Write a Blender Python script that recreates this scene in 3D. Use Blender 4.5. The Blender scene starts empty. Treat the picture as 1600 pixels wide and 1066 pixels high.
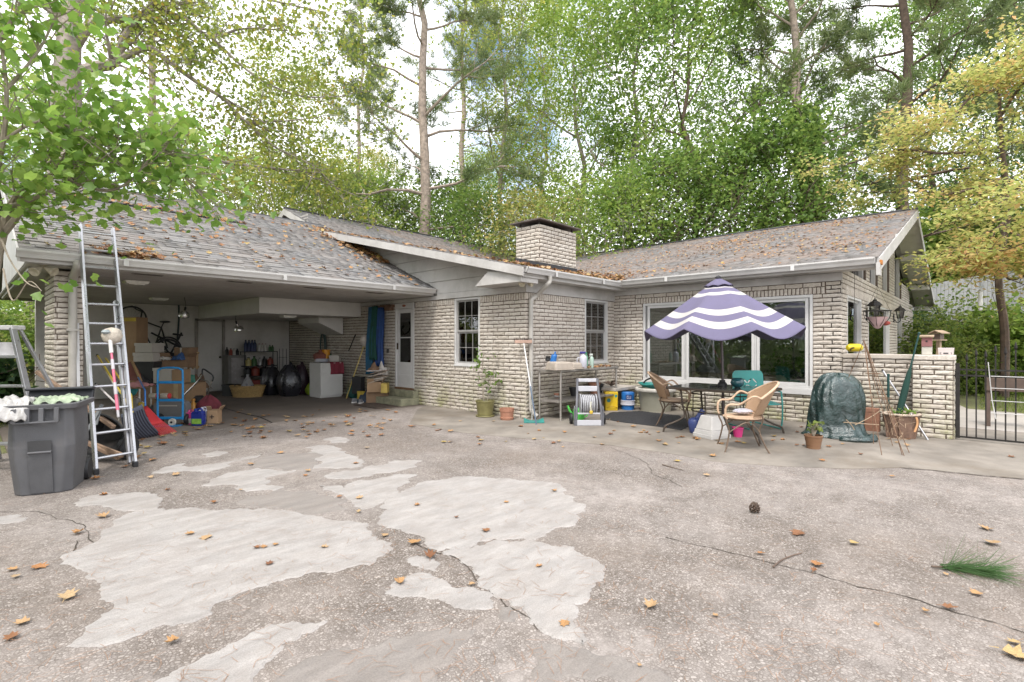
import bpy, bmesh, math, random
import numpy as np
from mathutils import Vector, Matrix, Euler
random.seed(7); np.random.seed(7)
rnd = random.random
def U(a, b): return a + (b - a) * random.random()
R = math.radians
scene = bpy.context.scene
COL = scene.collection

# ------------------------------------------------------------------ camera
H = 1.45                       # eye height
F, CX, CY = 792.0, 800.0, 534.0
AL = R(42.7)                   # heading of the lens, measured from the +X wall direction
cam = bpy.data.cameras.new('camera'); camo = bpy.data.objects.new('camera', cam); COL.objects.link(camo)
cam.sensor_width = 36.0; cam.lens = F / 1600.0 * 36.0; cam.clip_end = 2000; cam.clip_start = .05
camo.location = (0, 0, H); camo.rotation_euler = (R(90), 0, AL - R(90))
cam.shift_y = 1.0 / 1600
scene.camera = camo

# ------------------------------------------------------------------ sky and sun
SUN_EL, SUN_AZ = R(58), R(200)          # azimuth counted in world XY, where the light comes from
w = bpy.data.worlds.new('World'); scene.world = w; w.use_nodes = True
nt = w.node_tree; N = nt.nodes; Lk = nt.links
for n in list(N): N.remove(n)
out = N.new('ShaderNodeOutputWorld'); bg = N.new('ShaderNodeBackground'); Lk.new(bg.outputs[0], out.inputs[0])
sky = N.new('ShaderNodeTexSky'); sky.sky_type = 'NISHITA'; sky.sun_disc = False
sky.sun_elevation = SUN_EL; sky.sun_rotation = R(90) - SUN_AZ; sky.dust_density = 2.0
tc = N.new('ShaderNodeTexCoord'); nz = N.new('ShaderNodeTexNoise'); nz.inputs['Scale'].default_value = 2.2
nz.inputs['Detail'].default_value = 6; nz.inputs['Roughness'].default_value = .55
Lk.new(tc.outputs['Generated'], nz.inputs['Vector'])
rp = N.new('ShaderNodeValToRGB'); rp.color_ramp.elements[0].position = .34; rp.color_ramp.elements[1].position = .47
Lk.new(nz.outputs[0], rp.inputs[0])
mx = N.new('ShaderNodeMix'); mx.data_type = 'RGBA'
Lk.new(rp.outputs[0], mx.inputs[0]); Lk.new(sky.outputs[0], mx.inputs[6]); mx.inputs[7].default_value = (8.6, 8.7, 9.0, 1)
Lk.new(mx.outputs[2], bg.inputs[0]); bg.inputs[1].default_value = .13
sd = bpy.data.lights.new('sun', 'SUN'); sd.energy = 1.5; sd.angle = R(14); sd.color = (1, .955, .89)
so = bpy.data.objects.new('sun', sd); COL.objects.link(so)
so.rotation_euler = Vector((math.cos(SUN_AZ) * math.cos(SUN_EL), math.sin(SUN_AZ) * math.cos(SUN_EL), math.sin(SUN_EL))).to_track_quat('Z', 'Y').to_euler()
vs = scene.view_settings; vs.view_transform = 'Standard'; vs.look = 'None'; vs.exposure = 1.25; vs.gamma = 1; vs.use_curve_mapping = False
scene.render.resolution_x = 1024; scene.render.resolution_y = 682
try:
    scene.cycles.max_bounces = 6; scene.cycles.transparent_max_bounces = 10; scene.cycles.diffuse_bounces = 3
except Exception: pass

# ------------------------------------------------------------------ pixel helpers (a pixel is a direction; a surface gives the distance)
FW = Vector((math.cos(AL), math.sin(AL), 0)); RT = Vector((math.sin(AL), -math.cos(AL), 0)); UP = Vector((0, 0, 1))
EYE = Vector((0, 0, H))
def ray(px, py): return FW + RT * ((px - CX) / F) + UP * ((CY - py) / F)
def G(px, py, z=0.0): r = ray(px, py); return EYE + r * ((z - H) / r.z)
def PX(px, py, x): r = ray(px, py); return EYE + r * (x / r.x)
def PY(px, py, y): r = ray(px, py); return EYE + r * (y / r.y)
def D(px, py, d): return EYE + ray(px, py) * d
def dep(p): return (Vector(p) - EYE).dot(FW)
CAMR = AL - R(90)              # turns a thing so that its local +X runs to the viewer's right and its +Y away

# ------------------------------------------------------------------ materials
MATS = {}
def _nodes(name):
    m = bpy.data.materials.new(name); m.use_nodes = True
    t = m.node_tree; b = t.nodes['Principled BSDF']; return m, t, t.nodes, t.links, b
def _mix(n, l, fac, a, b, mode='MIX'):
    x = n.new('ShaderNodeMix'); x.data_type = 'RGBA'; x.blend_type = mode
    for s, v in ((0, fac), (6, a), (7, b)):
        if hasattr(v, 'is_linked') or hasattr(v, 'links'): l.new(v, x.inputs[s])
        elif s == 0: x.inputs[0].default_value = v
        else: x.inputs[s].default_value = (*v[:3], 1)
    return x.outputs[2]
def _noise(n, l, vec, scale, detail=4, rough=.6, w=None):
    x = n.new('ShaderNodeTexNoise'); x.inputs['Scale'].default_value = scale; x.inputs['Detail'].default_value = detail
    x.inputs['Roughness'].default_value = rough; l.new(vec, x.inputs['Vector']); return x.outputs[0]
def _ramp(n, l, v, pts):
    x = n.new('ShaderNodeValToRGB'); l.new(v, x.inputs[0]); e = x.color_ramp.elements
    while len(e) < len(pts): e.new(.5)
    for i, (p, c) in enumerate(pts):
        e[i].position = p; e[i].color = (*(c if hasattr(c, '__len__') else (c, c, c)), 1)
    return x.outputs[0]
def P(name, c, r=.6, m=0.0, nv=.25, ns=6.0, bump=.15, bs=60.0, dirt=0.0, spec=.4, trans=0.0, worldc=False):
    """plain procedural surface: base colour broken up by two noises, fine relief, optional grime"""
    if name in MATS: return MATS[name]
    mt, t, n, l, b = _nodes(name)
    tcn = n.new('ShaderNodeTexCoord'); vec = tcn.outputs['Object']
    if worldc: vec = n.new('ShaderNodeNewGeometry').outputs['Position']
    dark = [x * (1 - nv) for x in c]; lite = [min(1, x * (1 + nv * .6)) for x in c]
    f1 = _noise(n, l, vec, ns, 5); f1 = _ramp(n, l, f1, [(.3, 0), (.7, 1)])
    col = _mix(n, l, f1, dark, lite)
    if dirt:
        f2 = _ramp(n, l, _noise(n, l, vec, ns * .45, 7, .7), [(.5, 0), (.72, 1)])
        fm = n.new('ShaderNodeMath'); fm.operation = 'MULTIPLY'; fm.inputs[1].default_value = dirt; l.new(f2, fm.inputs[0])
        col = _mix(n, l, fm.outputs[0], col, (.13, .10, .07))
    l.new(col, b.inputs['Base Color']); b.inputs['Metallic'].default_value = m
    rr = n.new('ShaderNodeMapRange'); rr.inputs[3].default_value = max(0.03, r - .1); rr.inputs[4].default_value = min(1, r + .12); l.new(f1, rr.inputs[0]); l.new(rr.outputs[0], b.inputs['Roughness'])
    b.inputs['Specular IOR Level'].default_value = spec
    if bump:
        bn = n.new('ShaderNodeBump'); bn.inputs['Strength'].default_value = bump; bn.inputs['Distance'].default_value = .01
        l.new(_noise(n, l, vec, bs, 3), bn.inputs['Height']); l.new(bn.outputs[0], b.inputs['Normal'])
    if trans: b.inputs['Transmission Weight'].default_value = trans
    MATS[name] = mt; return mt
def glass(name, tint=(.9, .95, .92), refl=1.0):
    if name in MATS: return MATS[name]
    mt, t, n, l, b = _nodes(name); n.remove(b); o = n['Material Output']
    tr = n.new('ShaderNodeBsdfTransparent'); tr.inputs[0].default_value = (*tint, 1)
    gl = n.new('ShaderNodeBsdfGlossy'); gl.inputs['Roughness'].default_value = .01; gl.inputs[0].default_value = (refl, refl, refl, 1)
    fr = n.new('ShaderNodeFresnel'); fr.inputs[0].default_value = 1.9
    bn = n.new('ShaderNodeBump'); bn.inputs['Strength'].default_value = .03; bn.inputs['Distance'].default_value = .02
    l.new(_noise(n, l, n.new('ShaderNodeTexCoord').outputs['Object'], 1.2, 1), bn.inputs['Height']); l.new(bn.outputs[0], gl.inputs['Normal'])
    ms = n.new('ShaderNodeMixShader'); l.new(fr.outputs[0], ms.inputs[0]); l.new(tr.outputs[0], ms.inputs[1]); l.new(gl.outputs[0], ms.inputs[2]); l.new(ms.outputs[0], o.inputs[0])
    MATS[name] = mt; return mt
def leafmat(name, stops, transl=.58, rough=.5, gloss=.35):
    """foliage: every leaf takes its own colour out of the list, light passes through"""
    if name in MATS: return MATS[name]
    mt, t, n, l, b = _nodes(name); o = n['Material Output']
    g = n.new('ShaderNodeNewGeometry'); oi = n.new('ShaderNodeObjectInfo')
    pos = _noise(n, l, g.outputs['Position'], .55, 3)
    ad = n.new('ShaderNodeMath'); ad.operation = 'MULTIPLY_ADD'; ad.inputs[1].default_value = .6
    l.new(g.outputs['Random Per Island'], ad.inputs[0])
    sb = n.new('ShaderNodeMath'); sb.operation = 'MULTIPLY_ADD'; sb.inputs[1].default_value = 1.1; sb.inputs[2].default_value = -.35; l.new(pos, sb.inputs[0]); l.new(sb.outputs[0], ad.inputs[2])
    col = _ramp(n, l, ad.outputs[0], stops)
    l.new(col, b.inputs['Base Color']); b.inputs['Roughness'].default_value = rough; b.inputs['Specular IOR Level'].default_value = gloss
    tl = n.new('ShaderNodeBsdfTranslucent'); l.new(_mix(n, l, .5, col, (.5, .6, .12), 'MULTIPLY'), tl.inputs[0])
    tl2 = n.new('ShaderNodeBsdfTranslucent'); l.new(col, tl2.inputs[0])
    ms = n.new('ShaderNodeMixShader'); ms.inputs[0].default_value = transl; l.new(b.outputs[0], ms.inputs[1]); l.new(tl2.outputs[0], ms.inputs[2]); l.new(ms.outputs[0], o.inputs[0])
    n.remove(tl)
    MATS[name] = mt; return mt

# ------------------------------------------------------------------ mesh builder
class MB:
    def __init__(s): s.v = []; s.f = []
    def add(s, vs, fs, T=None):
        k = len(s.v)
        s.v += [tuple(T @ Vector(p)) for p in vs] if T is not None else [tuple(p) for p in vs]
        s.f += [tuple(i + k for i in q) for q in fs]; return s
    def box(s, c, d, T=None, taper=(1, 1), rot=None):
        x, y, z = d[0] / 2, d[1] / 2, d[2] / 2; tx, ty = taper
        vs = [(-x, -y, -z), (x, -y, -z), (x, y, -z), (-x, y, -z), (-x * tx, -y * ty, z), (x * tx, -y * ty, z), (x * tx, y * ty, z), (-x * tx, y * ty, z)]
        M_ = Matrix.Translation(c)
        if rot: M_ = M_ @ Euler(rot).to_matrix().to_4x4()
        if T is not None: M_ = T @ M_
        return s.add(vs, [(0, 3, 2, 1), (4, 5, 6, 7), (0, 1, 5, 4), (1, 2, 6, 5), (2, 3, 7, 6), (3, 0, 4, 7)], M_)
    def bb(s, a, b, T=None):
        return s.box([(p + q) / 2 for p, q in zip(a, b)], [abs(q - p) for p, q in zip(a, b)], T)
    def bar(s, a, b, w, h, up=(0, 0, 1)):
        a, b = Vector(a), Vector(b); z = (b - a); L_ = z.length
        if L_ < 1e-6: return s
        z.normalize(); u = Vector(up)
        if abs(z.dot(u)) > .98: u = Vector((1, 0, 0)) if abs(z.x) < .9 else Vector((0, 1, 0))
        x = z.cross(u).normalized(); y = x.cross(z)
        vs = [p + x * i * w / 2 + y * j * h / 2 for p in (a, b) for i, j in ((-1, -1), (1, -1), (1, 1), (-1, 1))]
        return s.add(vs, [(3, 2, 1, 0), (4, 5, 6, 7), (0, 1, 5, 4), (1, 2, 6, 5), (2, 3, 7, 6), (3, 0, 4, 7)])
    def tube(s, pts, r, n=8, closed=False, cap=True):
        pts = [Vector(p) for p in pts]; m = len(pts)
        rs = r if hasattr(r, '__len__') else [r] * m
        k = len(s.v); prev = None
        for i, p in enumerate(pts):
            if closed: t = pts[(i + 1) % m] - pts[i - 1]
            else: t = pts[min(i + 1, m - 1)] - pts[max(i - 1, 0)]
            t = t.normalized() if t.length > 1e-9 else Vector((0, 0, 1))
            if prev is None:
                u = Vector((0, 0, 1)) if abs(t.z) < .9 else Vector((1, 0, 0)); x = t.cross(u).normalized()
            else:
                x = prev - t * prev.dot(t); x = x.normalized() if x.length > 1e-6 else t.orthogonal().normalized()
            prev = x; y = t.cross(x)
            s.v += [tuple(p + (x * math.cos(a) + y * math.sin(a)) * rs[i]) for a in [2 * math.pi * j / n for j in range(n)]]
        rng = m if closed else m - 1
        for i in range(rng):
            a = k + i * n; b = k + ((i + 1) % m) * n
            s.f += [(a + j, a + (j + 1) % n, b + (j + 1) % n, b + j) for j in range(n)]
        if cap and not closed:
            s.f.append(tuple(k + j for j in range(n))[::-1]); s.f.append(tuple(k + (m - 1) * n + j for j in range(n)))
        return s
    def lathe(s, prof, n=20, T=None, sx=1, sy=1, cap0=True, cap1=True, wob=0):
        vs = []; fs = []; m = len(prof)
        for i, (r, z) in enumerate(prof):
            for j in range(n):
                a = 2 * math.pi * j / n; q = r * (1 + wob * math.sin(3 * a + i))
                vs.append((q * math.cos(a) * sx, q * math.sin(a) * sy, z))
        for i in range(m - 1):
            fs += [(i * n + j, i * n + (j + 1) % n, (i + 1) * n + (j + 1) % n, (i + 1) * n + j) for j in range(n)]
        if cap0: fs.append(tuple(range(n))[::-1])
        if cap1: fs.append(tuple((m - 1) * n + j for j in range(n)))
        return s.add(vs, fs, T)
    def ball(s, c, r, n=12, m=8, sc=(1, 1, 1), jit=0):
        T = Matrix.Translation(c) @ Matrix.Diagonal((*sc, 1))
        prof = [(r * math.sin(math.pi * i / m) * (1 + U(-jit, jit)), -r * math.cos(math.pi * i / m)) for i in range(m + 1)]
        prof[0] = (r * .02, -r); prof[-1] = (r * .02, r)
        return s.lathe(prof, n, T)
    def prism(s, poly, ext, T=None):
        """closed polygon (3-D points) pushed along ext"""
        n = len(poly); e = Vector(ext); a = [Vector(p) for p in poly]; b = [p + e for p in a]
        return s.add(a + b, [tuple(range(n))[::-1], tuple(range(n, 2 * n))] + [(i, (i + 1) % n, n + (i + 1) % n, n + i) for i in range(n)], T)
    def sheet(s, fn, nu, nv, thick=0, closedu=False):
        """grid surface fn(u, v) -> point, u, v in 0..1"""
        k = len(s.v); nu1 = nu if closedu else nu + 1
        for j in range(nv + 1):
            for i in range(nu1): s.v.append(tuple(fn(i / nu, j / nv)))
        for j in range(nv):
            for i in range(nu): s.f.append((k + j * nu1 + i, k + j * nu1 + (i + 1) % nu1, k + (j + 1) * nu1 + (i + 1) % nu1, k + (j + 1) * nu1 + i))
        return s
    def build(s, name, mat=None, parent=None, smooth=False, bev=0, sub=0, solid=0, kind=None, loc=None, rz=0):
        me = bpy.data.meshes.new(name); me.from_pydata(s.v, [], s.f); me.update()
        if mat is not None: me.materials.append(mat)
        bm = bmesh.new(); bm.from_mesh(me); bmesh.ops.recalc_face_normals(bm, faces=bm.faces); bm.to_mesh(me); bm.free()
        if smooth: me.polygons.foreach_set('use_smooth', [True] * len(me.polygons))
        o = bpy.data.objects.new(name, me); COL.objects.link(o)
        if parent is not None: o.parent = parent
        if loc is not None: o.location = loc
        o.rotation_euler.z = rz
        if solid: md = o.modifiers.new('solid', 'SOLIDIFY'); md.thickness = solid; md.offset = 0
        if bev: md = o.modifiers.new('bevel', 'BEVEL'); md.width = bev; md.segments = 2; md.limit_method = 'ANGLE'; md.angle_limit = R(40)
        if sub: md = o.modifiers.new('sub', 'SUBSURF'); md.levels = sub; md.render_levels = sub
        if smooth and not sub:
            try: me.set_sharp_from_angle(angle=R(42))
            except Exception: pass
        if kind: o['kind'] = kind
        return o
def tag(o, label, cat, group=None, kind=None):
    o['label'] = label
    if cat: o['category'] = cat
    if group: o['group'] = group
    if kind: o['kind'] = kind
    return o
def E(name, label, cat, loc=(0, 0, 0), rz=0.0, group=None):
    o = bpy.data.objects.new(name, None); COL.objects.link(o); o.empty_display_size = .1
    o.location = loc; o.rotation_euler.z = rz
    return tag(o, label, cat, group)
def S(o): o['kind'] = 'structure'; return o
def npmesh(name, V, Q, mat, parent=None, smooth=False, tris=False):
    """fast mesh from numpy: V (n,3), Q (m,4) or (m,3)"""
    me = bpy.data.meshes.new(name); k = Q.shape[1]
    me.vertices.add(len(V)); me.vertices.foreach_set('co', np.ascontiguousarray(V, dtype=np.float32).ravel())
    me.loops.add(Q.size); me.loops.foreach_set('vertex_index', np.ascontiguousarray(Q, dtype=np.int32).ravel())
    me.polygons.add(len(Q)); me.polygons.foreach_set('loop_start', np.arange(0, Q.size, k, dtype=np.int32))
    me.polygons.foreach_set('loop_total', np.full(len(Q), k, dtype=np.int32))
    me.update(calc_edges=True)
    if smooth: me.polygons.foreach_set('use_smooth', [True] * len(Q))
    me.materials.append(mat)
    o = bpy.data.objects.new(name, me); COL.objects.link(o)
    if parent is not None: o.parent = parent
    return o
def link_copy(src, name=None, parent=None):
    c = src.copy(); COL.objects.link(c)
    if parent is not None: c.parent = parent
    return c
def copy_tree(o, parent=None):
    c = o.copy(); COL.objects.link(c); c.parent = parent
    for ch in list(o.children): copy_tree(ch, c)
    return c
# ================================================================== materials of the place
def brick_mat():
    mt, t, n, l, b = _nodes('limed_brick')
    g = n.new('ShaderNodeNewGeometry'); pos = g.outputs['Position']; oi = n.new('ShaderNodeObjectInfo')
    ri = n.new('ShaderNodeMath'); ri.operation = 'ADD'; l.new(g.outputs['Random Per Island'], ri.inputs[0]); l.new(oi.outputs['Random'], ri.inputs[1])
    fr = n.new('ShaderNodeMath'); fr.operation = 'FRACT'; l.new(ri.outputs[0], fr.inputs[0])
    base = _ramp(n, l, fr.outputs[0], [(0, (.47, .42, .365)), (.3, (.56, .51, .455)), (.75, (.62, .575, .52)), (1, (.50, .445, .385))])
    n1 = _ramp(n, l, _noise(n, l, pos, 26, 6, .7), [(.35, 0), (.62, 1)])
    c = _mix(n, l, n1, (.42, .37, .315), base)
    n2 = _ramp(n, l, _noise(n, l, pos, 1.6, 6, .65), [(.5, 0), (.8, 1)])
    f2 = n.new('ShaderNodeMath'); f2.operation = 'MULTIPLY'; f2.inputs[1].default_value = .45; l.new(n2, f2.inputs[0])
    c = _mix(n, l, f2.outputs[0], c, (.27, .225, .185))
    # green algae creeping up from the ground
    sx = n.new('ShaderNodeSeparateXYZ'); l.new(pos, sx.inputs[0])
    mr = n.new('ShaderNodeMapRange'); mr.inputs[1].default_value = 0.0; mr.inputs[2].default_value = 1.1; mr.inputs[3].default_value = .9; mr.inputs[4].default_value = .0; l.new(sx.outputs[2], mr.inputs[0])
    n3 = _ramp(n, l, _noise(n, l, pos, 2.3, 7, .7), [(.42, 0), (.66, 1)])
    f3 = n.new('ShaderNodeMath'); f3.operation = 'MULTIPLY'; l.new(n3, f3.inputs[0]); l.new(mr.outputs[0], f3.inputs[1])
    c = _mix(n, l, f3.outputs[0], c, (.25, .25, .10))
    l.new(c, b.inputs['Base Color']); b.inputs['Roughness'].default_value = .85; b.inputs['Specular IOR Level'].default_value = .25
    bn = n.new('ShaderNodeBump'); bn.inputs['Strength'].default_value = .5; bn.inputs['Distance'].default_value = .012
    l.new(_noise(n, l, pos, 55, 5, .65), bn.inputs['Height']); l.new(bn.outputs[0], b.inputs['Normal'])
    MATS['limed_brick'] = mt; return mt
BRICK = brick_mat()
MORTAR = P('mortar', (.13, .10, .078), .95, nv=.3, ns=9, bump=.4, bs=90, worldc=True)
TRIM = P('painted_trim', (.48, .462, .445), .55, nv=.14, ns=2.2, bump=.06, bs=30, dirt=.35, worldc=True)
WFRAME = P('window_frame_white', (.55, .54, .53), .45, nv=.08, ns=3, bump=.03, bs=40, dirt=.15, worldc=True)
SOFFIT = P('soffit_paint', (.46, .44, .42), .65, nv=.16, ns=1.6, bump=.06, bs=25, dirt=.35, worldc=True)
PANEL = P('carport_wall_paint', (.60, .57, .54), .7, nv=.14, ns=2, bump=.1, bs=45, dirt=.3, worldc=True)
GUTTER = P('gutter_metal', (.53, .515, .50), .4, nv=.12, ns=2.5, bump=.03, bs=20, dirt=.25, worldc=True)
DSPOUT = P('downspout_metal', (.42, .395, .36), .5, nv=.2, ns=2.5, bump=.05, bs=20, dirt=.35, worldc=True)
FLASH = P('black_flashing', (.035, .035, .04), .5, nv=.3, ns=6, bump=.1)
ROOM = P('room_wall', (.34, .31, .27), .8, nv=.1, ns=2, bump=0)
GLASS = glass('window_glass', (.88, .93, .90))
SASH_SHADE = P('sash_shaded', (.30, .29, .28), .5, nv=.15, ns=4, dirt=.2)  # shaded copy of the frame white; the sash's shade is in the colour
SOF_LIT = P('soffit_lit', (.74, .71, .66), .6, nv=.1, ns=3, dirt=.1, worldc=True)  # gable soffit paint, lightened in colour to stand in for bounced light
CURT = P('curtain_cloth', (.42, .40, .40), .9, nv=.25, ns=5, bump=.2, bs=80)
def shingle_mat():
    mt, t, n, l, b = _nodes('asphalt_shingle')
    g = n.new('ShaderNodeNewGeometry'); pos = g.outputs['Position']; oi = n.new('ShaderNodeObjectInfo')
    ri = n.new('ShaderNodeMath'); ri.operation = 'ADD'; l.new(g.outputs['Random Per Island'], ri.inputs[0]); l.new(oi.outputs['Random'], ri.inputs[1])
    fr = n.new('ShaderNodeMath'); fr.operation = 'FRACT'; l.new(ri.outputs[0], fr.inputs[0])
    c = _ramp(n, l, fr.outputs[0], [(0, (.145, .143, .142)), (.35, (.175, .172, .17)), (.7, (.215, .211, .207)), (1, (.18, .18, .185))])
    gr = _ramp(n, l, _noise(n, l, pos, 160, 2, .8), [(.3, .62), (.7, 1.3)])
    c = _mix(n, l, 1.0, c, gr, 'MULTIPLY')
    st = _ramp(n, l, _noise(n, l, pos, .9, 8, .72), [(.38, 0), (.68, 1)])
    sx = n.new('ShaderNodeSeparateXYZ'); l.new(pos, sx.inputs[0]); mr = n.new('ShaderNodeMapRange'); mr.inputs[1].default_value = 9.6; mr.inputs[2].default_value = 10.6; mr.inputs[3].default_value = .35; mr.inputs[4].default_value = .95; l.new(sx.outputs[0], mr.inputs[0])
    f = n.new('ShaderNodeMath'); f.operation = 'MULTIPLY'; l.new(mr.outputs[0], f.inputs[1]); l.new(st, f.inputs[0])
    c = _mix(n, l, f.outputs[0], c, (.25, .19, .155))
    l.new(c, b.inputs['Base Color']); b.inputs['Roughness'].default_value = .9; b.inputs['Specular IOR Level'].default_value = .2
    MATS['asphalt_shingle'] = mt; return mt
SHING = shingle_mat()

# ================================================================== measured house frame
XA, YB, XC, YD = 7.154, 6.243, 10.248, 1.741
XD = 22.6
COURSE = .0747
house = E('house', 'single-storey limed brick house with carport, grey shingle roof and brick chimney', 'house', (0, 0, 0))
def wf(plane):
    k, c = plane
    return (lambda s, z, d: (c - d, s, z)) if k == 'x' else (lambda s, z, d: (s, c - d, z))
A_, B_, C_, D_ = ('x', XA), ('y', YB), ('x', XC), ('y', YD)
def wbox(mb, plane, s0, s1, z0, z1, d0, d1):
    f = wf(plane); return mb.bb(f(s0, z0, d0), f(s1, z1, d1))
def backing(name, plane, s0, s1, z0, z1, holes, thick=.2, parent=None, mat=None):
    """wall body cut into blocks round its openings"""
    ss = sorted({s0, s1, *[h[0] for h in holes], *[h[1] for h in holes]}); mb = MB()
    for a, b in zip(ss, ss[1:]):
        if b <= s0 or a >= s1: continue
        m = (a + b) / 2; hs = sorted([h for h in holes if h[0] <= m <= h[1]], key=lambda h: h[2]); z = z0
        for h in hs:
            if h[2] > z: wbox(mb, plane, a, b, z, h[2], 0, -thick)
            z = h[3]
        if z < z1: wbox(mb, plane, a, b, z, z1, 0, -thick)
    return mb.build(name, mat or MORTAR, parent or house)
# ---- bricks are collected first, then the largest in view become objects of their own
BR = []
def lay(wall, plane, s0, s1, z0, z1, holes=(), blen=.29, ch=COURSE, joint=.017, phase=0.0, soldier=False):
    k = 0; z = z0
    if soldier:
        s = s0
        while s < s1 - .03:
            if not any(h[0] - .01 < s + .033 < h[1] + .01 and h[2] < (z0 + z1) / 2 < h[3] for h in holes):
                BR.append([wall, plane, s + .033, (z0 + z1) / 2, .066 - joint, z1 - z0 - joint, True])
            s += .066
        return
    nrow = max(1, round((z1 - z0) / ch)); ch = (z1 - z0) / nrow
    for k in range(nrow):
        zc = z0 + (k + .5) * ch
        iv = [(s0, s1)]
        for h in holes:
            if h[2] < zc < h[3]:
                nv = []
                for a, b in iv:
                    if h[1] <= a or h[0] >= b: nv.append((a, b)); continue
                    if h[0] > a: nv.append((a, h[0]))
                    if h[1] < b: nv.append((h[1], b))
                iv = nv
        off = phase + (.5 * blen if k % 2 else 0) + U(-.02, .02)
        for a, b in iv:
            i = math.floor((a - off) / blen); s = a
            while s < b - .012:
                i += 1; e = min(off + i * blen, b)
                if b - e < .05: e = b
                if e - s > .035: BR.append([wall, plane, (s + e) / 2, zc, e - s - joint, ch - joint, False])
                s = e
def unit_brick(seed):
    r = random.Random(seed); nx, nz_ = 5, 2; mb = MB()
    for j in range(nz_ + 1):
        for i in range(nx + 1):
            edge = (i in (0, nx)) or (j in (0, nz_))
            mb.v.append(((i / nx - .5) + (r.uniform(-.012, .012) if i in (0, nx) else 0), -.016 + (r.uniform(.003, .007) if edge else r.uniform(-.006, .0)), (j / nz_ - .5) + (r.uniform(-.07, .07) if j in (0, nz_) else r.uniform(-.1, .1))))
    for j in range(nz_):
        for i in range(nx): a = j * (nx + 1) + i; mb.f.append((a, a + 1, a + nx + 2, a + nx + 1))
    ring = list(range(nx + 1)) + [j * (nx + 1) + nx for j in range(1, nz_ + 1)] + [nz_ * (nx + 1) + i for i in range(nx - 1, -1, -1)] + [j * (nx + 1) for j in range(nz_ - 1, 0, -1)]
    k = len(mb.v)
    for a in ring: x, y, z = mb.v[a]; mb.v.append((x, .012, z))
    m = len(ring)
    for q in range(m): mb.f.append((ring[q], k + q, k + (q + 1) % m, ring[(q + 1) % m]))
    return mb
UB = [unit_brick(s) for s in range(8)]
UBM = []
for i, mb in enumerate(UB):
    me = bpy.data.meshes.new('brick'); me.from_pydata(mb.v, [], mb.f); me.update(); me.materials.append(BRICK); UBM.append(me)
def brick_T(plane, s, z, ln, ht, soldier):
    p = wf(plane)(s, z, 0); rz = R(-90) if plane[0] == 'x' else 0
    return Matrix.Translation(p) @ Matrix.Rotation(rz, 4, 'Z') @ Matrix.Diagonal((ln, 1, ht, 1))
def emit_bricks(BR, root_of, limit=300):
    """root_of: wall id -> part that carries the bricks"""
    sc = []
    for b in BR:
        p = Vector(wf(b[1])(b[2], b[3], 0)); d = dep(p)
        if d < .3: sc.append(0); continue
        r_ = (p - EYE); u = 800 + F * r_.dot(RT) / d; v = CY - F * r_.z / d
        if not (0 < u < 1600 and 0 < v < 1066): sc.append(0); continue
        al = abs(RT.y if b[1][0] == 'x' else RT.x) + .15
        sc.append(b[4] * b[5] * al / d / d)
    order = sorted(range(len(BR)), key=lambda i: -sc[i]); single = set(order[:limit]); rest = {}
    for i, b in enumerate(BR):
        k = random.randrange(8); ln, ht = b[4], b[5]
        T = brick_T(b[1], b[2], b[3], ln, ht, b[6])
        if i in single:
            o = bpy.data.objects.new('brick', UBM[k]); COL.objects.link(o); o.parent = root_of[b[0]]; o.matrix_local = T
        else: rest.setdefault(b[0], MB()).add(UB[k].v, UB[k].f, T)
    for wname, mb in rest.items():
        me = bpy.data.meshes.new('brick_courses'); me.from_pydata(mb.v, [], mb.f); me.update(); me.materials.append(BRICK)
        o = bpy.data.objects.new('brick_courses', me); COL.objects.link(o); o.parent = root_of[wname]; o['kind'] = 'stuff'

# ---- openings
DOOR = (9.70, 10.46, .34, 2.37)
W1 = (7.49, 8.27, .95, 2.37)
_a, _b = PY(913.5, 470, YB), PY(949, 566, YB); W2 = (_a.x, _b.x, _b.z, 2.37)
W3 = (2.18, 5.49, .60, 2.29)
walls = {}
walls['A'] = backing('wall', A_, YB + .2, 16.4, -.05, 2.42, [DOOR, W1])
walls['B'] = backing('wall', B_, XA, XC, -.05, 2.42, [W2])
walls['C'] = backing('wall', C_, YD, YB, -.05, 2.62, [W3])
lay('A', A_, YB - .011, 16.35, 0, 2.24, [DOOR, (W1[0], W1[1], W1[2] - .075, W1[3])])
lay('A', A_, YB - .011, 16.35, 2.24, 2.375, [DOOR, W1], soldier=True)
lay('A', A_, W1[0] - .03, W1[1] + .03, W1[2] - .075, W1[2], soldier=True)
lay('B', B_, XA - .011, XC, 0, 2.24, [W2])
lay('B', B_, XA - .011, XC, 2.24, 2.375, [W2], soldier=True)
lay('C', C_, YD - .011, YB, 0, 2.29, [W3])
lay('C', C_, 1.99, 5.68, 2.29, 2.415, soldier=True); lay('C', C_, YD - .011, 1.98, 2.29, 2.50); lay('C', C_, 5.69, YB, 2.29, 2.50)
lay('C', C_, 1.99, 5.68, 2.415, 2.50)
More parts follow.
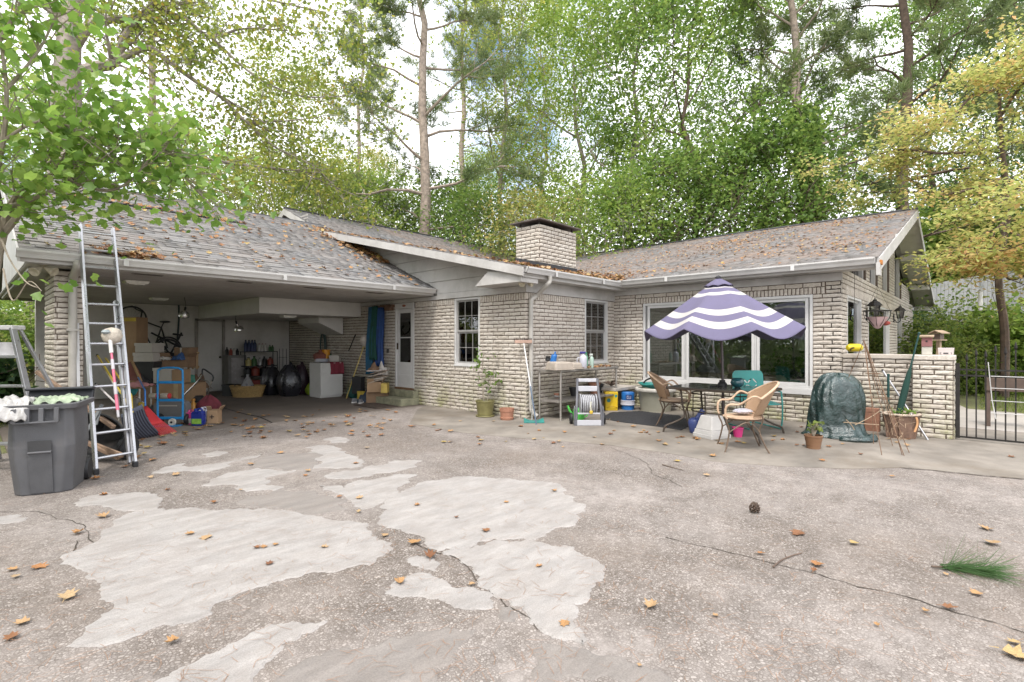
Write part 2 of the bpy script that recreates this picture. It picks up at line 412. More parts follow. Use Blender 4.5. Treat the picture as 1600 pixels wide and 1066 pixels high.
# gable end wall D with its windows
dx = lambda p: PY(p, 500, YD).x
DW = [(dx(1323), dx(1345), .5, PY(1323, 461, YD).z), (dx(1356), dx(1389), .5, 2.28), (dx(1401), dx(1408), .5, 2.28)]
DW[0] = (DW[0][0], DW[0][1], .5, 2.28)
walls['D'] = backing('wall', D_, XC, XD, -.05, 2.72, DW)
walls['D'].data.materials[0] = MORTAR
lay('D', D_, XC - .011, XD, 0, 2.28, DW)
lay('D', D_, XC + .28, XD, 2.28, 2.46, soldier=True); lay('D', D_, XC - .011, XC + .28, 2.28, 2.46); lay('D', D_, XC - .011, XD, 2.46, 2.72)
RZ0, RX0, RIDX = 2.80, 9.85, 16.7; RSL = .302            # wing roof: eave height, eave x, ridge x, slope
def wing_z(x): return RZ0 + RSL * (min(x, 2 * RIDX - x) - RX0)
CLP = [(XC, XC + .3), (dx(1352.5), dx(1358)), (dx(1371), dx(1378)), (dx(1389), dx(1397)), (dx(1408), dx(1420))]
for a, b in CLP:                                        # brick piers between the clerestory panes
    zt = min(wing_z(a), wing_z(b)) - .22
    if zt > 2.8:
        mb = MB(); wbox(mb, D_, a, b, 2.72, zt, 0, -.2); o = mb.build('gable_pier', MORTAR, house); walls['P%.2f' % a] = o
        lay('P%.2f' % a, D_, a, b, 2.72, zt)
mb = MB(); mb.add([(XC + .2, YD + .12, 2.70), (XD, YD + .12, 2.70), (XD, YD + .12, wing_z(XD) - .1), (RIDX, YD + .12, wing_z(RIDX) - .14), (XC + .2, YD + .12, wing_z(XC + .2) - .12)], [(0, 1, 2, 3, 4)])
mb.build('clerestory_glass', GLASS, house)
for (a, b), (c, d) in zip(CLP, CLP[1:]):                # mullions beside the piers
    for s in (b + .04, c - .04): mb = MB(); wbox(mb, D_, s - .04, s + .04, 2.722, wing_z(s) - .16, -.04, -.115); mb.build('clerestory_frame', WFRAME, house)

# carport: left side wall, back wall with a door
CY0, CYB = 9.40, 16.4
walls['L'] = backing('wall', ('x', .87), CY0, 10.6, -.05, 2.44, [], thick=.30)
lay('L', ('x', .87), CY0 - .011, 10.6, 0, 2.44)
lay('Lf', ('y', CY0), .87, 1.17, 0, 2.44); walls['Lf'] = walls['L']
mb = MB(); mb.bb((1.17, CYB, -.05), (XA, CYB + .2, 2.46)); back = mb.build('back_wall', PANEL, house)
for x in np.arange(1.4, XA, .61):
    mb = MB(); mb.bb((x - .02, CYB - .008, 0), (x + .02, CYB - .0005, 2.44)); mb.build('batten', PANEL, back)
CD0, CD1 = PY(309, 560, CYB).x, PY(346, 560, CYB).x
cdoor = MB().bb((CD0, CYB - .05, .02), (CD1, CYB - .012, 2.02)).build('door', P('inside_door_paint', (.55, .53, .50), .6, nv=.1, ns=2, bump=.03, dirt=.2), house, bev=.004)
dw = CD1 - CD0
for i in range(2):
    for z0, z1 in ((.2, .78), (.92, 1.45), (1.58, 1.86)):
        x0 = CD0 + dw * (.14 + .42 * i); x1 = x0 + dw * .3
        mb = MB(); mb.bb((x0, CYB - .058, z0), (x1, CYB - .0505, z1)); mb.build('door_panel', MATS['inside_door_paint'], cdoor, bev=.006)
mb = MB()
for a, b in (((CD0 - .08, CYB - .06, 0), (CD0 - .012, CYB - .013, 2.1)), ((CD1 + .012, CYB - .06, 0), (CD1 + .08, CYB - .013, 2.1)), ((CD0 - .08, CYB - .06, 2.035), (CD1 + .08, CYB - .0125, 2.11))): mb.bb(a, b)
mb.build('door_frame', P('brown_casing', (.33, .30, .27), .6), house)
MB().ball((CD1 - .06, CYB - .09, 1.0), .035).build('door_knob', P('dark_bronze', (.06, .045, .03), .35, m=.8), cdoor, smooth=True)

# ---- ceiling boards of the carport, bulkhead and its stair soffit
zc_ = 2.47
ceil = MB().bb((.55, 9.05, zc_ + .012), (XA - .005, CYB, zc_ + .03)).build('carport_ceiling', SOFFIT, house)
y = 9.06; 
while y < CYB - .1:
    wd = .40 if y > 9.7 else .30
    MB().bb((.56, y + .006, zc_ - .004), (XA - .02, min(y + wd - .006, CYB - .02), zc_ + .0115)).build('ceiling_panel', SOFFIT, ceil); y += wd
for x in (1.9, 3.2, 4.5, 5.8):
    v = MB().bb((x - .2, 9.13, zc_ - .012), (x + .2, 9.29, zc_ - .005)).build('soffit_vent', P('vent_grille', (.30, .28, .26), .6), ceil)
    mb = MB()
    for i in range(9): mb.bb((x - .18, 9.14 + i * .0165, zc_ - .016), (x + .18, 9.146 + i * .0165, zc_ - .0125))
    mb.build('vent_slats', P('vent_dark', (.10, .09, .08), .7), v)
bulk = MB().bb((4.56, 12.0, 2.10), (XA - .03, CYB - .02, zc_ - .006)).build('bulkhead', P('bulkhead_paint', (.62, .60, .575), .6, nv=.08, ns=2, bump=.04, dirt=.15), house, bev=.006)
mb = MB(); pa = [PY(498, 496, 12.9), PY(536, 496, 12.9), PY(536, 523, 12.9), PY(498, 504, 12.9)]
for p in pa: p.z = min(p.z, 2.094)
mb.prism(pa, (0, 1.2, 0)); mb.build('stair_soffit', MATS['bulkhead_paint'], house)
LAMP = P('fixture_plastic', (.72, .71, .66), .35)
for x, y, z in ((PY(248, 466, 14.0).x, 14.0, zc_ - .004), (PY(450, 494, 12.6).x, 12.6, 2.10), (PY(212, 430, 10.4).x, 10.4, zc_ - .004)):
    o = MB().box((x, y, z - .028), (.30, .26, .05), taper=(1.15, 1.15)).build('ceiling_light', LAMP, house, bev=.01)
    MB().box((x, y, z - .058), (.22, .18, .012)).build('diffuser', P('diffuser_glass', (.85, .84, .8), .2), o, bev=.004)

# ---- trim boards under the eaves
mb = MB(); wbox(mb, A_, YB - .02, 8.82, 2.378, 2.50, .004, .045); wbox(mb, A_, 8.82, CYB - .02, 2.378, 2.458, .0, .04); mb.build('frieze_board', TRIM, house, bev=.003)
mb = MB(); wbox(mb, B_, XA - .045, XC, 2.378, 2.60, .004, .035); mb.build('frieze_board', TRIM, house, bev=.003)
mb = MB(); wbox(mb, C_, YD - .01, YB - .04, 2.503, 2.64, .002, .035); mb.build('frieze_board', TRIM, house, bev=.003)
# siding on the gable above the carport roof: one lapped board per course
MSL = .234; MY0, MZ0 = 5.83, 2.76                        # main lower slope
def main_z(y): return MZ0 + MSL * (y - MY0)
gab = MB().add([(XA + .03, YB, 2.4), (XA + .03, 14.2, 2.4), (XA + .03, 14.2, main_z(14.2) - .05), (XA + .03, YB, main_z(YB) - .05)], [(0, 1, 2, 3)]).build('gable_sheathing', TRIM, house)
z = 2.505; k = 0
while z < 4.5:
    z1 = z + .275
    ya0, ya1 = max(YB - .01, MY0 + (z - MZ0 + .10) / MSL), max(YB - .01, MY0 + (z1 - MZ0 + .10) / MSL)
    yb0, yb1 = 8.87 + (z - 2.60) / .42 + .06, 8.87 + (z1 - 2.60) / .42 + .06
    yb0, yb1 = max(yb0, 8.84), max(yb1, 8.84)
    if yb0 > ya0 + .02:
        if yb1 < ya1: yb1 = ya1 + .01
        mb = MB(); mb.add([(XA - .030, ya0, z), (XA - .030, yb0, z), (XA - .012, yb1, z1 - .004), (XA - .012, ya1, z1 - .004), (XA + .02, ya0, z), (XA + .02, yb0, z), (XA + .02, yb1, z1 - .004), (XA + .02, ya1, z1 - .004)],
               [(0, 1, 2, 3), (7, 6, 5, 4), (0, 4, 5, 1), (1, 5, 6, 2), (2, 6, 7, 3), (3, 7, 4, 0)])
        mb.build('siding_board', TRIM, gab)
    z = z1

# ---- roof slabs: underside, fascia and ridge; shingles laid on top
def slab(name, o0, e, s, L_, W_, thick=.10, mat=None, parent=None):
    """o0 eave corner, e unit along eave (length L_), s unit up the slope (length W_); top face at the plane"""
    o0, e, s = Vector(o0), Vector(e), Vector(s); n = e.cross(s).normalized()
    if n.z < 0: n = -n
    q = [o0, o0 + e * L_, o0 + e * L_ + s * W_, o0 + s * W_]
    return MB().prism([p - n * .004 for p in q], -n * thick).build(name, mat or SOFFIT, parent or house)
SHG = []   # (roof, corner points) for the individually built shingles
def shingles(roof, o0, e, s, L_, W_, clip=None, singles=0):
    o0, e, s = Vector(o0), Vector(e).normalized(), Vector(s).normalized(); n = e.cross(s).normalized()
    if n.z < 0: n = -n
    ex, rows = .142, []; k = 0; v = -.03
    items = []
    while v < W_:
        u = -U(0, .3)
        while u < L_:
            wd = random.choice((.16, .19, .23, .28, .33)); a, b = max(u, 0), min(u + wd - .004, L_); u += wd
            if b - a < .03: continue
            t0 = random.choice((.006, .009, .014, .018)); items.append((a, b, v + U(-.004, .004), min(v + ex * 1.25, W_), t0))
        v += ex
    if clip: items = [i for i in items if clip(o0 + e * ((i[0] + i[1]) / 2) + s * (i[2] + .1))]
    if singles:
        def score(i):
            p = o0 + e * ((i[0] + i[1]) / 2) + s * i[2]; d = dep(p); return (i[1] - i[0]) / max(d, .5) ** 2
        items.sort(key=score, reverse=True)
    V = np.zeros((len(items) - singles, 8, 3), np.float32)
    fq = [(0, 1, 5, 4), (4, 5, 6, 7), (1, 2, 6, 5), (3, 0, 4, 7)]
    for j, (a, b, v0, v1, t0) in enumerate(items):
        up0, up1 = n * t0, n * .002
        c = [o0 + e * a + s * v0, o0 + e * b + s * v0, o0 + e * b + s * v1, o0 + e * a + s * v1]
        top = [c[0] + up0, c[1] + up0, c[2] + up1, c[3] + up1]; low = [p - n * .003 for p in c]
        if j < singles:
            me = bpy.data.meshes.new('shingle'); me.from_pydata([p - c[0] for p in low + top], [], fq); me.update(); me.materials.append(SHING)
            o = bpy.data.objects.new('shingle', me); COL.objects.link(o); o.parent = roof; o.location = c[0]
        else: V[j - singles] = [list(p) for p in low + top]
    m = len(V); Q = (np.array(fq)[None] + np.arange(m)[:, None, None] * 8).reshape(-1, 4)
    o = npmesh('shingle_courses', V.reshape(-1, 3), Q, SHING, roof); o['kind'] = 'stuff'; return o
# carport roof
CE, CZ, CSL, CRY = 8.87, 2.62, .42, 14.1
cz = lambda y: CZ + CSL * (y - CE)
sl = Vector((0, 1, CSL)).normalized(); wlen = (CRY - CE) / sl.y + .04
carp = slab('carport_roof', (.50, CE, CZ), (1, 0, 0), sl, XA - .50 + .0, wlen, .05)
shingles(carp, (.48, CE, CZ), (1, 0, 0), sl, XA - .48, wlen, singles=300)
slab('carport_roof_back', (.50, 2 * CRY - CE, CZ), (1, 0, 0), Vector((0, -1, CSL)).normalized(), XA - .5, wlen, .05, SHING)
MB().tube([(.47, CRY, cz(CRY) + .012), (XA + .02, CRY, cz(CRY) + .012)], .035, 6).build('ridge_cap', FLASH, house)
mb = MB().prism([(.49, CE, CZ - .02), (.49, CRY, cz(CRY) - .02), (.49, CRY, cz(CRY) - .20), (.49, CE, CZ - .16)], (-.028, 0, 0)); mb.build('rake_board', TRIM, house)
MB().prism([(.60, CY0, 2.42), (.60, CYB, 2.42), (.60, CRY, cz(CRY) - .1)], (.04, 0, 0)).build('carport_gable', TRIM, house)
# a length of black pipe or seam strip that holds leaves, high on the carport roof
a_, b_ = Vector((1.25, 12.55, cz(12.55) + .03)), Vector((4.3, 12.55, cz(12.55) + .03))
MB().tube([a_, a_.lerp(b_, .4) + Vector((0, -.03, -.01)), b_], .018, 6).build('heat_cable', FLASH, carp)
# main roof: lower pitch over the front, steeper pitch to the ridge
sm = Vector((0, 1, MSL)).normalized(); wm = (14.1 - MY0) / sm.y
mroof = slab('main_roof', (6.62, MY0, MZ0), (1, 0, 0), sm, 12.5, wm, .09)
mclip = lambda p: p.z > wing_z(p.x) - .05 if p.x > RX0 else True
shingles(mroof, (6.60, MY0, MZ0), (1, 0, 0), sm, 12.5, wm, clip=mclip)
su = Vector((0, 1, .435)).normalized(); wu = 2.32 / su.y; z14 = main_z(14.1) + .03
uroof = slab('upper_roof', (7.02, 14.1, z14), (1, 0, 0), su, 13.5, wu, .09)
shingles(uroof, (7.0, 14.1, z14), (1, 0, 0), su, 13.5, wu)
slab('upper_roof_back', (7.02, 18.74, z14), (1, 0, 0), Vector((0, -1, .435)).normalized(), 13.5, wu, .09, SHING)
zr = z14 + 2.32 * .435
MB().tube([(6.99, 16.42, zr + .012), (20.5, 16.42, zr + .012)], .035, 6).build('ridge_cap', FLASH, house)
mb = MB()
for sgn in (-1, 1): mb.prism([(7.01, 16.42, zr - .02), (7.01, 16.42 + sgn * 2.32, z14 - .02), (7.01, 16.42 + sgn * 2.32, z14 - .19), (7.01, 16.42, zr - .21)], (-.03, 0, 0))
mb.build('rake_board', TRIM, house)
MB().add([(7.09, 14.1, z14 - .2), (7.09, 18.7, z14 - .2), (7.09, 16.42, zr - .12)], [(0, 1, 2)]).build('upper_gable', P('dark_louver', (.12, .10, .09), .8), house)
mb = MB()
for i in range(8): mb.bb((7.05, 14.9 + i * .0, z14 - .1 + i * .09), (7.075, 17.9, z14 - .05 + i * .09))
mb.build('gable_louver', P('louver_grey', (.36, .34, .32), .7), house)
# rake board of the main roof and its boxed return
mb = MB().prism([(6.60, MY0 - .02, MZ0 - .012), (6.60, 13.6, main_z(13.6) - .012), (6.60, 13.6, main_z(13.6) - .17), (6.60, MY0 - .02, MZ0 - .17)], (-.03, 0, 0)); mb.build('rake_board', TRIM, house, bev=.003)
mb = MB().prism([(6.61, MY0 + .02, MZ0 - .11), (6.61, 13.4, main_z(13.4) - .12), (6.61, 13.4, main_z(13.4) - .14), (6.61, MY0 + .02, MZ0 - .13)], (XA - 6.62, 0, 0)); mb.build('rake_soffit', SOFFIT, house)
mb = MB().prism([(6.64, MY0 + .08, 2.505), (6.64, YB + .85, 2.505), (6.64, YB + .50, 2.76), (6.64, MY0 + .08, 2.66)], (XA - 6.64 - .047, 0, 0)); mb.build('eave_return', TRIM, house, bev=.004)
# wing roof
sw = Vector((1, 0, RSL)).normalized(); ww = (RIDX - RX0) / sw.x
WY0 = 1.20
wroof = slab('wing_roof', (RX0, WY0, RZ0), (0, 1, 0), sw, 11.5, ww, .09)
wclip = lambda p: p.z > main_z(p.y) - .05 if p.y > MY0 else True
shingles(wroof, (RX0, WY0 - .02, RZ0), (0, 1, 0), sw, 11.5, ww, clip=wclip)
wf_ = slab('wing_roof_far', (2 * RIDX - RX0, WY0, RZ0), (0, 1, 0), Vector((-1, 0, RSL)).normalized(), 11.5, ww, .09)
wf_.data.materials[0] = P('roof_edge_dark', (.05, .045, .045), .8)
MB().tube([(RIDX, WY0 - .03, wing_z(RIDX) + .012), (RIDX, 12.4, wing_z(RIDX) + .012)], .04, 6).build('ridge_cap', FLASH, house)
for sg in (0, 1):
    xe = RX0 if not sg else 2 * RIDX - RX0
    MB().prism([(xe, WY0, RZ0 - .02), (RIDX, WY0, wing_z(RIDX) - .02), (RIDX, WY0, wing_z(RIDX) - .24), (xe, WY0, RZ0 - .24)], (0, -.035, 0)).build('rake_board', TRIM, house)
    sdir = Vector((1 if not sg else -1, 0, RSL)).normalized(); up = Vector((0, 0, -.098)); k = 0; t = .05
    par = MB().prism([Vector((xe, WY0 + .01, RZ0)) + up, Vector((RIDX, WY0 + .01, wing_z(RIDX))) + up, Vector((RIDX, YD + .1, wing_z(RIDX))) + up, Vector((xe, YD + .1, RZ0)) + up], (0, 0, -.012)).build('gable_soffit', SOFFIT, house)
    while t < ww - .1:
        a = Vector((xe, WY0 + .012, RZ0)) + sdir * t + up * 1.13; b = Vector((xe, WY0 + .012, RZ0)) + sdir * (t + .235) + up * 1.13
        MB().prism([a, b, b + Vector((0, .5, 0)), a + Vector((0, .5, 0))], (0, 0, -.012)).build('soffit_board', SOF_LIT, par); t += .245
    for q in ((.36, .70, .985) if sg else (.36, .70)):                          # purlin ends carrying the overhang
        c = Vector((xe, 0, RZ0)) + sdir * (ww * (1 - q)) + Vector((0, 0, -.2))
        MB().bb((c.x - .22, WY0 + .01, c.z - .07), (c.x + .22, YD - .005, c.z + .09)).build('purlin', SOF_LIT, house, bev=.005)
# chimney
CHX0, CHX1, CHY0, CHY1, CHZ = 8.0, 9.26, 6.62, 7.25, 3.86
chim = MB().bb((CHX0, CHY0, 2.7), (CHX1, CHY1, CHZ - .02)).build('chimney', MORTAR, house)
walls['K'] = chim
lay('K', ('y', CHY0), CHX0 - .011, CHX1 + .011, 3.02, CHZ, blen=.25); lay('K', ('x', CHX0), CHY0 - .0, CHY1 + .011, 3.02, CHZ, blen=.25, phase=.1)
mb = MB(); zf = main_z(CHY0) - .02; zb = main_z(CHY1)
mb.bb((CHX0 - .025, CHY0 - .025, zf), (CHX1 + .025, CHY0 - .013, zf + .15)); mb.prism([(CHX0 - .025, CHY0 - .02, zf), (CHX0 - .025, CHY1, zb - .02), (CHX0 - .025, CHY1, zb + .14), (CHX0 - .025, CHY0 - .02, zf + .15)], (.012, 0, 0))
mb.prism([(CHX1 + .013, CHY0 - .02, zf), (CHX1 + .013, CHY1, zb - .02), (CHX1 + .013, CHY1, zb + .14), (CHX1 + .013, CHY0 - .02, zf + .15)], (.012, 0, 0)); mb.box((CHX1 + .1, CHY0 + .0, zf + .04), (.14, .2, .05)); mb.build('flashing', FLASH, chim)
mb = MB(); cx_, cy_ = (CHX0 + CHX1) / 2, (CHY0 + CHY1) / 2
RUST = P('rusty_cap', (.13, .105, .095), .65, m=.3, nv=.35, ns=5, bump=.2)
mb.add([(CHX0 - .1, CHY0 - .1, CHZ + .10), (CHX1 + .08, CHY0 - .1, CHZ + .10), (CHX1 + .08, CHY1 + .1, CHZ + .10), (CHX0 - .1, CHY1 + .1, CHZ + .10), (CHX0 - .1, CHY0 - .1, CHZ + .075), (CHX1 + .08, CHY0 - .1, CHZ + .075), (CHX1 + .08, CHY1 + .1, CHZ + .075), (CHX0 - .1, CHY1 + .1, CHZ + .075), (cx_ - .25, cy_, CHZ + .19), (cx_ + .25, cy_, CHZ + .19)],
       [(0, 1, 9, 8), (1, 2, 9), (2, 3, 8, 9), (3, 0, 8), (0, 4, 5, 1), (1, 5, 6, 2), (2, 6, 7, 3), (3, 7, 4, 0), (4, 7, 6, 5)]); cap = mb.build('chimney_cap', RUST, chim)
mb = MB()
for x in (CHX0 + .06, CHX1 - .06):
    for y in (CHY0 + .06, CHY1 - .06): mb.bb((x - .015, y - .015, CHZ - .03), (x + .015, y + .015, CHZ + .08))
mb.bb((CHX0 + .14, CHY0 + .14, CHZ - .03), (CHX1 - .14, CHY1 - .14, CHZ + .04)); mb.build('flue', P('flue_dark', (.06, .05, .045), .9), chim)
# ---- gutters and downspouts
GP = [(0, 0), (0, -.105), (-.075, -.105), (-.095, -.06), (-.12, -.025), (-.12, 0), (-.108, 0), (-.108, -.02), (-.084, -.058), (-.066, -.095), (-.012, -.095), (-.012, 0)]
def gutter(kind, s0, s1, c, z, name='gutter'):
    mb = MB()
    poly = [(s0, c + a, z + b) for a, b in GP] if kind == 'y' else [(c + a, s0, z + b) for a, b in GP]
    n = len(poly); e = Vector((s1 - s0, 0, 0)) if kind == 'y' else Vector((0, s1 - s0, 0))
    q = [Vector(p) for p in poly]; V = q + [p + e for p in q]
    fs = [(i, (i + 1) % n, n + (i + 1) % n, n + i) for i in range(n)]
    for o in (0, n):
        for i in range(5): fs.append((o + i, o + i + 1, o + 10 - i, o + 11 - i))
        fs.append((o, o + 1, o + 2, o + 3, o + 4, o + 5)) 
    mb.add(V, fs)
    g = mb.build(name, GUTTER, house)
    m = MB(); L_ = abs(s1 - s0); 
    for i in range(int(L_ / 3) + 1):
        s = min(s0, s1) + (i + .5) * L_ / (int(L_ / 3) + 1)
        if kind == 'y': m.bb((s - .03, c - .122, z - .108), (s + .03, c - .121, z - .0))
        else: m.bb((c - .122, s - .03, z - .108), (c - .121, s + .03, z - .0))
    m.build('gutter_seam', GUTTER, g); return g
gutter('y', .45, XA - .05, CE + .06, CZ + .0)
MB().bb((.48, CE + .066, CZ - .15), (XA - .04, CE + .09, CZ - .03)).build('fascia', TRIM, house)
gutter('y', 6.66, RX0 + .0, MY0 + .04, MZ0 + .0); MB().bb((6.66, MY0 + .046, MZ0 - .17), (XC, MY0 + .07, MZ0 - .03)).build('fascia', TRIM, house)
gutter('x', WY0 + .02, MY0 + .04, RX0 + .0, RZ0 - .012); MB().bb((RX0 + .006, WY0 + .03, RZ0 - .16), (RX0 + .03, MY0 + .1, RZ0 - .03)).build('fascia', TRIM, house)
MB().bb((6.72, MY0 + .075, 2.603), (XC - .02, YB - .003, 2.62)).build('soffit', SOFFIT, house)
MB().bb((RX0 + .034, WY0 + .04, 2.645), (XC - .003, YB - .05, 2.66)).build('soffit', SOFFIT, house)
mb = MB()
for yv in (2.4, 4.9): mb.bb((RX0 + .1, yv - .2, 2.638), (RX0 + .24, yv + .2, 2.6445))
mb.build('soffit_vent', MATS['vent_grille'], house)
mb = MB(); mb.box((RX0 + .02, WY0 - .02, RZ0 - .2), (.2, .05, .2)); mb.build('eave_end_block', TRIM, house, bev=.004)
mb = MB(); mb.box((RX0 + .05, WY0 - .05, RZ0 - .09), (.13, .03, .07)); mb.build('rotted_wood', P('rotted_wood', (.42, .17, .05), .9, nv=.5, ns=20, bump=.5), house)
def downspout(pts, w_=.085, d_=.065, name='downspout'):
    mb = MB(); pts = [Vector(p) for p in pts]
    mb.tube(pts, w_ / 2, 10); return mb.build(name, DSPOUT, house, smooth=True)
p0 = PY(859, 440, MY0 - .02); top = Vector((p0.x, MY0 - .02, 2.66)); xb = PY(829, 560, YB - .06).x
def curve(pts, n=6):
    """Catmull-Rom through the points"""
    pts = [Vector(p) for p in pts]; q = [pts[0]] + pts + [pts[-1]]; o = []
    for i in range(1, len(q) - 2):
        a, b, c, d = q[i - 1:i + 3]
        for k in range(n):
            t = k / n; o.append(.5 * ((2 * b) + (c - a) * t + (2 * a - 5 * b + 4 * c - d) * t * t + (3 * b - a - 3 * c + d) * t ** 3))
    o.append(pts[-1]); return o
downspout(curve([top, top + Vector((0, 0, -.1)), top + Vector((-.04, .04, -.17)), (xb + .12, YB - .13, 2.33), (xb + .02, YB - .075, 2.24), (xb, YB - .07, 2.1), (xb, YB - .07, 1.0), (xb, YB - .07, .30), (xb + .0, YB - .09, .16), (xb + .03, YB - .2, .06)], 5))
xl = PY(113.5, 500, CY0 - .06).x
downspout(curve([(xl, CE + .0, CZ - .1), (xl, CE + .03, 2.45), (xl, CY0 - .08, 2.33), (xl, CY0 - .07, 2.2), (xl, CY0 - .07, .2)], 4), .10)
mb = MB()
for zz in (.5, 1.6): mb.bb((xl - .065, CY0 - .122, zz), (xl + .065, CY0 - .016, zz + .03))
mb.build('downspout_strap', DSPOUT, house)

# ---- windows and doors
def window(plane, s0, s1, z0, z1, cols, rows, name='window', double=True, interior=True):
    root = MB(); t = .042
    for a in ((s0, s0 + t, z0, z1), (s1 - t, s1, z0, z1), (s0 + t, s1 - t, z1 - t, z1), (s0 + t, s1 - t, z0, z0 + t)): wbox(root, plane, *a, .012, -.09)
    root = root.build(name, WFRAME, house, bev=.004)
    o = MB(); wbox(o, plane, s0 - .015, s1 + .015, z0 - .018, z0 + .004, .03, -.02); o.build('sill', WFRAME, root)
    i0, i1, j0, j1 = s0 + t, s1 - t, z0 + t, z1 - t
    halves = [((j0 + j1) / 2, j1, -.03), (j0, (j0 + j1) / 2, -.055)] if double else [(j0, j1, -.04)]
    for a, b, d in halves:
        sash = MB(); q = .036
        for r_ in ((i0 + .002, i0 + q, a, b), (i1 - q, i1 - .002, a, b), (i0 + q, i1 - q, b - q, b), (i0 + q, i1 - q, a, a + q)): wbox(sash, plane, *r_, d, d - .026)
        pw, ph = (i1 - i0 - 2 * q) / cols, (b - a - 2 * q) / rows
        for c in range(1, cols): wbox(sash, plane, i0 + q + c * pw - .005, i0 + q + c * pw + .005, a + q, b - q, d - .004, d - .02)
        for r_ in range(1, rows): wbox(sash, plane, i0 + q, i1 - q, a + q + r_ * ph - .005, a + q + r_ * ph + .005, d - .0045, d - .0195)
        sash.build('sash', SASH_SHADE if double else WFRAME, root)
        for c in range(cols):
            for r_ in range(rows):
                g = MB(); wbox(g, plane, i0 + q + c * pw + .001, i0 + q + (c + 1) * pw - .001, a + q + r_ * ph + .001, a + q + (r_ + 1) * ph - .001, d - .011, d - .014); g.build('pane', GLASS, root)
    if interior:
        f = wf(plane); W_ = i1 - i0
        for lo, hi in ((0, .36), (.62, 1.0)):
            c = MB().sheet(lambda u, v: f(i0 + W_ * (lo + (hi - lo) * u), j0 + (j1 - j0) * v, -.19 - .02 * math.sin(u * 22)), 22, 2); c.build('curtain', CURT, root, smooth=True)
        bk = MB(); wbox(bk, plane, s0 - .3, s1 + .3, z0 - .4, z1 + .1, -.9, -.92); bk.build('room_wall', ROOM, root)
        bk = MB(); wbox(bk, plane, s0 - .32, s1 + .32, z0 - .42, z0 - .4, -.21, -.92); wbox(bk, plane, s0 - .32, s1 + .32, z1 + .1, z1 + .12, -.21, -.92); wbox(bk, plane, s0 - .32, s0 - .3, z0 - .4, z1 + .1, -.21, -.92); wbox(bk, plane, s1 + .3, s1 + .32, z0 - .4, z1 + .1, -.21, -.92); bk.build('room_shell', ROOM, root)
    return root
window(A_, *W1[:2], W1[2], W1[3], 3, 2); window(B_, *W2[:2], W2[2], W2[3], 3, 2)
for a, b, z0, z1 in DW: window(D_, a, b, z0, z1, 1, 1, double=False, interior=False)
# picture window: three lights in one white frame
pw = MB(); t = .05; 
for a in ((W3[0], W3[0] + t, W3[2], W3[3]), (W3[1] - t, W3[1], W3[2], W3[3]), (W3[0] + t, W3[1] - t, W3[3] - t, W3[3]), (W3[0] + t, W3[1] - t, W3[2], W3[2] + t)): wbox(pw, C_, *a, .014, -.09)
pw = pw.build('picture_window', WFRAME, house, bev=.004)
o = MB(); wbox(o, C_, W3[0] - .02, W3[1] + .02, W3[2] - .10, W3[2] - .001, .045, -.02); o.build('sill', WFRAME, pw, bev=.004)
yy = lambda p: PX(p, 540, XC).y
for l_, r_ in ((1011, 1068.5), (1071.5, 1178.5), (1181.5, 1263)):
    a, b = yy(r_), yy(l_); a, b = max(a, W3[0] + t + .002), min(b, W3[1] - t - .002); j0, j1 = W3[2] + t + .002, W3[3] - t - .002; q = .055
    sh = MB()
    for s_ in ((a, a + q, j0, j1), (b - q, b, j0, j1), (a + q, b - q, j1 - q, j1), (a + q, b - q, j0, j0 + q)): wbox(sh, C_, *s_, -.012, -.06)
    sh.build('casement_frame', WFRAME, pw, bev=.005)
    g = MB(); wbox(g, C_, a + q, b - q, j0 + q, j1 - q, -.03, -.036); g.build('pane', GLASS, pw)
for c in (1070, 1180):
    m = MB(); wbox(m, C_, yy(c) - .012, yy(c) + .012, W3[2] + t, W3[3] - t, -.008, -.07); m.build('mullion', WFRAME, pw)
# the sitting room behind it
rm = MB(); rx0, rx1, ry0, ry1, rz0, rz1 = XC + .21, XC + 6.2, YD + .22, YB + 1.0, .14, 2.62
rm.bb((rx0, ry0, rz0 - .05), (rx1, ry1, rz0)).bb((rx0, ry0, rz1), (rx1, ry1, rz1 + .03)).bb((rx1, ry0, rz0), (rx1 + .05, ry1, rz1)).bb((rx0, ry1, rz0), (rx1, ry1 + .05, rz1))
rm.build('sitting_room', ROOM, house)
# storm door, frame, threshold
sdm = MB(); s0, s1, z0, z1 = DOOR
for a in ((s0, s0 + .05, z0, z1), (s1 - .05, s1, z0, z1), (s0 + .05, s1 - .05, z1 - .13, z1)): wbox(sdm, A_, *a, .02, -.09)
sdm.build('door_frame', WFRAME, house, bev=.003)
a, b = s0 + .055, s1 - .055; dr = MB()
for r_ in ((a, a + .10, z0 + .02, z1 - .135), (b - .10, b, z0 + .02, z1 - .135), (a + .10, b - .10, z0 + .02, z0 + .62), (a + .10, b - .10, z1 - .235, z1 - .135)): wbox(dr, A_, *r_, -.005, -.035)
dr = dr.build('storm_door', WFRAME, house, bev=.004)
g = MB(); wbox(g, A_, a + .10, b - .10, z0 + .62, z1 - .235, -.018, -.022); g.build('pane', GLASS, dr)
m = MB(); mid = (z0 + .62 + z1 - .235) / 2
wbox(m, A_, a + .10, b - .10, mid - .012, mid + .012, -.012, -.03); m.build('meeting_rail', WFRAME, dr)
for z_ in (z0 + .12, z0 + .40): m = MB(); wbox(m, A_, a + .08, b - .08, z_, z_ + .2, .0, -.0045); m.build('kick_panel', WFRAME, dr, bev=.003)
m = MB(); wbox(m, A_, b - .06, b - .03, z0 + .92, z0 + 1.08, .03, -.004); m.build('door_handle', MATS['dark_bronze'], dr, bev=.006)
m = MB(); wbox(m, A_, s0, s1, z0 - .03, z0 + .018, .03, -.09); m.build('threshold', P('threshold_wood', (.16, .09, .05), .7), house)
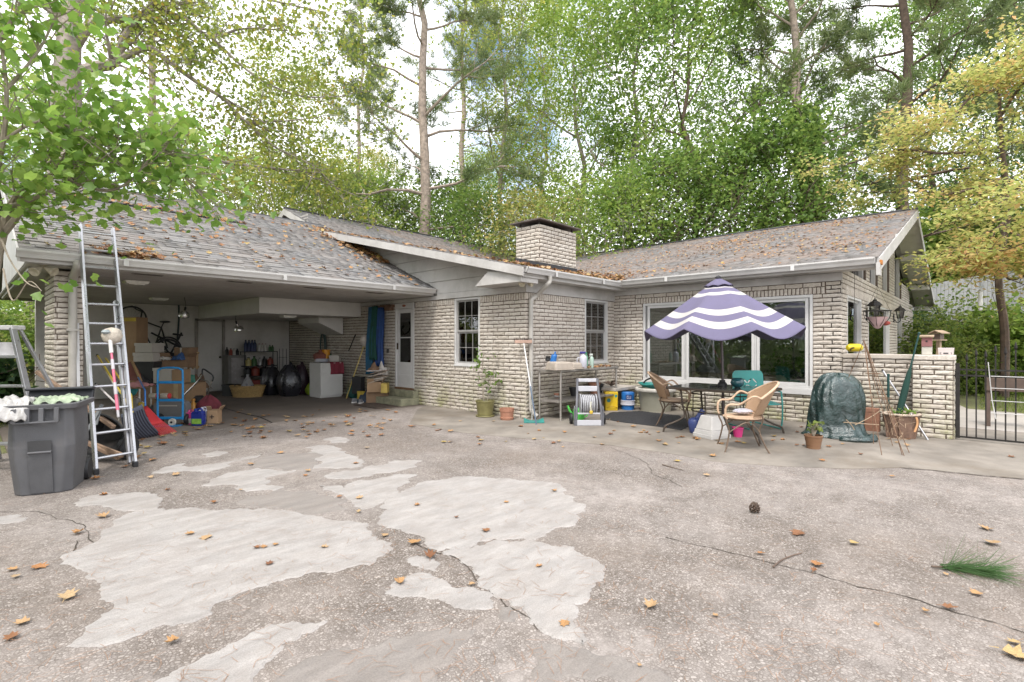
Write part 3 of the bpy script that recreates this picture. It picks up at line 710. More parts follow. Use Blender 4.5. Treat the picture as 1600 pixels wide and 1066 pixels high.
inner = MB(); wbox(inner, A_, a, b, z0 + .02, z1 - .135, -.075, -.088); inner = inner.build('inner_door', P('inner_door_grey', (.15, .14, .14), .5), house)
for c in range(3):
    for r_ in range(2):
        m = MB(); wd = (b - a - .24) / 3; wbox(m, A_, a + .12 + c * wd + .01, a + .12 + (c + 1) * wd - .01, z0 + 1.1 + r_ * .33, z0 + 1.4 + r_ * .33, -.071, -.0745); m.build('pane', P('dim_pane', (.05, .05, .055), .1), inner)
m = MB(); cdo = wf(A_)((s0 + s1) / 2, z1 - .065, .027); m.lathe([(.001, -.006), (.042, -.006), (.042, .006), (.001, .006)], 14, Matrix.Translation(cdo) @ Matrix.Rotation(R(90), 4, 'Y') @ Matrix.Diagonal((.7, 1.6, 1, 1))); m.build('door_plaque', P('plaque_red', (.28, .10, .06), .5), house)
m = MB(); wbox(m, A_, s1 + .26, s1 + .35, 1.17, 1.28, .03, .0); m.build('outlet_box', P('outlet_dark', (.09, .08, .07), .6), house, bev=.006)
# doorstep: mossy brick and stone, two treads
st = MB(); MOSS = P('mossy_concrete', (.25, .245, .165), .95, nv=.4, ns=7, bump=.4, bs=50, dirt=.4, worldc=True)
st.bb((XA - .02, 9.5, 0), (XA - .52, 10.75, .155)); st.bb((XA - .02, 9.52, .155), (XA - .16, 10.7, .31)); st.build('doorstep', MOSS, house, bev=.012)
# flood lights under the eaves and a wall lantern pair
FX = P('weathered_fixture', (.45, .40, .30), .6, dirt=.5, ns=14)
def flood(p, dirs):
    c = Vector(p); r_ = MB().lathe([(.055, 0), (.055, .03), (.03, .04)], 12, Matrix.Translation(c - Vector((0, 0, .04)))).build('flood_light', FX, house, smooth=True)
    for d in dirs:
        d = Vector(d).normalized(); k = c - Vector((0, 0, .05)) + d * .05; q = d.to_track_quat('Z', 'Y').to_matrix().to_4x4()
        MB().lathe([(.018, -.03), (.03, .02), (.045, .05), (.065, .11), (.06, .115), (.03, .10)], 12, Matrix.Translation(k) @ q).build('lamp_head', FX, r_, smooth=True)
flood((6.93, YB - .16, 2.60), ((-.8, -.3, -.35), (.3, -.8, -.3)))
flood((.72, CE + .28, 2.50), ((-.5, -.5, -.5), (.6, -.5, -.4)))
IRON = P('black_iron', (.03, .027, .025), .55, m=.4, nv=.4, ns=12, bump=.15)
LGL = glass('lantern_glass', (.8, .8, .75))
for px, py in ((1367, 483), (1406.5, 490)):
    w_ = PY(px, py, YD - .16); rt = MB(); T = Matrix.Translation(w_); sc_ = 1.0 if px < 1380 else 1.12
    rt.box(w_ + Vector((0, .14, -.12)), (.10, .03, .22)); rt.tube(curve([w_ + Vector((0, .13, -.16)), w_ + Vector((0, .06, -.24)), w_ + Vector((0, 0, -.2)), w_ + Vector((0, 0, -.12))], 5), .012, 6)
    for i in range(6):
        an = i * math.pi / 3; rt.bar(w_ + Vector((math.cos(an) * .07, math.sin(an) * .07, -.12)), w_ + Vector((math.cos(an) * .10, math.sin(an) * .10, .07)), .012, .012)
    rt.lathe([(.08, -.135), (.08, -.12)], 6, T); rt.lathe([(.15, .068), (.14, .085), (.09, .14), (.04, .17), (.04, .19), (.012, .2), (.01, .235)], 6, T)
    lo = rt.build('wall_lantern', IRON, house); MB().lathe([(.066, -.118), (.094, .066)], 6, T, cap0=False, cap1=False).build('lantern_glass', LGL, lo)
emit_bricks(BR, walls, 300)
# ================================================================== ground
def sstep(a, b, x):
    t = np.clip((x - a) / (b - a), 0, 1); return t * t * (3 - 2 * t)
def terr(x, y):
    r = np.hypot(x - 8, y - 6); s = x * FW.x + y * FW.y
    return -.03 + 2.7 * sstep(14.5, 25, r) * sstep(5, 13, s) + 1.5 * sstep(28, 60, r) * sstep(5, 13, s)
def soil_mat():
    mt, t, n, l, b = _nodes('leaf_strewn_lawn'); pos = n.new('ShaderNodeNewGeometry').outputs['Position']
    c = _ramp(n, l, _noise(n, l, pos, 1.3, 6, .7), [(.3, (.10, .085, .05)), (.48, (.115, .135, .045)), (.6, (.15, .17, .055)), (.75, (.20, .15, .085))])
    c = _mix(n, l, _ramp(n, l, _noise(n, l, pos, 40, 3), [(.4, .0), (.7, .7)]), c, (.23, .20, .10))
    l.new(c, b.inputs['Base Color']); b.inputs['Roughness'].default_value = .95
    bn = n.new('ShaderNodeBump'); bn.inputs['Strength'].default_value = .8; bn.inputs['Distance'].default_value = .05; l.new(_noise(n, l, pos, 25, 5), bn.inputs['Height']); l.new(bn.outputs[0], b.inputs['Normal'])
    return mt
xs = np.concatenate([np.linspace(-220, -32, 20), np.arange(-30, 60, 1.2), np.linspace(62, 260, 20)]); ys = xs.copy()
XX, YY = np.meshgrid(xs, ys); ZZ = terr(XX, YY); nx_ = len(xs)
ii = np.arange(nx_ - 1)[None] + np.arange(nx_ - 1)[:, None] * nx_
ground = npmesh('ground', np.stack([XX, YY, ZZ], -1).reshape(-1, 3), np.stack([ii, ii + 1, ii + nx_ + 1, ii + nx_], -1).reshape(-1, 4), soil_mat(), smooth=True); S(ground)
def aggregate_mat():
    mt, t, n, l, b = _nodes('exposed_aggregate'); pos = n.new('ShaderNodeNewGeometry').outputs['Position']
    wv = n.new('ShaderNodeVectorMath'); wv.operation = 'ADD'
    vo = n.new('ShaderNodeTexVoronoi'); vo.inputs['Scale'].default_value = 62; l.new(pos, vo.inputs['Vector']); vo.inputs['Randomness'].default_value = 1
    ve = n.new('ShaderNodeTexVoronoi'); ve.inputs['Scale'].default_value = 62; ve.feature = 'DISTANCE_TO_EDGE'; l.new(pos, ve.inputs['Vector'])
    sp = n.new('ShaderNodeSeparateColor'); l.new(vo.outputs['Color'], sp.inputs[0])
    peb = _ramp(n, l, sp.outputs[0], [(0, (.14, .12, .106)), (.3, (.205, .178, .16)), (.7, (.27, .238, .216)), (1, (.37, .332, .305))])
    eg = _ramp(n, l, ve.outputs['Distance'], [(.02, 0), (.16, 1)])
    c = _mix(n, l, eg, (.105, .085, .07), peb)
    # cement film left on the high places hides the pebbles
    film = _ramp(n, l, _noise(n, l, pos, .55, 8, .68), [(.40, 0), (.62, 1)])
    fine = _ramp(n, l, _noise(n, l, pos, 9, 6, .75), [(.35, .25), (.65, .95)])
    fm = n.new('ShaderNodeMath'); fm.operation = 'MULTIPLY'; l.new(film, fm.inputs[0]); l.new(fine, fm.inputs[1])
    c = _mix(n, l, fm.outputs[0], c, (.305, .272, .252))
    br = _ramp(n, l, _noise(n, l, pos, .38, 6, .7), [(.48, 0), (.72, 1)])
    bf = n.new('ShaderNodeMath'); bf.operation = 'MULTIPLY'; bf.inputs[1].default_value = .5; l.new(br, bf.inputs[0])
    c = _mix(n, l, bf.outputs[0], c, (.19, .15, .12))
    sm_ = _ramp(n, l, _noise(n, l, pos, 2.8, 6, .7), [(.3, .78), (.7, 1.12)])
    c = _mix(n, l, 1.0, c, sm_, 'MULTIPLY')
    l.new(c, b.inputs['Base Color']); b.inputs['Roughness'].default_value = .85; b.inputs['Specular IOR Level'].default_value = .3
    h1 = _ramp(n, l, ve.outputs['Distance'], [(0, 0), (.25, 1)])
    iv = n.new('ShaderNodeMath'); iv.operation = 'MULTIPLY_ADD'; l.new(fm.outputs[0], iv.inputs[0]); iv.inputs[1].default_value = -.8; iv.inputs[2].default_value = 1
    hh = n.new('ShaderNodeMath'); hh.operation = 'MULTIPLY'; l.new(h1, hh.inputs[0]); l.new(iv.outputs[0], hh.inputs[1])
    bn = n.new('ShaderNodeBump'); bn.inputs['Strength'].default_value = .55; bn.inputs['Distance'].default_value = .006; l.new(hh.outputs[0], bn.inputs['Height'])
    b2 = n.new('ShaderNodeBump'); b2.inputs['Strength'].default_value = .3; b2.inputs['Distance'].default_value = .03; l.new(_noise(n, l, pos, 3.5, 6, .7), b2.inputs['Height']); l.new(bn.outputs[0], b2.inputs['Normal'])
    l.new(b2.outputs[0], b.inputs['Normal']); return mt
AGG = aggregate_mat()
drive = MB(); drive.prism([(-13, -14, -.06), (11.5, -14, -.06), (11.5, 6.4, -.06), (XA + .1, 6.4, -.06), (XA + .1, 9.3, -.06), (.4, 9.3, -.06), (-13, 3.0, -.06)], (0, 0, .06))
drive = S(drive.build('driveway', AGG))
CFL = P('carport_floor_concrete', (.155, .13, .11), .85, nv=.3, ns=1.3, bump=.3, bs=40, dirt=.5, worldc=True)
S(MB().prism([(.4, 9.3, -.05), (XA, 9.3, -.05), (XA, 16.4, -.05), (.4, 16.4, -.05)], (0, 0, .052)).build('carport_floor', CFL))
PATHM = P('path_concrete', (.36, .33, .30), .85, nv=.2, ns=1.2, bump=.25, bs=60, dirt=.35, worldc=True)
APR = P('apron_concrete', (.215, .19, .162), .85, nv=.38, ns=1.6, bump=.25, bs=50, dirt=.8, worldc=True)
apq = [G(x, y) for x, y in ((652, 640), (640, 662), (720, 676), (800, 684), (880, 690), (960, 697), (1040, 708), (1120, 722), (1220, 729), (1330, 733), (1420, 731), (1520, 741), (1640, 752))]
S(MB().prism([(q.x, q.y, -.05) for q in apq] + [(11.4, -1.5, -.05), (11.4, 6.3, -.05), (XA + .05, 6.3, -.05), (XA + .05, 9.3, -.05)], (0, 0, .054)).build('patio_apron', APR))
S(MB().prism([(11.5, -4, -.06), (13.6, -4, -.06), (14.8, .2, -.06), (19, 1.0, -.06), (19, 1.7, -.06), (11.5, 1.7, -.06)], (0, 0, .055)).build('garden_path', PATHM))
# ---- patches of smooth cement trowelled over the aggregate, outlines measured on the ground
def patch_mat(name, c, speck):
    mt, t, n, l, b = _nodes(name); pos = n.new('ShaderNodeNewGeometry').outputs['Position']
    sc_ = n.new('ShaderNodeMapping'); sc_.inputs['Scale'].default_value = (1, 3.2, 1); sc_.inputs['Rotation'].default_value = (0, 0, .5); l.new(pos, sc_.inputs[0])
    f = _ramp(n, l, _noise(n, l, sc_.outputs[0], 2.4, 8, .7), [(.35, 0), (.65, 1)])
    cc = _mix(n, l, f, [x * .72 for x in c], c)
    f2 = _ramp(n, l, _noise(n, l, pos, 3.2, 10, .78), [(.42, 0), (.72, 1)])
    m2 = n.new('ShaderNodeMath'); m2.operation = 'MULTIPLY'; m2.inputs[1].default_value = speck; l.new(f2, m2.inputs[0])
    cc = _mix(n, l, m2.outputs[0], cc, (.20, .165, .14))
    sp = _ramp(n, l, _noise(n, l, pos, 130, 2, .8), [(.3, .8), (.6, 1.05)]); cc = _mix(n, l, 1.0, cc, sp, 'MULTIPLY')
    l.new(cc, b.inputs['Base Color']); b.inputs['Roughness'].default_value = .85
    bn = n.new('ShaderNodeBump'); bn.inputs['Strength'].default_value = .5; bn.inputs['Distance'].default_value = .012; l.new(_noise(n, l, sc_.outputs[0], 10, 8, .75), bn.inputs['Height']); l.new(bn.outputs[0], b.inputs['Normal'])
    return mt
PWH, PGR = patch_mat('white_patch_cement', (.345, .322, .305), .5), patch_mat('grey_patch_cement', (.235, .21, .192), .4)
from mathutils.geometry import tessellate_polygon
PATCHES = [
 (0, 2.5, 0, 660, PWH, [(255,878),(330,800),(395,660),(300,575),(390,440),(450,380),(520,350),(640,345),(800,340),(940,335),(1060,340),(1160,350),(1270,375),(1370,385),(1440,400),(1530,470),(1520,510),(1330,580),(1130,610),(960,660),(830,720),(830,750),(740,785),(640,790),(560,830),(470,860),(390,880)]),
 (1, 2.5, 0, 660, PWH, [(285,318),(340,290),(400,275),(560,275),(640,295),(645,345),(590,352),(520,348),(470,345),(400,330)]),
 (2, 2.5, 0, 660, PWH, [(600,1015),(700,960),(800,910),(920,860),(1000,815),(1100,785),(1280,775),(1180,830),(1100,870),(1040,940),(990,1015),(900,1080),(500,1080)]),
 (0, 2.5, 0, 660, PWH, [(785,125),(850,112),(890,120),(860,132),(800,137)]),
 (0, 2.5, 0, 660, PWH, [(590,200),(640,175),(720,160),(740,175),(850,160),(940,140),(1018,122),(990,140),(900,160),(860,185),(790,200),(740,190),(640,200)]),
 (1, 2.5, 0, 660, PWH, [(785,250),(840,220),(920,195),(1000,180),(1060,185),(1190,185),(1090,205),(1040,220),(1110,255),(1080,270),(960,272),(930,250)]),
 (0, 2.5, 0, 660, PWH, [(1190,100),(1270,90),(1320,110),(1360,125),(1420,150),(1420,170),(1330,180),(1220,180),(1240,150),(1200,120)]),
 (0, 2.5, 0, 660, PWH, [(1265,70),(1310,57),(1355,65),(1350,80),(1290,82)]),
 (2, 2.5, 0, 660, PWH, [(1270,210),(1340,190),(1450,170),(1540,150),(1650,152),(1630,175),(1480,200),(1350,222),(1290,222)]),
 (0, 2.5, 0, 660, PWH, [(-40,372),(40,362),(110,372),(100,385),(20,398),(-40,398)]),
 (1, 2.625, 500, 660, PWH, [(330,290),(400,250),(500,235),(640,225),(720,232),(860,240),(960,250),(1000,290),(1050,330),(1090,365),(1060,400),(1020,430),(920,470),(880,490),(780,480),(660,490),(560,520),(480,530),(420,470),(330,440),(240,420),(280,360)]),
 (0, 2.625, 500, 660, PWH, [(0,260),(100,270),(150,240),(300,215),(400,215),(360,250),(330,290),(260,330),(180,360),(130,330),(100,300),(10,280)]),
 (2, 2.625, 500, 660, PWH, [(500,535),(560,520),(700,490),(850,480),(930,500),(1040,510),(1120,560),(1175,600),(1160,650),(1110,710),(1040,750),(1040,810),(1080,860),(1085,920),(980,890),(900,850),(850,800),(780,750),(720,720),(690,690),(650,640),(620,590),(560,555)]),
 (0, 2.625, 500, 660, PWH, [(265,705),(300,660),(360,630),(450,620),(520,650),(560,680),(640,680),(710,700),(715,740),(690,770),(600,770),(520,745),(430,720),(340,720)]),
 (0, 2.625, 500, 660, PWH, [(360,570),(400,545),(470,560),(480,610),(420,600)]),
 (0, 2.625, 500, 660, PGR, [(0,960),(150,930),(290,880),(400,860),(520,840),(640,850),(600,900),(560,960),(480,1010),(430,1100),(-200,1100),(-100,1000)]),
 (0, 2.625, 500, 660, PGR, [(735,770),(780,755),(830,790),(800,820),(740,810)]),
 (0, 2.625, 500, 660, PGR, [(860,930),(920,905),(1000,920),(1090,930),(1150,960),(1220,960),(1330,1000),(1440,1050),(1460,1100),(930,1100),(890,1000)]),
 (3, 2.5, 0, 660, PGR, [(920,320),(960,290),(1100,265),(1230,270),(1350,300),(1360,340),(1260,365),(1150,345),(1050,335),(960,335)]),
 (3, 2.5, 0, 660, PGR, [(1000,150),(1100,125),(1230,120),(1240,150),(1180,190),(1060,180)]),
]
def make_patch(k, sc_, ox, oy, mat, pts):
    g = [G(ox + x / sc_, oy + y / sc_).xy for x, y in pts]
    for it in range(4):
        o = []
        for i, p in enumerate(g):
            q = g[(i + 1) % len(g)]; d = q - p; m = (p + q) / 2
            if d.length > .03: m = m + Vector((-d.y, d.x)) * U(-.24, .24); o += [p, m]
            else: o.append(p)
        g = o
    c = sum(g, Vector((0, 0))) / len(g); h = .005 + .0012 * k + random.random() * .0008
    n = len(g); a2 = sum(g[i].x * g[(i + 1) % n].y - g[(i + 1) % n].x * g[i].y for i in range(n)); sg = 1 if a2 > 0 else -1
    inn = []
    for i in range(n):
        t = (g[(i + 1) % n] - g[i - 1]); t = t.normalized() if t.length else Vector((1, 0)); inn.append(g[i] + Vector((-t.y, t.x)) * sg * .012)
    mb = MB(); mb.v = [(p.x, p.y, .0005) for p in g] + [(p.x, p.y, h) for p in inn]
    mb.f = [(i, (i + 1) % n, n + (i + 1) % n, n + i) for i in range(n)]
    mb.f += [tuple(n + j for j in t) for t in tessellate_polygon([[Vector((p.x, p.y, 0)) for p in inn]])]
    return mb.build('cement_patch', mat, drive)
for a in PATCHES: make_patch(*a)
CRK = P('crack_dark', (.05, .04, .03), .95)
def crack(pts, w0):
    g = [G(x, y) for x, y in pts]
    for it in range(3):
        o = []
        for p, q in zip(g, g[1:]): d = q - p; o += [p, (p + q) / 2 + Vector((-d.y, d.x, 0)) * U(-.09, .09)]
        g = o + [g[-1]]
    mb = MB(); L_ = []; 
    for i, p in enumerate(g):
        t = (g[min(i + 1, len(g) - 1)] - g[max(i - 1, 0)]).normalized(); q = Vector((-t.y, t.x, 0)) * w0 * U(.3, 1) * .5
        mb.v += [tuple(p - q + Vector((0, 0, .004))), tuple(p + q + Vector((0, 0, .004)))]
        if i: k = 2 * i; mb.f.append((k - 2, k - 1, k + 1, k))
    mb.build('crack', CRK, drive)
for pts, w0 in (([(1405,731),(1450,735),(1500,740),(1560,746),(1640,755)], .03), ([(955,700),(1000,718),(1020,742),(1066,762)], .008), ([(1040,840),(1110,856),(1180,874),(1260,893),(1340,918),(1440,940),(1560,975),(1640,1000)], .010),
                ([(690,862),(720,878),(742,905),(765,925),(790,948),(820,962),(840,985)], .010), ([(640,842),(660,856),(690,866)], .012), ([(0,800),(60,800),(130,820),(150,850)], .008), ([(120,845),(118,880),(160,905)], .01)): crack(pts, w0)

# ================================================================== vegetation
BARK = P('bark_grey', (.32, .275, .24), .95, nv=.45, ns=5, bump=.9, bs=14)
BARKP = P('bark_pine', (.34, .275, .23), .95, nv=.5, ns=7, bump=.9, bs=10)
BARKD = P('bark_dark', (.12, .085, .065), .95, nv=.5, ns=7, bump=.9, bs=10)
TWIG = P('twig_pale', (.30, .255, .20), .9, nv=.3, ns=9, bump=.3)
LM = {
 'green': leafmat('leaf_green', [(0, (.065, .125, .035)), (.35, (.14, .235, .055)), (.7, (.235, .34, .075)), (1, (.36, .42, .11))]),
 'bright': leafmat('leaf_bright', [(0, (.10, .18, .04)), (.35, (.20, .31, .06)), (.7, (.32, .42, .09)), (1, (.46, .50, .15))]),
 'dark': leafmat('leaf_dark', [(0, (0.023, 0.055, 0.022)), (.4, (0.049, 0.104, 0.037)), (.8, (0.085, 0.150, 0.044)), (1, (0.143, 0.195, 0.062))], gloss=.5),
 'yellow': leafmat('leaf_yellow', [(0, (.14, .20, .045)), (.35, (.25, .32, .07)), (.65, (.37, .42, .09)), (.88, (.50, .44, .10)), (1, (.58, .36, .09))]),
 'pale': leafmat('leaf_pale', [(0, (0.143, 0.195, 0.050)), (.4, (0.286, 0.332, 0.094)), (.72, (0.442, 0.416, 0.125)), (1, (0.598, 0.390, 0.150))]),
 'dogwood': leafmat('leaf_dogwood', [(0, (.26, .32, .09)), (.35, (.42, .46, .14)), (.6, (.56, .53, .19)), (.8, (.66, .46, .20)), (1, (.66, .34, .18))]),
 'fig': leafmat('leaf_fig', [(0, (.10, .20, .035)), (.4, (.19, .33, .06)), (.8, (.30, .43, .09)), (1, (.42, .50, .14))], gloss=.6, rough=.36),
 'needle': leafmat('pine_needle', [(0, (.09, .14, .05)), (.4, (.16, .215, .085)), (.8, (.25, .29, .12)), (1, (.34, .30, .15))]),
 'azalea': leafmat('leaf_azalea', [(0, (0.065, 0.111, 0.022)), (.4, (0.156, 0.221, 0.044)), (.8, (0.286, 0.325, 0.075)), (1, (0.429, 0.390, 0.100))]),
}
DIA = (np.array([(0, 0, 0), (.42, .30, .06), (1, 0, -.06), (.45, -.30, .06)]), np.array([(0, 1, 2, 3)]))
LOBE = (np.array([(0, 0, 0), (.18, .42, .05), (.5, .30, .06), (.72, .52, .02), (1, 0, -.08), (.72, -.52, .02), (.5, -.30, .06), (.18, -.42, .05)]), np.array([(0, 1, 2, 3), (0, 3, 4, 4), (0, 4, 5, 5), (0, 5, 6, 7)]))
FIGL = (np.array([(0, 0, 0), (.10, .42, .04), (.34, .32, .03), (.66, .44, .02), (.74, .25, .02), (1, 0, -.12), (.74, -.25, .02), (.66, -.44, .02), (.34, -.32, .03), (.10, -.42, .04)]), np.array([(0, 1, 2, 2), (0, 2, 4, 5), (2, 3, 4, 4), (0, 5, 6, 8), (6, 7, 8, 8), (0, 8, 9, 9)]))
NEED = (np.array([(0, .5, 0), (1, .12, -.05), (1, -.12, -.05), (0, -.5, 0)]), np.array([(0, 1, 2, 3)]))
rs = np.random.RandomState(11)
def norm(a): return a / np.maximum(np.linalg.norm(a, axis=-1, keepdims=True), 1e-9)
def leaves(Pt, size, templ=DIA, up=.6, dirs=None, flat=1.0, droop=0.0):
    """one leaf at every point: returns vertex and face arrays"""
    n = len(Pt); TV, TF = templ
    nm = rs.normal(size=(n, 3)); nm[:, 2] = np.abs(nm[:, 2]) * .6 + up; nm = norm(nm)
    d = rs.normal(size=(n, 3)) if dirs is None else dirs + rs.normal(size=(n, 3)) * .5
    d[:, 2] -= droop
    d = norm(d - nm * np.sum(d * nm, 1, keepdims=True)); bt = np.cross(nm, d)
    sz = (size * (0.65 + .7 * rs.rand(n)))[:, None, None]
    V = Pt[:, None, :] + sz * (TV[None, :, 0:1] * d[:, None] + TV[None, :, 1:2] * bt[:, None] * flat + TV[None, :, 2:3] * nm[:, None])
    k = len(TV); Q = TF[None] + (np.arange(n) * k)[:, None, None]
    return V.reshape(-1, 3), Q.reshape(-1, TF.shape[1])
def fixq(Q):
    return Q
def crown_obj(name, parts, mat, parent):
    V = np.concatenate([p[0] for p in parts]); off = 0; Qs = []
    for v, q in parts: Qs.append(q + off); off += len(v)
    Q = np.concatenate(Qs)
    deg = Q[:, 2] == Q[:, 3]
    if deg.any():
        me = bpy.data.meshes.new(name); Qa, Qt = Q[~deg], Q[deg][:, :3]
        tot = np.concatenate([np.full(len(Qa), 4), np.full(len(Qt), 3)]).astype(np.int32); loops = np.concatenate([Qa.ravel(), Qt.ravel()]).astype(np.int32)
        me.vertices.add(len(V)); me.vertices.foreach_set('co', V.astype(np.float32).ravel()); me.loops.add(len(loops)); me.loops.foreach_set('vertex_index', loops)
        me.polygons.add(len(tot)); me.polygons.foreach_set('loop_start', np.concatenate([[0], np.cumsum(tot)[:-1]]).astype(np.int32)); me.polygons.foreach_set('loop_total', tot); me.update(calc_edges=True)
        me.materials.append(mat); o = bpy.data.objects.new(name, me); COL.objects.link(o); o.parent = parent; return o
    return npmesh(name, V, Q, mat, parent)
def grow(mb, p, d, L_, r, lev, maxlev, ends, rg, nseg=5, bend=.25, lift=.08, kids=(5, 4, 4), spread=.8, shrink=.62, start=.3):
    pts = [p.copy()]; q = p.copy(); dd = d.normalized(); rad = [r]
    for i in range(nseg):
        dd = (dd + Vector((rg.gauss(0, bend), rg.gauss(0, bend), rg.gauss(0, bend) + lift)) * .5).normalized(); q = q + dd * (L_ / nseg); pts.append(q.copy()); rad.append(max(r * (1 - .8 * (i + 1) / nseg), .006))
    mb.tube(pts, rad, 8 if lev == 0 else (6 if lev == 1 else 4), cap=False)
    if lev >= maxlev:
        for i in range(1, len(pts)): ends.append((pts[i], dd))
        return
    nk = kids[min(lev, len(kids) - 1)]
    for k in range(nk):
        t = start + (1 - start) * (k + rg.random()) / nk; i = min(int(t * nseg), nseg - 1); f = t * nseg - i
        b = pts[i].lerp(pts[i + 1], f); ax = Vector((rg.gauss(0, 1), rg.gauss(0, 1), rg.gauss(0, .6))); td = (pts[i + 1] - pts[i]).normalized()
        side = (ax - td * ax.dot(td)).normalized(); nd = (td * (1 - spread * .6) + side * spread).normalized()
        grow(mb, b, nd, L_ * shrink * rg.uniform(.7, 1.15) * (1.15 - .5 * t), rad[i] * .55, lev + 1, maxlev, ends, rg, max(3, nseg - 1), bend, lift, kids, spread, shrink, .25)
def hardwood(seed, h=18.0, base=.28, spread=4.5, nl=26000, lsize=.20, r0=.22, templ=DIA, clump=.55, kids=(6, 4), lift=.12, up=.6):
    """trunk mesh and leaf arrays for one broadleaf tree, base at the origin"""
    rg = random.Random(seed); mb = MB(); ends = []
    n = 9; pts = [Vector((rg.gauss(0, .10) * i * .5, rg.gauss(0, .10) * i * .5, h * .92 * i / n)) for i in range(n + 1)]
    pts[0] = Vector((0, 0, -.6)); rad = [r0 * (1.25 if i == 0 else 1) * (1 - .86 * i / n) for i in range(n + 1)]
    mb.tube(pts, rad, 9)
    nb = 15
    for k in range(nb):
        t = base + (1 - base) * (k + rg.random() * .8) / nb; i = min(int(t * n), n - 1); b = pts[i].lerp(pts[i + 1], t * n - i)
        an = k * 2.4 + rg.uniform(-.5, .5); el = .35 + .7 * t; prof = math.sin(math.pi * min(1, (t - base) / (1 - base) * .8 + .22)) ** .7
        grow(mb, b, Vector((math.cos(an), math.sin(an), el)), spread * (.45 + .7 * prof), rad[i] * .5, 1, 3, ends, rg, 5, .28, lift, (0, kids[0], kids[1]), .8, .58, .25)
    E_ = np.array([list(e[0]) for e in ends]); w_ = rs.randint(0, len(E_), nl)
    wt = (.4 + rs.rand(len(E_))); w_ = rs.choice(len(E_), nl, p=wt / wt.sum())
    Pt = E_[w_] + rs.normal(size=(nl, 3)) * np.array([clump, clump, clump * .55])
    return mb, leaves(Pt, lsize, templ, up)
def pine(seed, h=24.0, base=.45, spread=4.2, nt=900, per=26, nsize=.34, r0=.28, lean=(0, 0), dead=3):
    rg = random.Random(seed); mb = MB(); ends = []; n = 12
    pts = [Vector((lean[0] * i / n * h + rg.gauss(0, .04) * i * .5, lean[1] * i / n * h + rg.gauss(0, .04) * i * .5, h * i / n - (.6 if i == 0 else 0))) for i in range(n + 1)]; rad = [r0 * (1 - .8 * i / n) for i in range(n + 1)]
    mb.tube(pts, rad, 9); nb = 26
    for k in range(nb):
        t = base + (.98 - base) * (k + rg.random() * .8) / nb; i = min(int(t * n), n - 1); b = pts[i].lerp(pts[i + 1], t * n - i); an = k * 2.4 + rg.uniform(-.6, .6)
        L_ = spread * (1.15 - .75 * (t - base) / (1 - base)) * rg.uniform(.55, 1.1)
        grow(mb, b, Vector((math.cos(an), math.sin(an), .15 + .55 * (t - base) / (1 - base))), L_, rad[i] * .34, 1, 2, ends, rg, 6, .3, .10, (0, 6), .75, .5, .4)
    for k in range(dead):
        t = base * rg.uniform(.5, .98); i = min(int(t * n), n - 1); b = pts[i].lerp(pts[i + 1], t * n - i); an = rg.uniform(0, 6.3)
        grow(mb, b, Vector((math.cos(an), math.sin(an), .2)), spread * .6, rad[i] * .25, 2, 2, [], rg, 5, .3, .05)
    E_ = np.array([list(e[0]) for e in ends]); dE = np.array([list(e[1]) for e in ends]); w_ = rs.randint(0, len(E_), nt)
    C = E_[w_] + rs.normal(size=(nt, 3)) * .16; dd = norm(dE[w_] + np.array([0, 0, .5]))
    Pt = np.repeat(C, per, 0) + rs.normal(size=(nt * per, 3)) * .05; dd = np.repeat(dd, per, 0) + rs.normal(size=(nt * per, 3)) * .75
    V, Q = leaves(Pt, nsize, NEED, .1, dirs=dd, flat=.075)
    return mb, (V, Q)
def tree(name, label, cat, maker, bark, leaf, px, d, rz=0, sc=1.0, group=None, z=None, kw={}):
    p = D(px, CY, d); zt = float(terr(p.x, p.y)) if z is None else z
    root = E(name, label, cat, (p.x, p.y, zt), rz, group); root.scale = (sc, sc, sc)
    mb, lv = maker(**kw); mb.build('trunk', bark, root, smooth=True); crown_obj('crown', [lv], leaf, root); return root
def retree(src, label, px, d, rz, sc, bark=None, leaf=None, group=None, z=None, pos=None):
    c = copy_tree(src); p = D(px, CY, d) if pos is None else Vector((*pos, 0)); zt = float(terr(p.x, p.y)) if z is None else z
    c.location = (p.x, p.y, zt); c.rotation_euler.z = rz; c.scale = (sc, sc, sc) if not hasattr(sc, '__len__') else sc; c['label'] = label
    if group: c['group'] = group
    elif 'group' in c: del c['group']
    for ch in c.children:
        m_ = leaf if ch.name.startswith('crown') else bark
        if m_ is not None: ch.material_slots[0].link = 'OBJECT'; ch.material_slots[0].material = m_
    return c
GW = 'trees of the wood behind the house'
# broadleaf prototypes, each of them a tree in view
hA = tree('broadleaf_tree', 'tall bright green broadleaf tree rising just right of the brick chimney', 'tree', hardwood, BARK, LM['bright'], 985, 25, .3, 1.0, GW, kw=dict(seed=3, h=20, base=.16, spread=4.6, nl=16500, lsize=.18))
hB = tree('broadleaf_tree', 'dense mid-green broadleaf tree behind the middle of the right roof ridge', 'tree', hardwood, BARKD, LM['green'], 1085, 22.5, 1.2, 1.0, GW, kw=dict(seed=8, h=18, base=.13, spread=4.3, nl=17500, lsize=.17))
hC = tree('broadleaf_tree', 'sparse slender tree with upright twin-looking stems and yellowing leaves', 'tree', hardwood, BARK, LM['yellow'], 788, 27, 2.0, 1.0, GW, kw=dict(seed=15, h=22, base=.33, spread=3.6, nl=9000, lsize=.17, lift=.3, clump=.6))
hD = tree('broadleaf_tree', 'small dark green bushy tree left of the brick chimney', 'tree', hardwood, BARKD, LM['green'], 752, 23, .5, 1.0, GW, kw=dict(seed=21, h=7.6, base=.12, spread=2.9, nl=8500, lsize=.15, r0=.12, clump=.55))
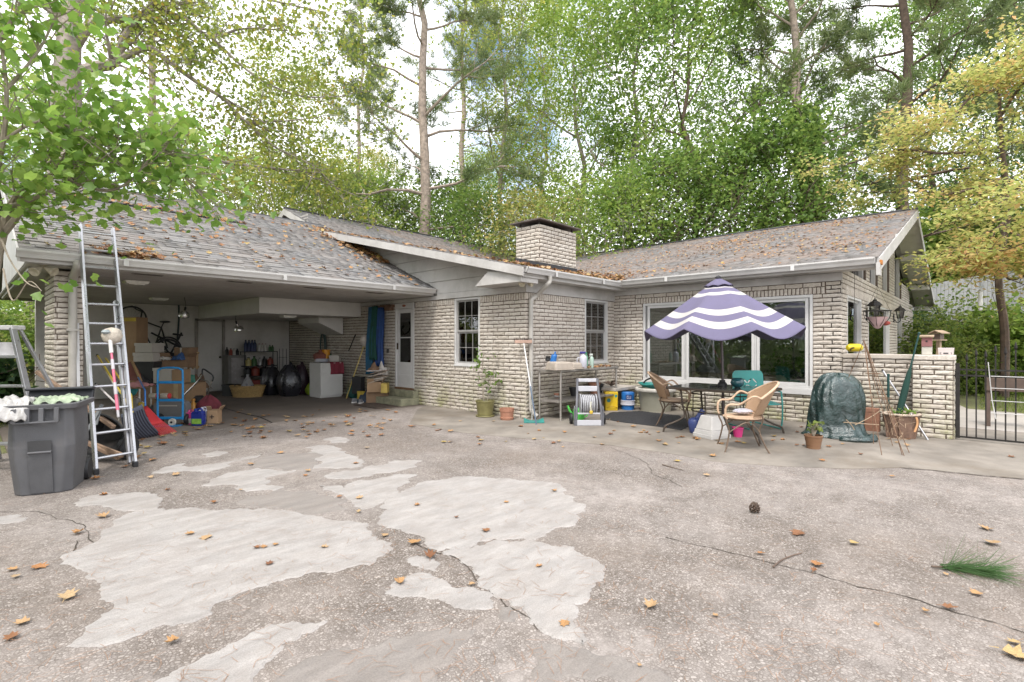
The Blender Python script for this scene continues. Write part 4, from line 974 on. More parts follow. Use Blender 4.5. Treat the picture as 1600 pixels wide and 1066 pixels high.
pA = tree('pine_tree', 'tall pine with bare pale trunk and long crooked boughs behind the main ridge', 'pine tree', pine, BARKP, LM['needle'], 662, 22, .4, 1.0, GW, kw=dict(seed=5, h=23, base=.30, spread=5.0, nt=1500, per=24, r0=.30))
pB = tree('pine_tree', 'slim straight pine standing farther back beside the tall crooked pine', 'pine tree', pine, BARKP, LM['needle'], 722, 34, 1.4, 1.0, GW, kw=dict(seed=9, h=28, base=.5, spread=3.6, nt=900, per=22, r0=.26, dead=5))
pC = tree('pine_tree', 'ivy-covered leaning pine with heavy arched limbs above the right roof', 'pine tree', pine, BARKP, LM['needle'], 1288, 21, 0, 1.0, GW, kw=dict(seed=12, h=20, base=.42, spread=4.6, nt=1100, per=22, r0=.33, lean=(-.055, .06)))
iv = rs.rand(5200, 1); V_ = np.concatenate([np.zeros((5200, 2)), iv * 11], 1); V_[:, 0] += -.055 * V_[:, 2]; V_[:, 1] += .06 * V_[:, 2]
an_ = rs.rand(5200) * 6.28; V_[:, 0] += np.cos(an_) * (.34 + .12 * rs.rand(5200)); V_[:, 1] += np.sin(an_) * (.34 + .12 * rs.rand(5200))
crown_obj('ivy', [leaves(V_, .15, LOBE, .4)], LM['green'], pC)
pD = retree(pA, 'dark-barked pine whose trunk rises behind the right gable peak', 1414, 19, 2.2, .92, BARKD, LM['needle'], GW)
# the rest of the wood
for lab, src, px, d, rz, sc, bk, lf in (
    ('full green tree crowding behind the chimney cap, paler to its top', hB, 905, 30, 2.2, 1.12, BARK, LM['bright']),
    ('yellow-green small tree leaning over the main ridge left of the chimney', hD, 838, 21, 1.1, .92, BARK, LM['pale']),
    ('dark low tree thick with leaves behind the right roof ridge', hD, 1150, 21, 3.1, 1.18, BARKD, LM['green']),
    ('bright bushy low tree near the inner roof valley', hD, 945, 20, 5.1, .95, BARK, LM['bright']),
    ('dense green bushy tree against the right roof slope', hD, 1050, 19.5, .2, 1.05, BARKD, LM['green']),
    ('leafy mid-height tree below the ivy-clad pine', hD, 1235, 20, 2.1, 1.2, BARKD, LM['green']),
    ('tall green tree behind the ivy-clad pine', hB, 1195, 31, .7, 1.15, BARKD, LM['green']),
    ('broad green tree behind the dark-barked pine', hB, 1460, 29, 5.0, 1.08, BARKD, LM['green']),
    ('tall green tree above the iron gate', hA, 1570, 27, 1.9, 1.0, BARKD, LM['green']),
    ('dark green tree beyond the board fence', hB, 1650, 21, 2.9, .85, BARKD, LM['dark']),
    ('pale yellowing low tree behind the small upper gable', hD, 520, 25, 4.0, 1.12, BARK, LM['yellow']),
    ('yellowing low tree behind the carport ridge', hD, 410, 23, 1.0, 1.12, BARK, LM['yellow']),
    ('green low tree behind the left half of the carport ridge', hD, 300, 25, 2.6, 1.15, BARK, LM['bright']),
    ('bushy green tree between the upper gable and the crooked pine', hD, 590, 24, .9, 1.12, BARK, LM['bright']),
    ('low green tree at the foot of the crooked pine', hD, 690, 27, 3.9, 1.1, BARKD, LM['green']),
    ('tall yellowing tree behind the carport', hA, 455, 36, .4, .95, BARK, LM['yellow']),
    ('thin tall tree between the two straight pines', hC, 850, 36, 4.4, 1.05, BARK, LM['bright']),
    ('round green tree on the lawn beyond the brick pier of the carport', hD, 45, 23, .8, 1.3, BARK, LM['bright']),
    ('far green tree filling the gap behind the crooked pine', hB, 600, 48, 1.0, .9, BARK, LM['pale']),
    ('far tree filling the gap behind the slim pine', hB, 745, 46, 3.0, .85, BARK, LM['bright'])):
    retree(src, lab, px, d, rz, sc, bk, lf, GW)
retree(pB, 'straight pine with vine leaves rising behind the carport ridge', 236, 26, .3, .95, BARKP, LM['needle'], GW)
retree(pB, 'distant pine high above the crooked pine', 560, 40, 2.3, .95, BARKP, LM['needle'], GW)
# trees off to the left of the carport: seen mirrored in the picture window
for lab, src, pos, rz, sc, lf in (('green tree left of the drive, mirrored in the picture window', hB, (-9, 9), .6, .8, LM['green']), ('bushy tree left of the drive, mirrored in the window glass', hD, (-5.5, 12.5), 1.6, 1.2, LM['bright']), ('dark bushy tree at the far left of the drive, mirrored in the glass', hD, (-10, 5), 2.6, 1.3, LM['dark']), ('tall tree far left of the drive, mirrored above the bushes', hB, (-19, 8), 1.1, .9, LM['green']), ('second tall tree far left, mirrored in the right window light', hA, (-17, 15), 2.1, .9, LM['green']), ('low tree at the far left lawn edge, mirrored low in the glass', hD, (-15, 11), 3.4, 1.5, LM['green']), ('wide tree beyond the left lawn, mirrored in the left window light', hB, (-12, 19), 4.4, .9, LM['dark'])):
    retree(src, lab, 0, 0, rz, sc, None, lf, None, z=-.03, pos=pos)
# the large old tree behind the carport with limbs reaching right over the roof
ot = D(103, CY, 15.5); root = E('old_tree', 'big old tree with thick grey trunk behind the carport, limbs arching right', 'tree', (ot.x, ot.y, float(terr(ot.x, ot.y))), 0)
mb = MB(); ends = []; rg = random.Random(77)
def W_(px, py, d): return D(px, py, d) - Vector(root.location)
tr = [Vector((0, 0, -.5)), W_(103, 420, 15.5), W_(104, 280, 15.5), W_(104, 170, 15.5), W_(108, 60, 15.6), W_(118, -60, 15.8), W_(125, -200, 16)]
mb.tube(curve(tr, 4), [.62 - .02 * i for i in range(len(curve(tr, 4)))], 12)
limbs = [([(112, 80, 15.4), (140, 40, 15), (175, 30, 14.8), (205, 28, 14.6), (240, 10, 14.4), (262, -30, 14.2)], .17), ([(106, 120, 15.4), (150, 105, 15), (178, 98, 14.8), (195, 60, 14.7), (215, 30, 14.6), (250, -5, 14.4)], .20), ([(178, 98, 14.8), (230, 75, 14.5), (262, 95, 14.3), (310, 130, 14.0), (350, 155, 13.8), (385, 190, 13.6), (430, 188, 13.4)], .11),
         ([(240, 12, 14.4), (290, 30, 14), (330, 58, 13.8), (380, 45, 13.6), (450, 48, 13.2)], .08), ([(104, 200, 15.3), (160, 200, 14.6), (240, 225, 14), (330, 250, 13.5), (420, 262, 13.2), (500, 270, 13)], .09),
         ([(110, 40, 15.5), (60, 0, 15), (10, -50, 14.6)], .16), ([(385, 190, 13.6), (430, 230, 13.4), (490, 260, 13.3), (530, 300, 13.2)], .05), ([(330, 58, 13.8), (400, 120, 13.4), (470, 150, 13.2), (540, 150, 13)], .05), ([(262, -30, 14.2), (330, -20, 13.8), (420, 0, 13.5), (510, 20, 13)], .07)]
for pts, r_ in limbs:
    q = curve([W_(a, b, max(c, 15.6 + (a - 100) * .0045)) for a, b, c in pts], 5); m = len(q); mb.tube(q, [r_ * (1 - .75 * i / m) for i in range(m)], 7)
    for k in range(3 + m // 2):
        i = int(m * (.25 + .75 * rg.random())); i = min(i, m - 2); td = (q[i + 1] - q[i]).normalized()
        grow(mb, q[i], (td + Vector((rg.gauss(0, .6), rg.gauss(0, .6), rg.gauss(-.15, .5)))).normalized(), rg.uniform(1.2, 2.6), r_ * .25, 1, 2, ends, rg, 5, .3, -.04, (0, 5), .8, .6, .2)
mb.build('trunk', BARK, root, smooth=True)
E_ = np.array([list(e[0]) for e in ends]); nl = 15000; w_ = rs.randint(0, len(E_), nl)
crown_obj('crown', [leaves(E_[w_] + rs.normal(size=(nl, 3)) * np.array([.42, .42, .36]), .095, LOBE, .35, droop=.4)], LM['yellow'], root)
# fig tree at the front corner of the carport
fb = D(-25, CY, 6.0); root = E('fig_tree', 'fig tree with broad glossy lobed leaves hanging over the carport eave', 'tree', (fb.x, fb.y, -.03), 0)
mb = MB(); ends = []; rg = random.Random(5)
tr = curve([Vector((0, 0, -.3)), W_(-28, 520, 6), W_(-12, 430, 6), W_(2, 372, 6.0), W_(14, 322, 6)], 4); mb.tube(tr, [.085 - .003 * i for i in range(len(tr))], 8)
fl = [([(14, 322, 6), (40, 316, 5.9), (75, 300, 5.9), (105, 290, 5.9), (125, 286, 5.9)], .028), ([(14, 322, 6), (30, 300, 6), (50, 285, 6.2), (62, 265, 6.2), (70, 230, 6.2), (80, 170, 6.1)], .03), ([(4, 366, 6), (24, 342, 6), (32, 328, 6), (38, 290, 5.8)], .045), ([(2, 372, 6), (-10, 300, 5.7), (5, 220, 5.5), (10, 140, 5.4), (0, 60, 5.3)], .035), ([(120, 287, 5.9), (165, 298, 6.0), (200, 285, 6.1), (232, 250, 6.2), (250, 225, 6.3)], .02), ([(80, 170, 6.1), (130, 150, 6.1), (180, 170, 6.1)], .016), ([(5, 220, 5.5), (60, 190, 5.5), (120, 200, 5.6)], .018), ([(10, 140, 5.4), (60, 80, 5.5), (90, 20, 5.5)], .018), ([(70, 230, 6.2), (120, 230, 6.2), (180, 215, 6.3), (240, 230, 6.4), (290, 250, 6.5)], .02), ([(38, 290, 5.8), (100, 265, 5.9), (170, 255, 6.0)], .015), ([(0, 60, 5.3), (30, 10, 5.3), (40, -40, 5.2)], .02), ([(250, 225, 6.3), (275, 262, 6.5), (300, 290, 6.6)], .008), ([(2, 372, 6), (15, 405, 5.8), (40, 440, 5.6), (60, 450, 5.6)], .012), ([(5, 420, 5.8), (20, 470, 5.7), (45, 440, 5.6), (65, 455, 5.6)], .01)]
LP = []
for pts, r_ in fl:
    q = curve([W_(*p) for p in pts], 5); m = len(q); mb.tube(q, [r_ * (1 - .65 * i / m) for i in range(m)], 6)
    heavy = pts[0][1] < 400 and pts[-1][1] < 400
    for k in range((m if heavy else 2)):
        i = min(int(m * (.3 + .7 * rg.random())), m - 2); td = (q[i + 1] - q[i]).normalized(); e = []
        if heavy: grow(mb, q[i], (td + Vector((rg.gauss(0, .6), rg.gauss(0, .6), rg.gauss(.1, .4)))).normalized(), rg.uniform(.35, .75), .008, 2, 2, e, rg, 4, .3, .02)
        LP += [e_[0] for e_ in e]
    if not heavy: LP += [q[-1], q[-2]]
mb.build('trunk', TWIG, root, smooth=True)
E_ = np.array([list(e) for e in LP]); nl = 2500; w_ = rs.randint(0, len(E_), nl)
crown_obj('crown', [leaves(E_[w_] + rs.normal(size=(nl, 3)) * np.array([.26, .26, .22]), .102, FIGL, .5, droop=.25)], LM['fig'], root)
# dogwood with layered turning leaves
db = D(1568, CY, 13.4); root = E('dogwood_tree', 'dogwood with layered pale green and orange leaves beside the right gable', 'tree', (db.x, db.y, float(terr(db.x, db.y))), 0)
mb = MB(); rg = random.Random(31); parts = []
tr = curve([Vector((0, 0, -.3)), W_(1570, 520, 13.4), W_(1560, 430, 13.4), W_(1575, 330, 13.4), W_(1565, 220, 13.6), W_(1560, 120, 13.8)], 4); mb.tube(tr, [.11 - .004 * i for i in range(len(tr))], 8)
lay_ = [((1575, 330, 13.4), (1570, 345, 12.2), (1560, 355, 11.6), (1548, 372, 11.2)), ((1570, 340, 13.4), (1565, 385, 12.3), (1560, 400, 11.6), (1548, 405, 11.2)), ((1565, 230, 13.6), (1480, 240, 13), (1400, 235, 14), (1310, 262, 15)), ((1568, 280, 13.5), (1500, 300, 12.5), (1460, 300, 14), (1340, 300, 15)),
        ((1562, 140, 13.8), (1520, 150, 13.4), (1480, 190, 13), (1430, 215, 12.8)), ((1575, 300, 13.4), (1600, 290, 11.6), (1590, 300, 10.6), (1560, 318, 10.2)), ((1575, 360, 13.4), (1620, 385, 12), (1600, 390, 11), (1560, 392, 10.6)), ((1565, 180, 13.7), (1600, 130, 13), (1640, 120, 12.4)), ((1565, 220, 13.6), (1640, 230, 12.6), (1700, 250, 12)), ((1562, 120, 13.8), (1570, 90, 13.6), (1590, 110, 13)), ((1568, 420, 13.4), (1575, 435, 12.6), (1590, 435, 12.2), (1610, 425, 12))]
for pts in lay_:
    q = curve([W_(*p) for p in pts], 5); m = len(q); mb.tube(q, [.045 * (1 - .8 * i / m) for i in range(m)], 6); e = []
    for k in range(9):
        i = min(int(m * (.25 + .75 * rg.random())), m - 2); td = (q[i + 1] - q[i]).normalized()
        grow(mb, q[i], (td * .6 + Vector((rg.gauss(0, .8), rg.gauss(0, .8), rg.gauss(.02, .1)))).normalized(), rg.uniform(.7, 1.5), .012, 1, 2, e, rg, 4, .22, .0, (0, 4), .8, .6, .2)
    e_ = np.array([list(a[0]) for a in e]); n_ = 1700; w_ = rs.randint(0, len(e_), n_)
    parts.append(leaves(e_[w_] + rs.normal(size=(n_, 3)) * np.array([.2, .2, .075]), .115, DIA, 1.3, droop=.2))
mb.build('trunk', BARKD, root, smooth=True); crown_obj('crown', parts, LM['dogwood'], root)
# ---- shrubs
def shrub(name, label, cat, pos, rx, rz_, n, size, mat, templ=DIA, group=None, up=.7):
    zt = float(terr(pos[0], pos[1])); root = E(name, label, cat, (pos[0], pos[1], zt), 0, group); rg = random.Random(n); mb = MB(); ends = []
    for k in range(9):
        an = k * .7 + rg.random(); grow(mb, Vector((0, 0, -.05)), Vector((math.cos(an) * .7, math.sin(an) * .7, 1)), rz_ * rg.uniform(.7, 1), .02, 1, 2, ends, rg, 4, .25, .05, (0, 5), .7, .6, .3)
    mb.build('stems', BARKD, root)
    q = norm(rs.normal(size=(n, 3))) * (rs.rand(n, 1) ** .35); q[:, 2] = np.abs(q[:, 2]) * 1.0
    lump = 1 + .22 * np.sin(q[:, 0:1] * 5 + n) * np.cos(q[:, 1:2] * 6) + .12 * rs.normal(size=(n, 1))
    Pt = q * lump * np.array([rx, rx, rz_]) + np.array([0, 0, .05]); crown_obj('foliage', [leaves(Pt, size, templ, up)], mat, root); return root
SG = 'shrubs on the bank beyond the gate'
for lab, px, d, rx, rz_, n, sz, mt_ in (
    ('yellow-green mounded shrub behind the brick garden pier', 1450, 15, 1.5, 2.1, 9000, .10, 'azalea'), ('pale green shrub beside the board fence', 1500, 18.5, 1.9, 2.3, 9000, .12, 'azalea'), ('dark green shrub under the board fence', 1545, 17.5, 1.7, 1.7, 7000, .13, 'green'),
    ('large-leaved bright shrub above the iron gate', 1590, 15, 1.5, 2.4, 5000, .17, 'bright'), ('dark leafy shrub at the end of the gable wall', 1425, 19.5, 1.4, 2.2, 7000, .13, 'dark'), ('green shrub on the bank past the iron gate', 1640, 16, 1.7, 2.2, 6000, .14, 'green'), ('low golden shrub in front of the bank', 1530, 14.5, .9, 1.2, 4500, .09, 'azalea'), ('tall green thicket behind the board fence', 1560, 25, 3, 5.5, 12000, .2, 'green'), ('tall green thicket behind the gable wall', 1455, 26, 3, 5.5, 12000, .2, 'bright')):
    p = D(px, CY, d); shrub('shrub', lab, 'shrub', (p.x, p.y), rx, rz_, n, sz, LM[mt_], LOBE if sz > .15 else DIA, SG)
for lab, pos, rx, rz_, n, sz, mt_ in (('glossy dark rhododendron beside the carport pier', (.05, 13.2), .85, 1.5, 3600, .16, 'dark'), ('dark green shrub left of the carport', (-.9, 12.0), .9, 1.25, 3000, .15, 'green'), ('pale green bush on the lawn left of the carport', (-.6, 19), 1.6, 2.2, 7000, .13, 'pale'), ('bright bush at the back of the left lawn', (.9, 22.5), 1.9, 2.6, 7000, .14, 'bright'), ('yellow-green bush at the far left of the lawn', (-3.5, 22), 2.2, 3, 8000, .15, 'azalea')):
    shrub('shrub', lab, 'shrub', pos, rx, rz_, n, sz, LM[mt_], DIA, 'shrubs beside the carport')
for lab, pos in (('hedge bush opposite the picture window, mirrored low in the glass', (-6.5, 4.2)), ('second hedge bush opposite the picture window', (-7.5, 7)), ('third hedge bush opposite the picture window', (-7.5, 9.6)), ('fourth hedge bush opposite the picture window', (-6.5, 12.2)), ('fifth hedge bush opposite the picture window', (-8, 15.5))): shrub('shrub', lab, 'shrub', pos, 2.1, 3.6, 5000, .17, LM['bright'], DIA, 'hedge left of the drive')
# understorey that closes the wood behind the house: far off and uncountable
n_ = 60000; an = rs.rand(n_); px_ = -250 + 2100 * an; d_ = 36 + 16 * rs.rand(n_); pos = np.array([list(D(a, CY, b).xy) for a, b in zip(px_, d_)])
hh = rs.rand(n_) ** 1.3 * (4.5 + 3.2 * np.sin(px_ * .011) + 2.2 * np.sin(px_ * .037 + 1) + 1.2 * np.sin(px_ * .09)); Pt = np.concatenate([pos, (terr(pos[:, 0], pos[:, 1]) + np.maximum(hh, .1) + .2)[:, None]], 1)
und = crown_obj('undergrowth', [leaves(Pt, .34, DIA, .4)], LM['green'], None); tag(und, 'distant mass of green undergrowth behind the trees', 'undergrowth', kind='stuff')
# grass of the lawn beyond the gate and left of the carport
n_ = 26000; gx = 11.6 + 14 * rs.rand(n_); gy = -6 + 8.5 * rs.rand(n_); ok = ~((gx < 13.9 + .28 * (gy + 4)) | ((gy > 0) & (gx < 19.3)) | (gy > 1.2)); gx, gy = gx[ok], gy[ok]
gl_x = -4 + 4.6 * rs.rand(16000); gl_y = 12 + 14 * rs.rand(16000); gx = np.concatenate([gx, gl_x]); gy = np.concatenate([gy, gl_y])
n_ = len(gx); Pt = np.stack([gx, gy, terr(gx, gy)], 1); up_ = np.tile(np.array([[0, 0, 1.0]]), (n_, 1))
grs = crown_obj('grass', [leaves(Pt, .09, NEED, .0, dirs=up_ * 2, flat=.12)], LM['azalea'], None); tag(grs, 'thin short grass of the lawn', 'grass', kind='stuff')
# ================================================================== garden wall, pier, gate
GBR = BR; BR = []
gw = E('garden_wall', 'low limed brick garden wall ending in a thick pier by the gate', 'wall', (10.1, .8, 0))
def gpart(mb, name, mat, **k):
    o = mb.build(name, mat, gw, **k); o.location = (-10.1, -.8, 0); return o
gwb = gpart(MB().bb((10.215, .78, -.04), (10.40, YD - .013, 1.17)), 'wall_body', MORTAR)
gpb = gpart(MB().bb((9.915, .285, -.04), (10.40, .765, 1.17)), 'pier_body', MORTAR)
gcw = gpart(MB().bb((10.18, .78, 1.172), (10.42, YD - .02, 1.245)), 'coping', BRICK, bev=.01)
gcp = gpart(MB().bb((9.885, .265, 1.172), (10.42, .775, 1.245)), 'coping', BRICK, bev=.01)
lay('w', ('x', 10.215), .78, YD - .013, 0, 1.172); lay('p', ('x', 9.915), .285, .765, 0, 1.172, phase=.08); lay('q', ('y', .285), 9.915, 10.40, 0, 1.172, phase=.1)
for b in BR: pass
emit_bricks(BR, dict(w=gwb, p=gpb, q=gpb), 300)
# ---- iron gate
gx = 9.98; gate = E('iron_gate', 'black wrought iron gate with spear-topped bars beside the brick pier', 'gate', (gx, .2, 0)); 
def gp_(mb, name, mat=IRON, **k): o = mb.build(name, mat, gate, **k); o.location = (-gx, -.2, 0); return o
y1_, y0_ = .235, -1.35
for z_ in (.05, .955, 1.04): gp_(MB().bb((gx - .012, y0_, z_ - .012), (gx + .012, y1_, z_ + .012)), 'rail')
gp_(MB().bb((gx - .025, y1_ - .02, .03), (gx + .025, y1_ + .03, 1.13)), 'hinge_post')
for z_ in (.2, .92): gp_(MB().bb((gx - .02, y1_ + .03, z_), (gx + .02, .283, z_ + .10)), 'hinge')
k = 0; y = y1_ - .095
while y > y0_:
    top_ = 1.10 + .26 * math.sin(min(1, (y1_ - y) / 1.5) * math.pi / 2) + (.05 if k % 2 else 0)
    b_ = gp_(MB().bb((gx - .0085, y - .0085, .062), (gx + .0085, y + .0085, top_)), 'bar')
    MB().lathe([(.006, 0), (.016, .012), (.006, .03), (.021, .065), (.016, .10), (.001, .16)], 6, Matrix.Translation((gx, y, top_ - .005))).build('finial', IRON, b_)
    y -= .102; k += 1
# ---- wire rack hooked on the gate, planter box behind it
WIRE = P('white_wire', (.50, .49, .48), .4)
wr = E('wire_rack', 'white wire rack hanging on the front of the iron gate', 'rack', (gx - .05, -.3, .4)); m = MB()
za = [PX(1546, 568, gx - .04), PX(1548, 606, gx - .04), PX(1550, 626, gx - .04), PX(1553, 645, gx - .04)]
o0 = Vector(wr.location)
m.tube([PX(1544, 566, gx - .04) - o0, za[1] - o0, za[2] - o0, PX(1556, 655, gx - .04) - o0], .006, 6); m.build('upright', WIRE, wr)
for py_ in (588, 606.5, 626, 645): a = PX(1548, py_, gx - .04); b = Vector((a.x, -1.3, a.z)); MB().tube([a - o0, b - o0], .0055, 6).build('shelf_wire', WIRE, wr)
pb = D(1580, 612, 8.6); pl = E('planter_trough', 'dark brown wooden trough behind the iron gate', 'planter', (pb.x, pb.y, 0), R(-90)); DKW = P('dark_planter_wood', (.10, .07, .055), .75, nv=.3, ns=6)
MB().box((0, 0, .72), (.66, .28, .22)).build('trough', DKW, pl, bev=.006); MB().box((0, 0, .842), (.60, .22, .02)).build('soil', P('potting_soil', (.05, .04, .03), .95, bump=.6), pl)
for s in (-.28, .28): MB().box((s, 0, .305), (.05, .22, .61)).build('leg', DKW, pl)

# ================================================================== patio set
BR_I = P('bronze_iron', (.075, .058, .045), .5, m=.3, nv=.3, ns=14); BLK = P('black_plastic', (.02, .02, .022), .5, nv=.3, ns=10, bump=.1)
tb = E('patio_table', 'dark rectangular glass-topped patio table with splayed metal legs', 'table', (8.2, 3.0, 0))
def rrect(x, y, r, n=5):
    return [(sx * (x - r) + r * math.cos(a0 + i * math.pi / 2 / n), sy * (y - r) + r * math.sin(a0 + i * math.pi / 2 / n)) for sx, sy, a0 in ((1, 1, 0), (-1, 1, math.pi / 2), (-1, -1, math.pi), (1, -1, 1.5 * math.pi)) for i in range(n + 1)]
MB().prism([(x, y, .690) for x, y in rrect(.54, .74, .09)], (0, 0, .035)).build('table_rim', BR_I, tb, bev=.01)
MB().prism([(x, y, .726) for x, y in rrect(.50, .70, .07)], (0, 0, .006)).build('table_top', P('smoked_glass', (.10, .095, .085), .12, nv=.3, ns=4, bump=.02, spec=.8), tb)
for sx in (-1, 1):
    for sy in (-1, 1):
        MB().tube(curve([(sx * .40, sy * .52, .69), (sx * .38, sy * .50, .45), (sx * .36, sy * .48, .26), (sx * .46, sy * .60, .16), (sx * .56, sy * .70, .10), (sx * .58, sy * .73, .0)], 5), .016, 8).build('leg', BR_I, tb, smooth=True)
for z_ in (.62, .34): MB().tube([(.37 * math.cos(a) * 1.0, .49 * math.sin(a), z_) for a in np.linspace(0, 6.283, 33)[:-1]], .010, 6, closed=True).build('hoop', BR_I, tb, smooth=True)
for a in (-.9, -.3, .3, .9, 2.2, 2.85, 3.45, 4.05): MB().tube([(.37 * math.cos(a), .49 * math.sin(a), .60), (.37 * math.cos(a), .49 * math.sin(a), .26)], .008, 6).build('spindle', BR_I, tb)
# umbrella
um = E('patio_umbrella', 'half-folded lavender patio umbrella with white stripes above the table', 'umbrella', (8.2, 3.0, 0), CAMR - R(90)); 
LAV = P('lavender_canvas', (.118, .105, .175), .85, nv=.12, ns=3, bump=.25, bs=180, dirt=.08); CANW = P('white_canvas', (.40, .38, .365), .85, nv=.1, ns=4, bump=.25, bs=180)
pole = [(.012, 0, 0), (.01, .0, 1.2), (-.02, -.03, 2.36)]
MB().tube(curve(pole, 4), .021, 10).build('pole', P('umbrella_pole', (.10, .085, .09), .4, m=.5), um, smooth=True)
MB().lathe([(.075, .733), (.075, .77), (.06, .80), (.045, .81), (.045, .84)], 14).build('collar', BLK, um, smooth=True)
MB().lathe([(.19, 0), (.19, .03), (.05, .07), (.045, .25)], 20).build('base', BLK, um, smooth=True)
RU, NT, NVV = 1.22, 96, 40; T0 = Vector((-.02, -.03, 2.42))
def canopy(th, v, off=0):
    q = th * 8 / (2 * math.pi); s_ = math.sin(math.pi * (q % 1)) ** 1.1; r = RU * v * (1 - .07 * s_ * v)
    z = -.79 * v ** 1.08 - .15 * s_ * v ** 2.2 + .02 * math.sin(3 * th + 5 * v) * v
    tip = 1 + .03 * math.sin(th * 2 + 1); return (T0.x + r * math.cos(th) * tip, T0.y + r * math.sin(th) * tip, T0.z + z + off)
me = MB(); mi = []
for j in range(NVV + 1):
    v = .13 + .87 * j / NVV
    for i in range(NT): me.v.append(canopy(2 * math.pi * i / NT, v))
def stripe(v): return .28 < v < .35 or .60 < v < .69 or .78 < v < .865 or .17 < v < .20
for j in range(NVV):
    for i in range(NT): me.f.append((j * NT + i, j * NT + (i + 1) % NT, (j + 1) * NT + (i + 1) % NT, (j + 1) * NT + i)); mi.append(1 if stripe(.13 + .87 * (j + .5) / NVV) else 0)
um.rotation_euler.x = .015; cano = bpy.data.meshes.new('canopy'); cano.from_pydata(me.v, [], me.f); cano.materials.append(LAV); cano.materials.append(CANW); cano.polygons.foreach_set('material_index', mi); cano.polygons.foreach_set('use_smooth', [True] * len(mi)); cano.update()
co = bpy.data.objects.new('canopy', cano); COL.objects.link(co); co.parent = um; md = co.modifiers.new('solid', 'SOLIDIFY'); md.thickness = .004
v_ = MB().sheet(lambda u, v: canopy(2 * math.pi * u, .01 + .17 * v, .05 - .02 * v + .016 * abs(math.cos(8 * math.pi * u)) * v), 48, 5, closedu=True); v_.build('vent_cap', LAV, um, smooth=True, solid=.004)
MB().lathe([(.001, 0), (.05, .0), (.045, .02), (.01, .04), (.001, .045)], 12, Matrix.Translation(T0 + Vector((0, 0, .045)))).build('finial', BLK, um, smooth=True)
for k in range(8): MB().tube([canopy(k * math.pi / 4, v, -.015) for v in (.03, .3, .6, .985)], .007, 5).build('rib', MATS['umbrella_pole'], um)
# bowl and small things on the table
bw = E('glazed_pot', 'round dark teal glazed pot on the patio table', 'pot', tuple(G(1152, 606, .733))); TEAL = P('teal_glaze', (.02, .10, .12), .15, nv=.3, ns=8, bump=.03, spec=.7)
MB().lathe([(.035, 0), (.085, .04), (.10, .08), (.085, .125), (.07, .14), (.078, .15), (.07, .148), (.06, .13), (.08, .08), (.03, .02)], 20, cap1=False).build('bowl', TEAL, bw, smooth=True)
o = G(1118, 605, .733); tr_ = E('garden_trowel', 'small black hand tool lying on the patio table', 'tool', tuple(o), CAMR); MB().tube([(-.09, 0, .012), (.02, 0, .012)], .011, 6).build('handle', BLK, tr_); MB().sheet(lambda u, v: (.02 + .1 * u, (v - .5) * .06 * (1 - u * .7), .012 + .006 * math.cos((v - .5) * 3)), 5, 4).build('blade', BLK, tr_, solid=.004)
# wicker chairs
def wicker_mat():
    mt, t, n, l, b = _nodes('wicker'); tcn = n.new('ShaderNodeTexCoord').outputs['Object']
    w1 = n.new('ShaderNodeTexWave'); w1.inputs['Scale'].default_value = 26; w1.bands_direction = 'Z'; l.new(tcn, w1.inputs[0]); w2 = n.new('ShaderNodeTexWave'); w2.inputs['Scale'].default_value = 22; w2.bands_direction = 'Y'; l.new(tcn, w2.inputs[0])
    mm = n.new('ShaderNodeMath'); mm.operation = 'MULTIPLY'; l.new(w1.outputs[1], mm.inputs[0]); l.new(w2.outputs[1], mm.inputs[1])
    f = _ramp(n, l, mm.outputs[0], [(.05, 0), (.5, 1)]); c = _mix(n, l, f, (.22, .13, .075), (.52, .35, .22)); l.new(c, b.inputs['Base Color']); b.inputs['Roughness'].default_value = .6
    bn = n.new('ShaderNodeBump'); bn.inputs['Strength'].default_value = .7; bn.inputs['Distance'].default_value = .006; l.new(mm.outputs[0], bn.inputs['Height']); l.new(bn.outputs[0], b.inputs['Normal']); return mt
WICK = wicker_mat(); RIM = P('wicker_rim', (.50, .35, .24), .55, nv=.2, ns=20, bump=.3, bs=120); LEGI = P('chair_iron', (.15, .105, .075), .5, m=.35, nv=.35, ns=14)
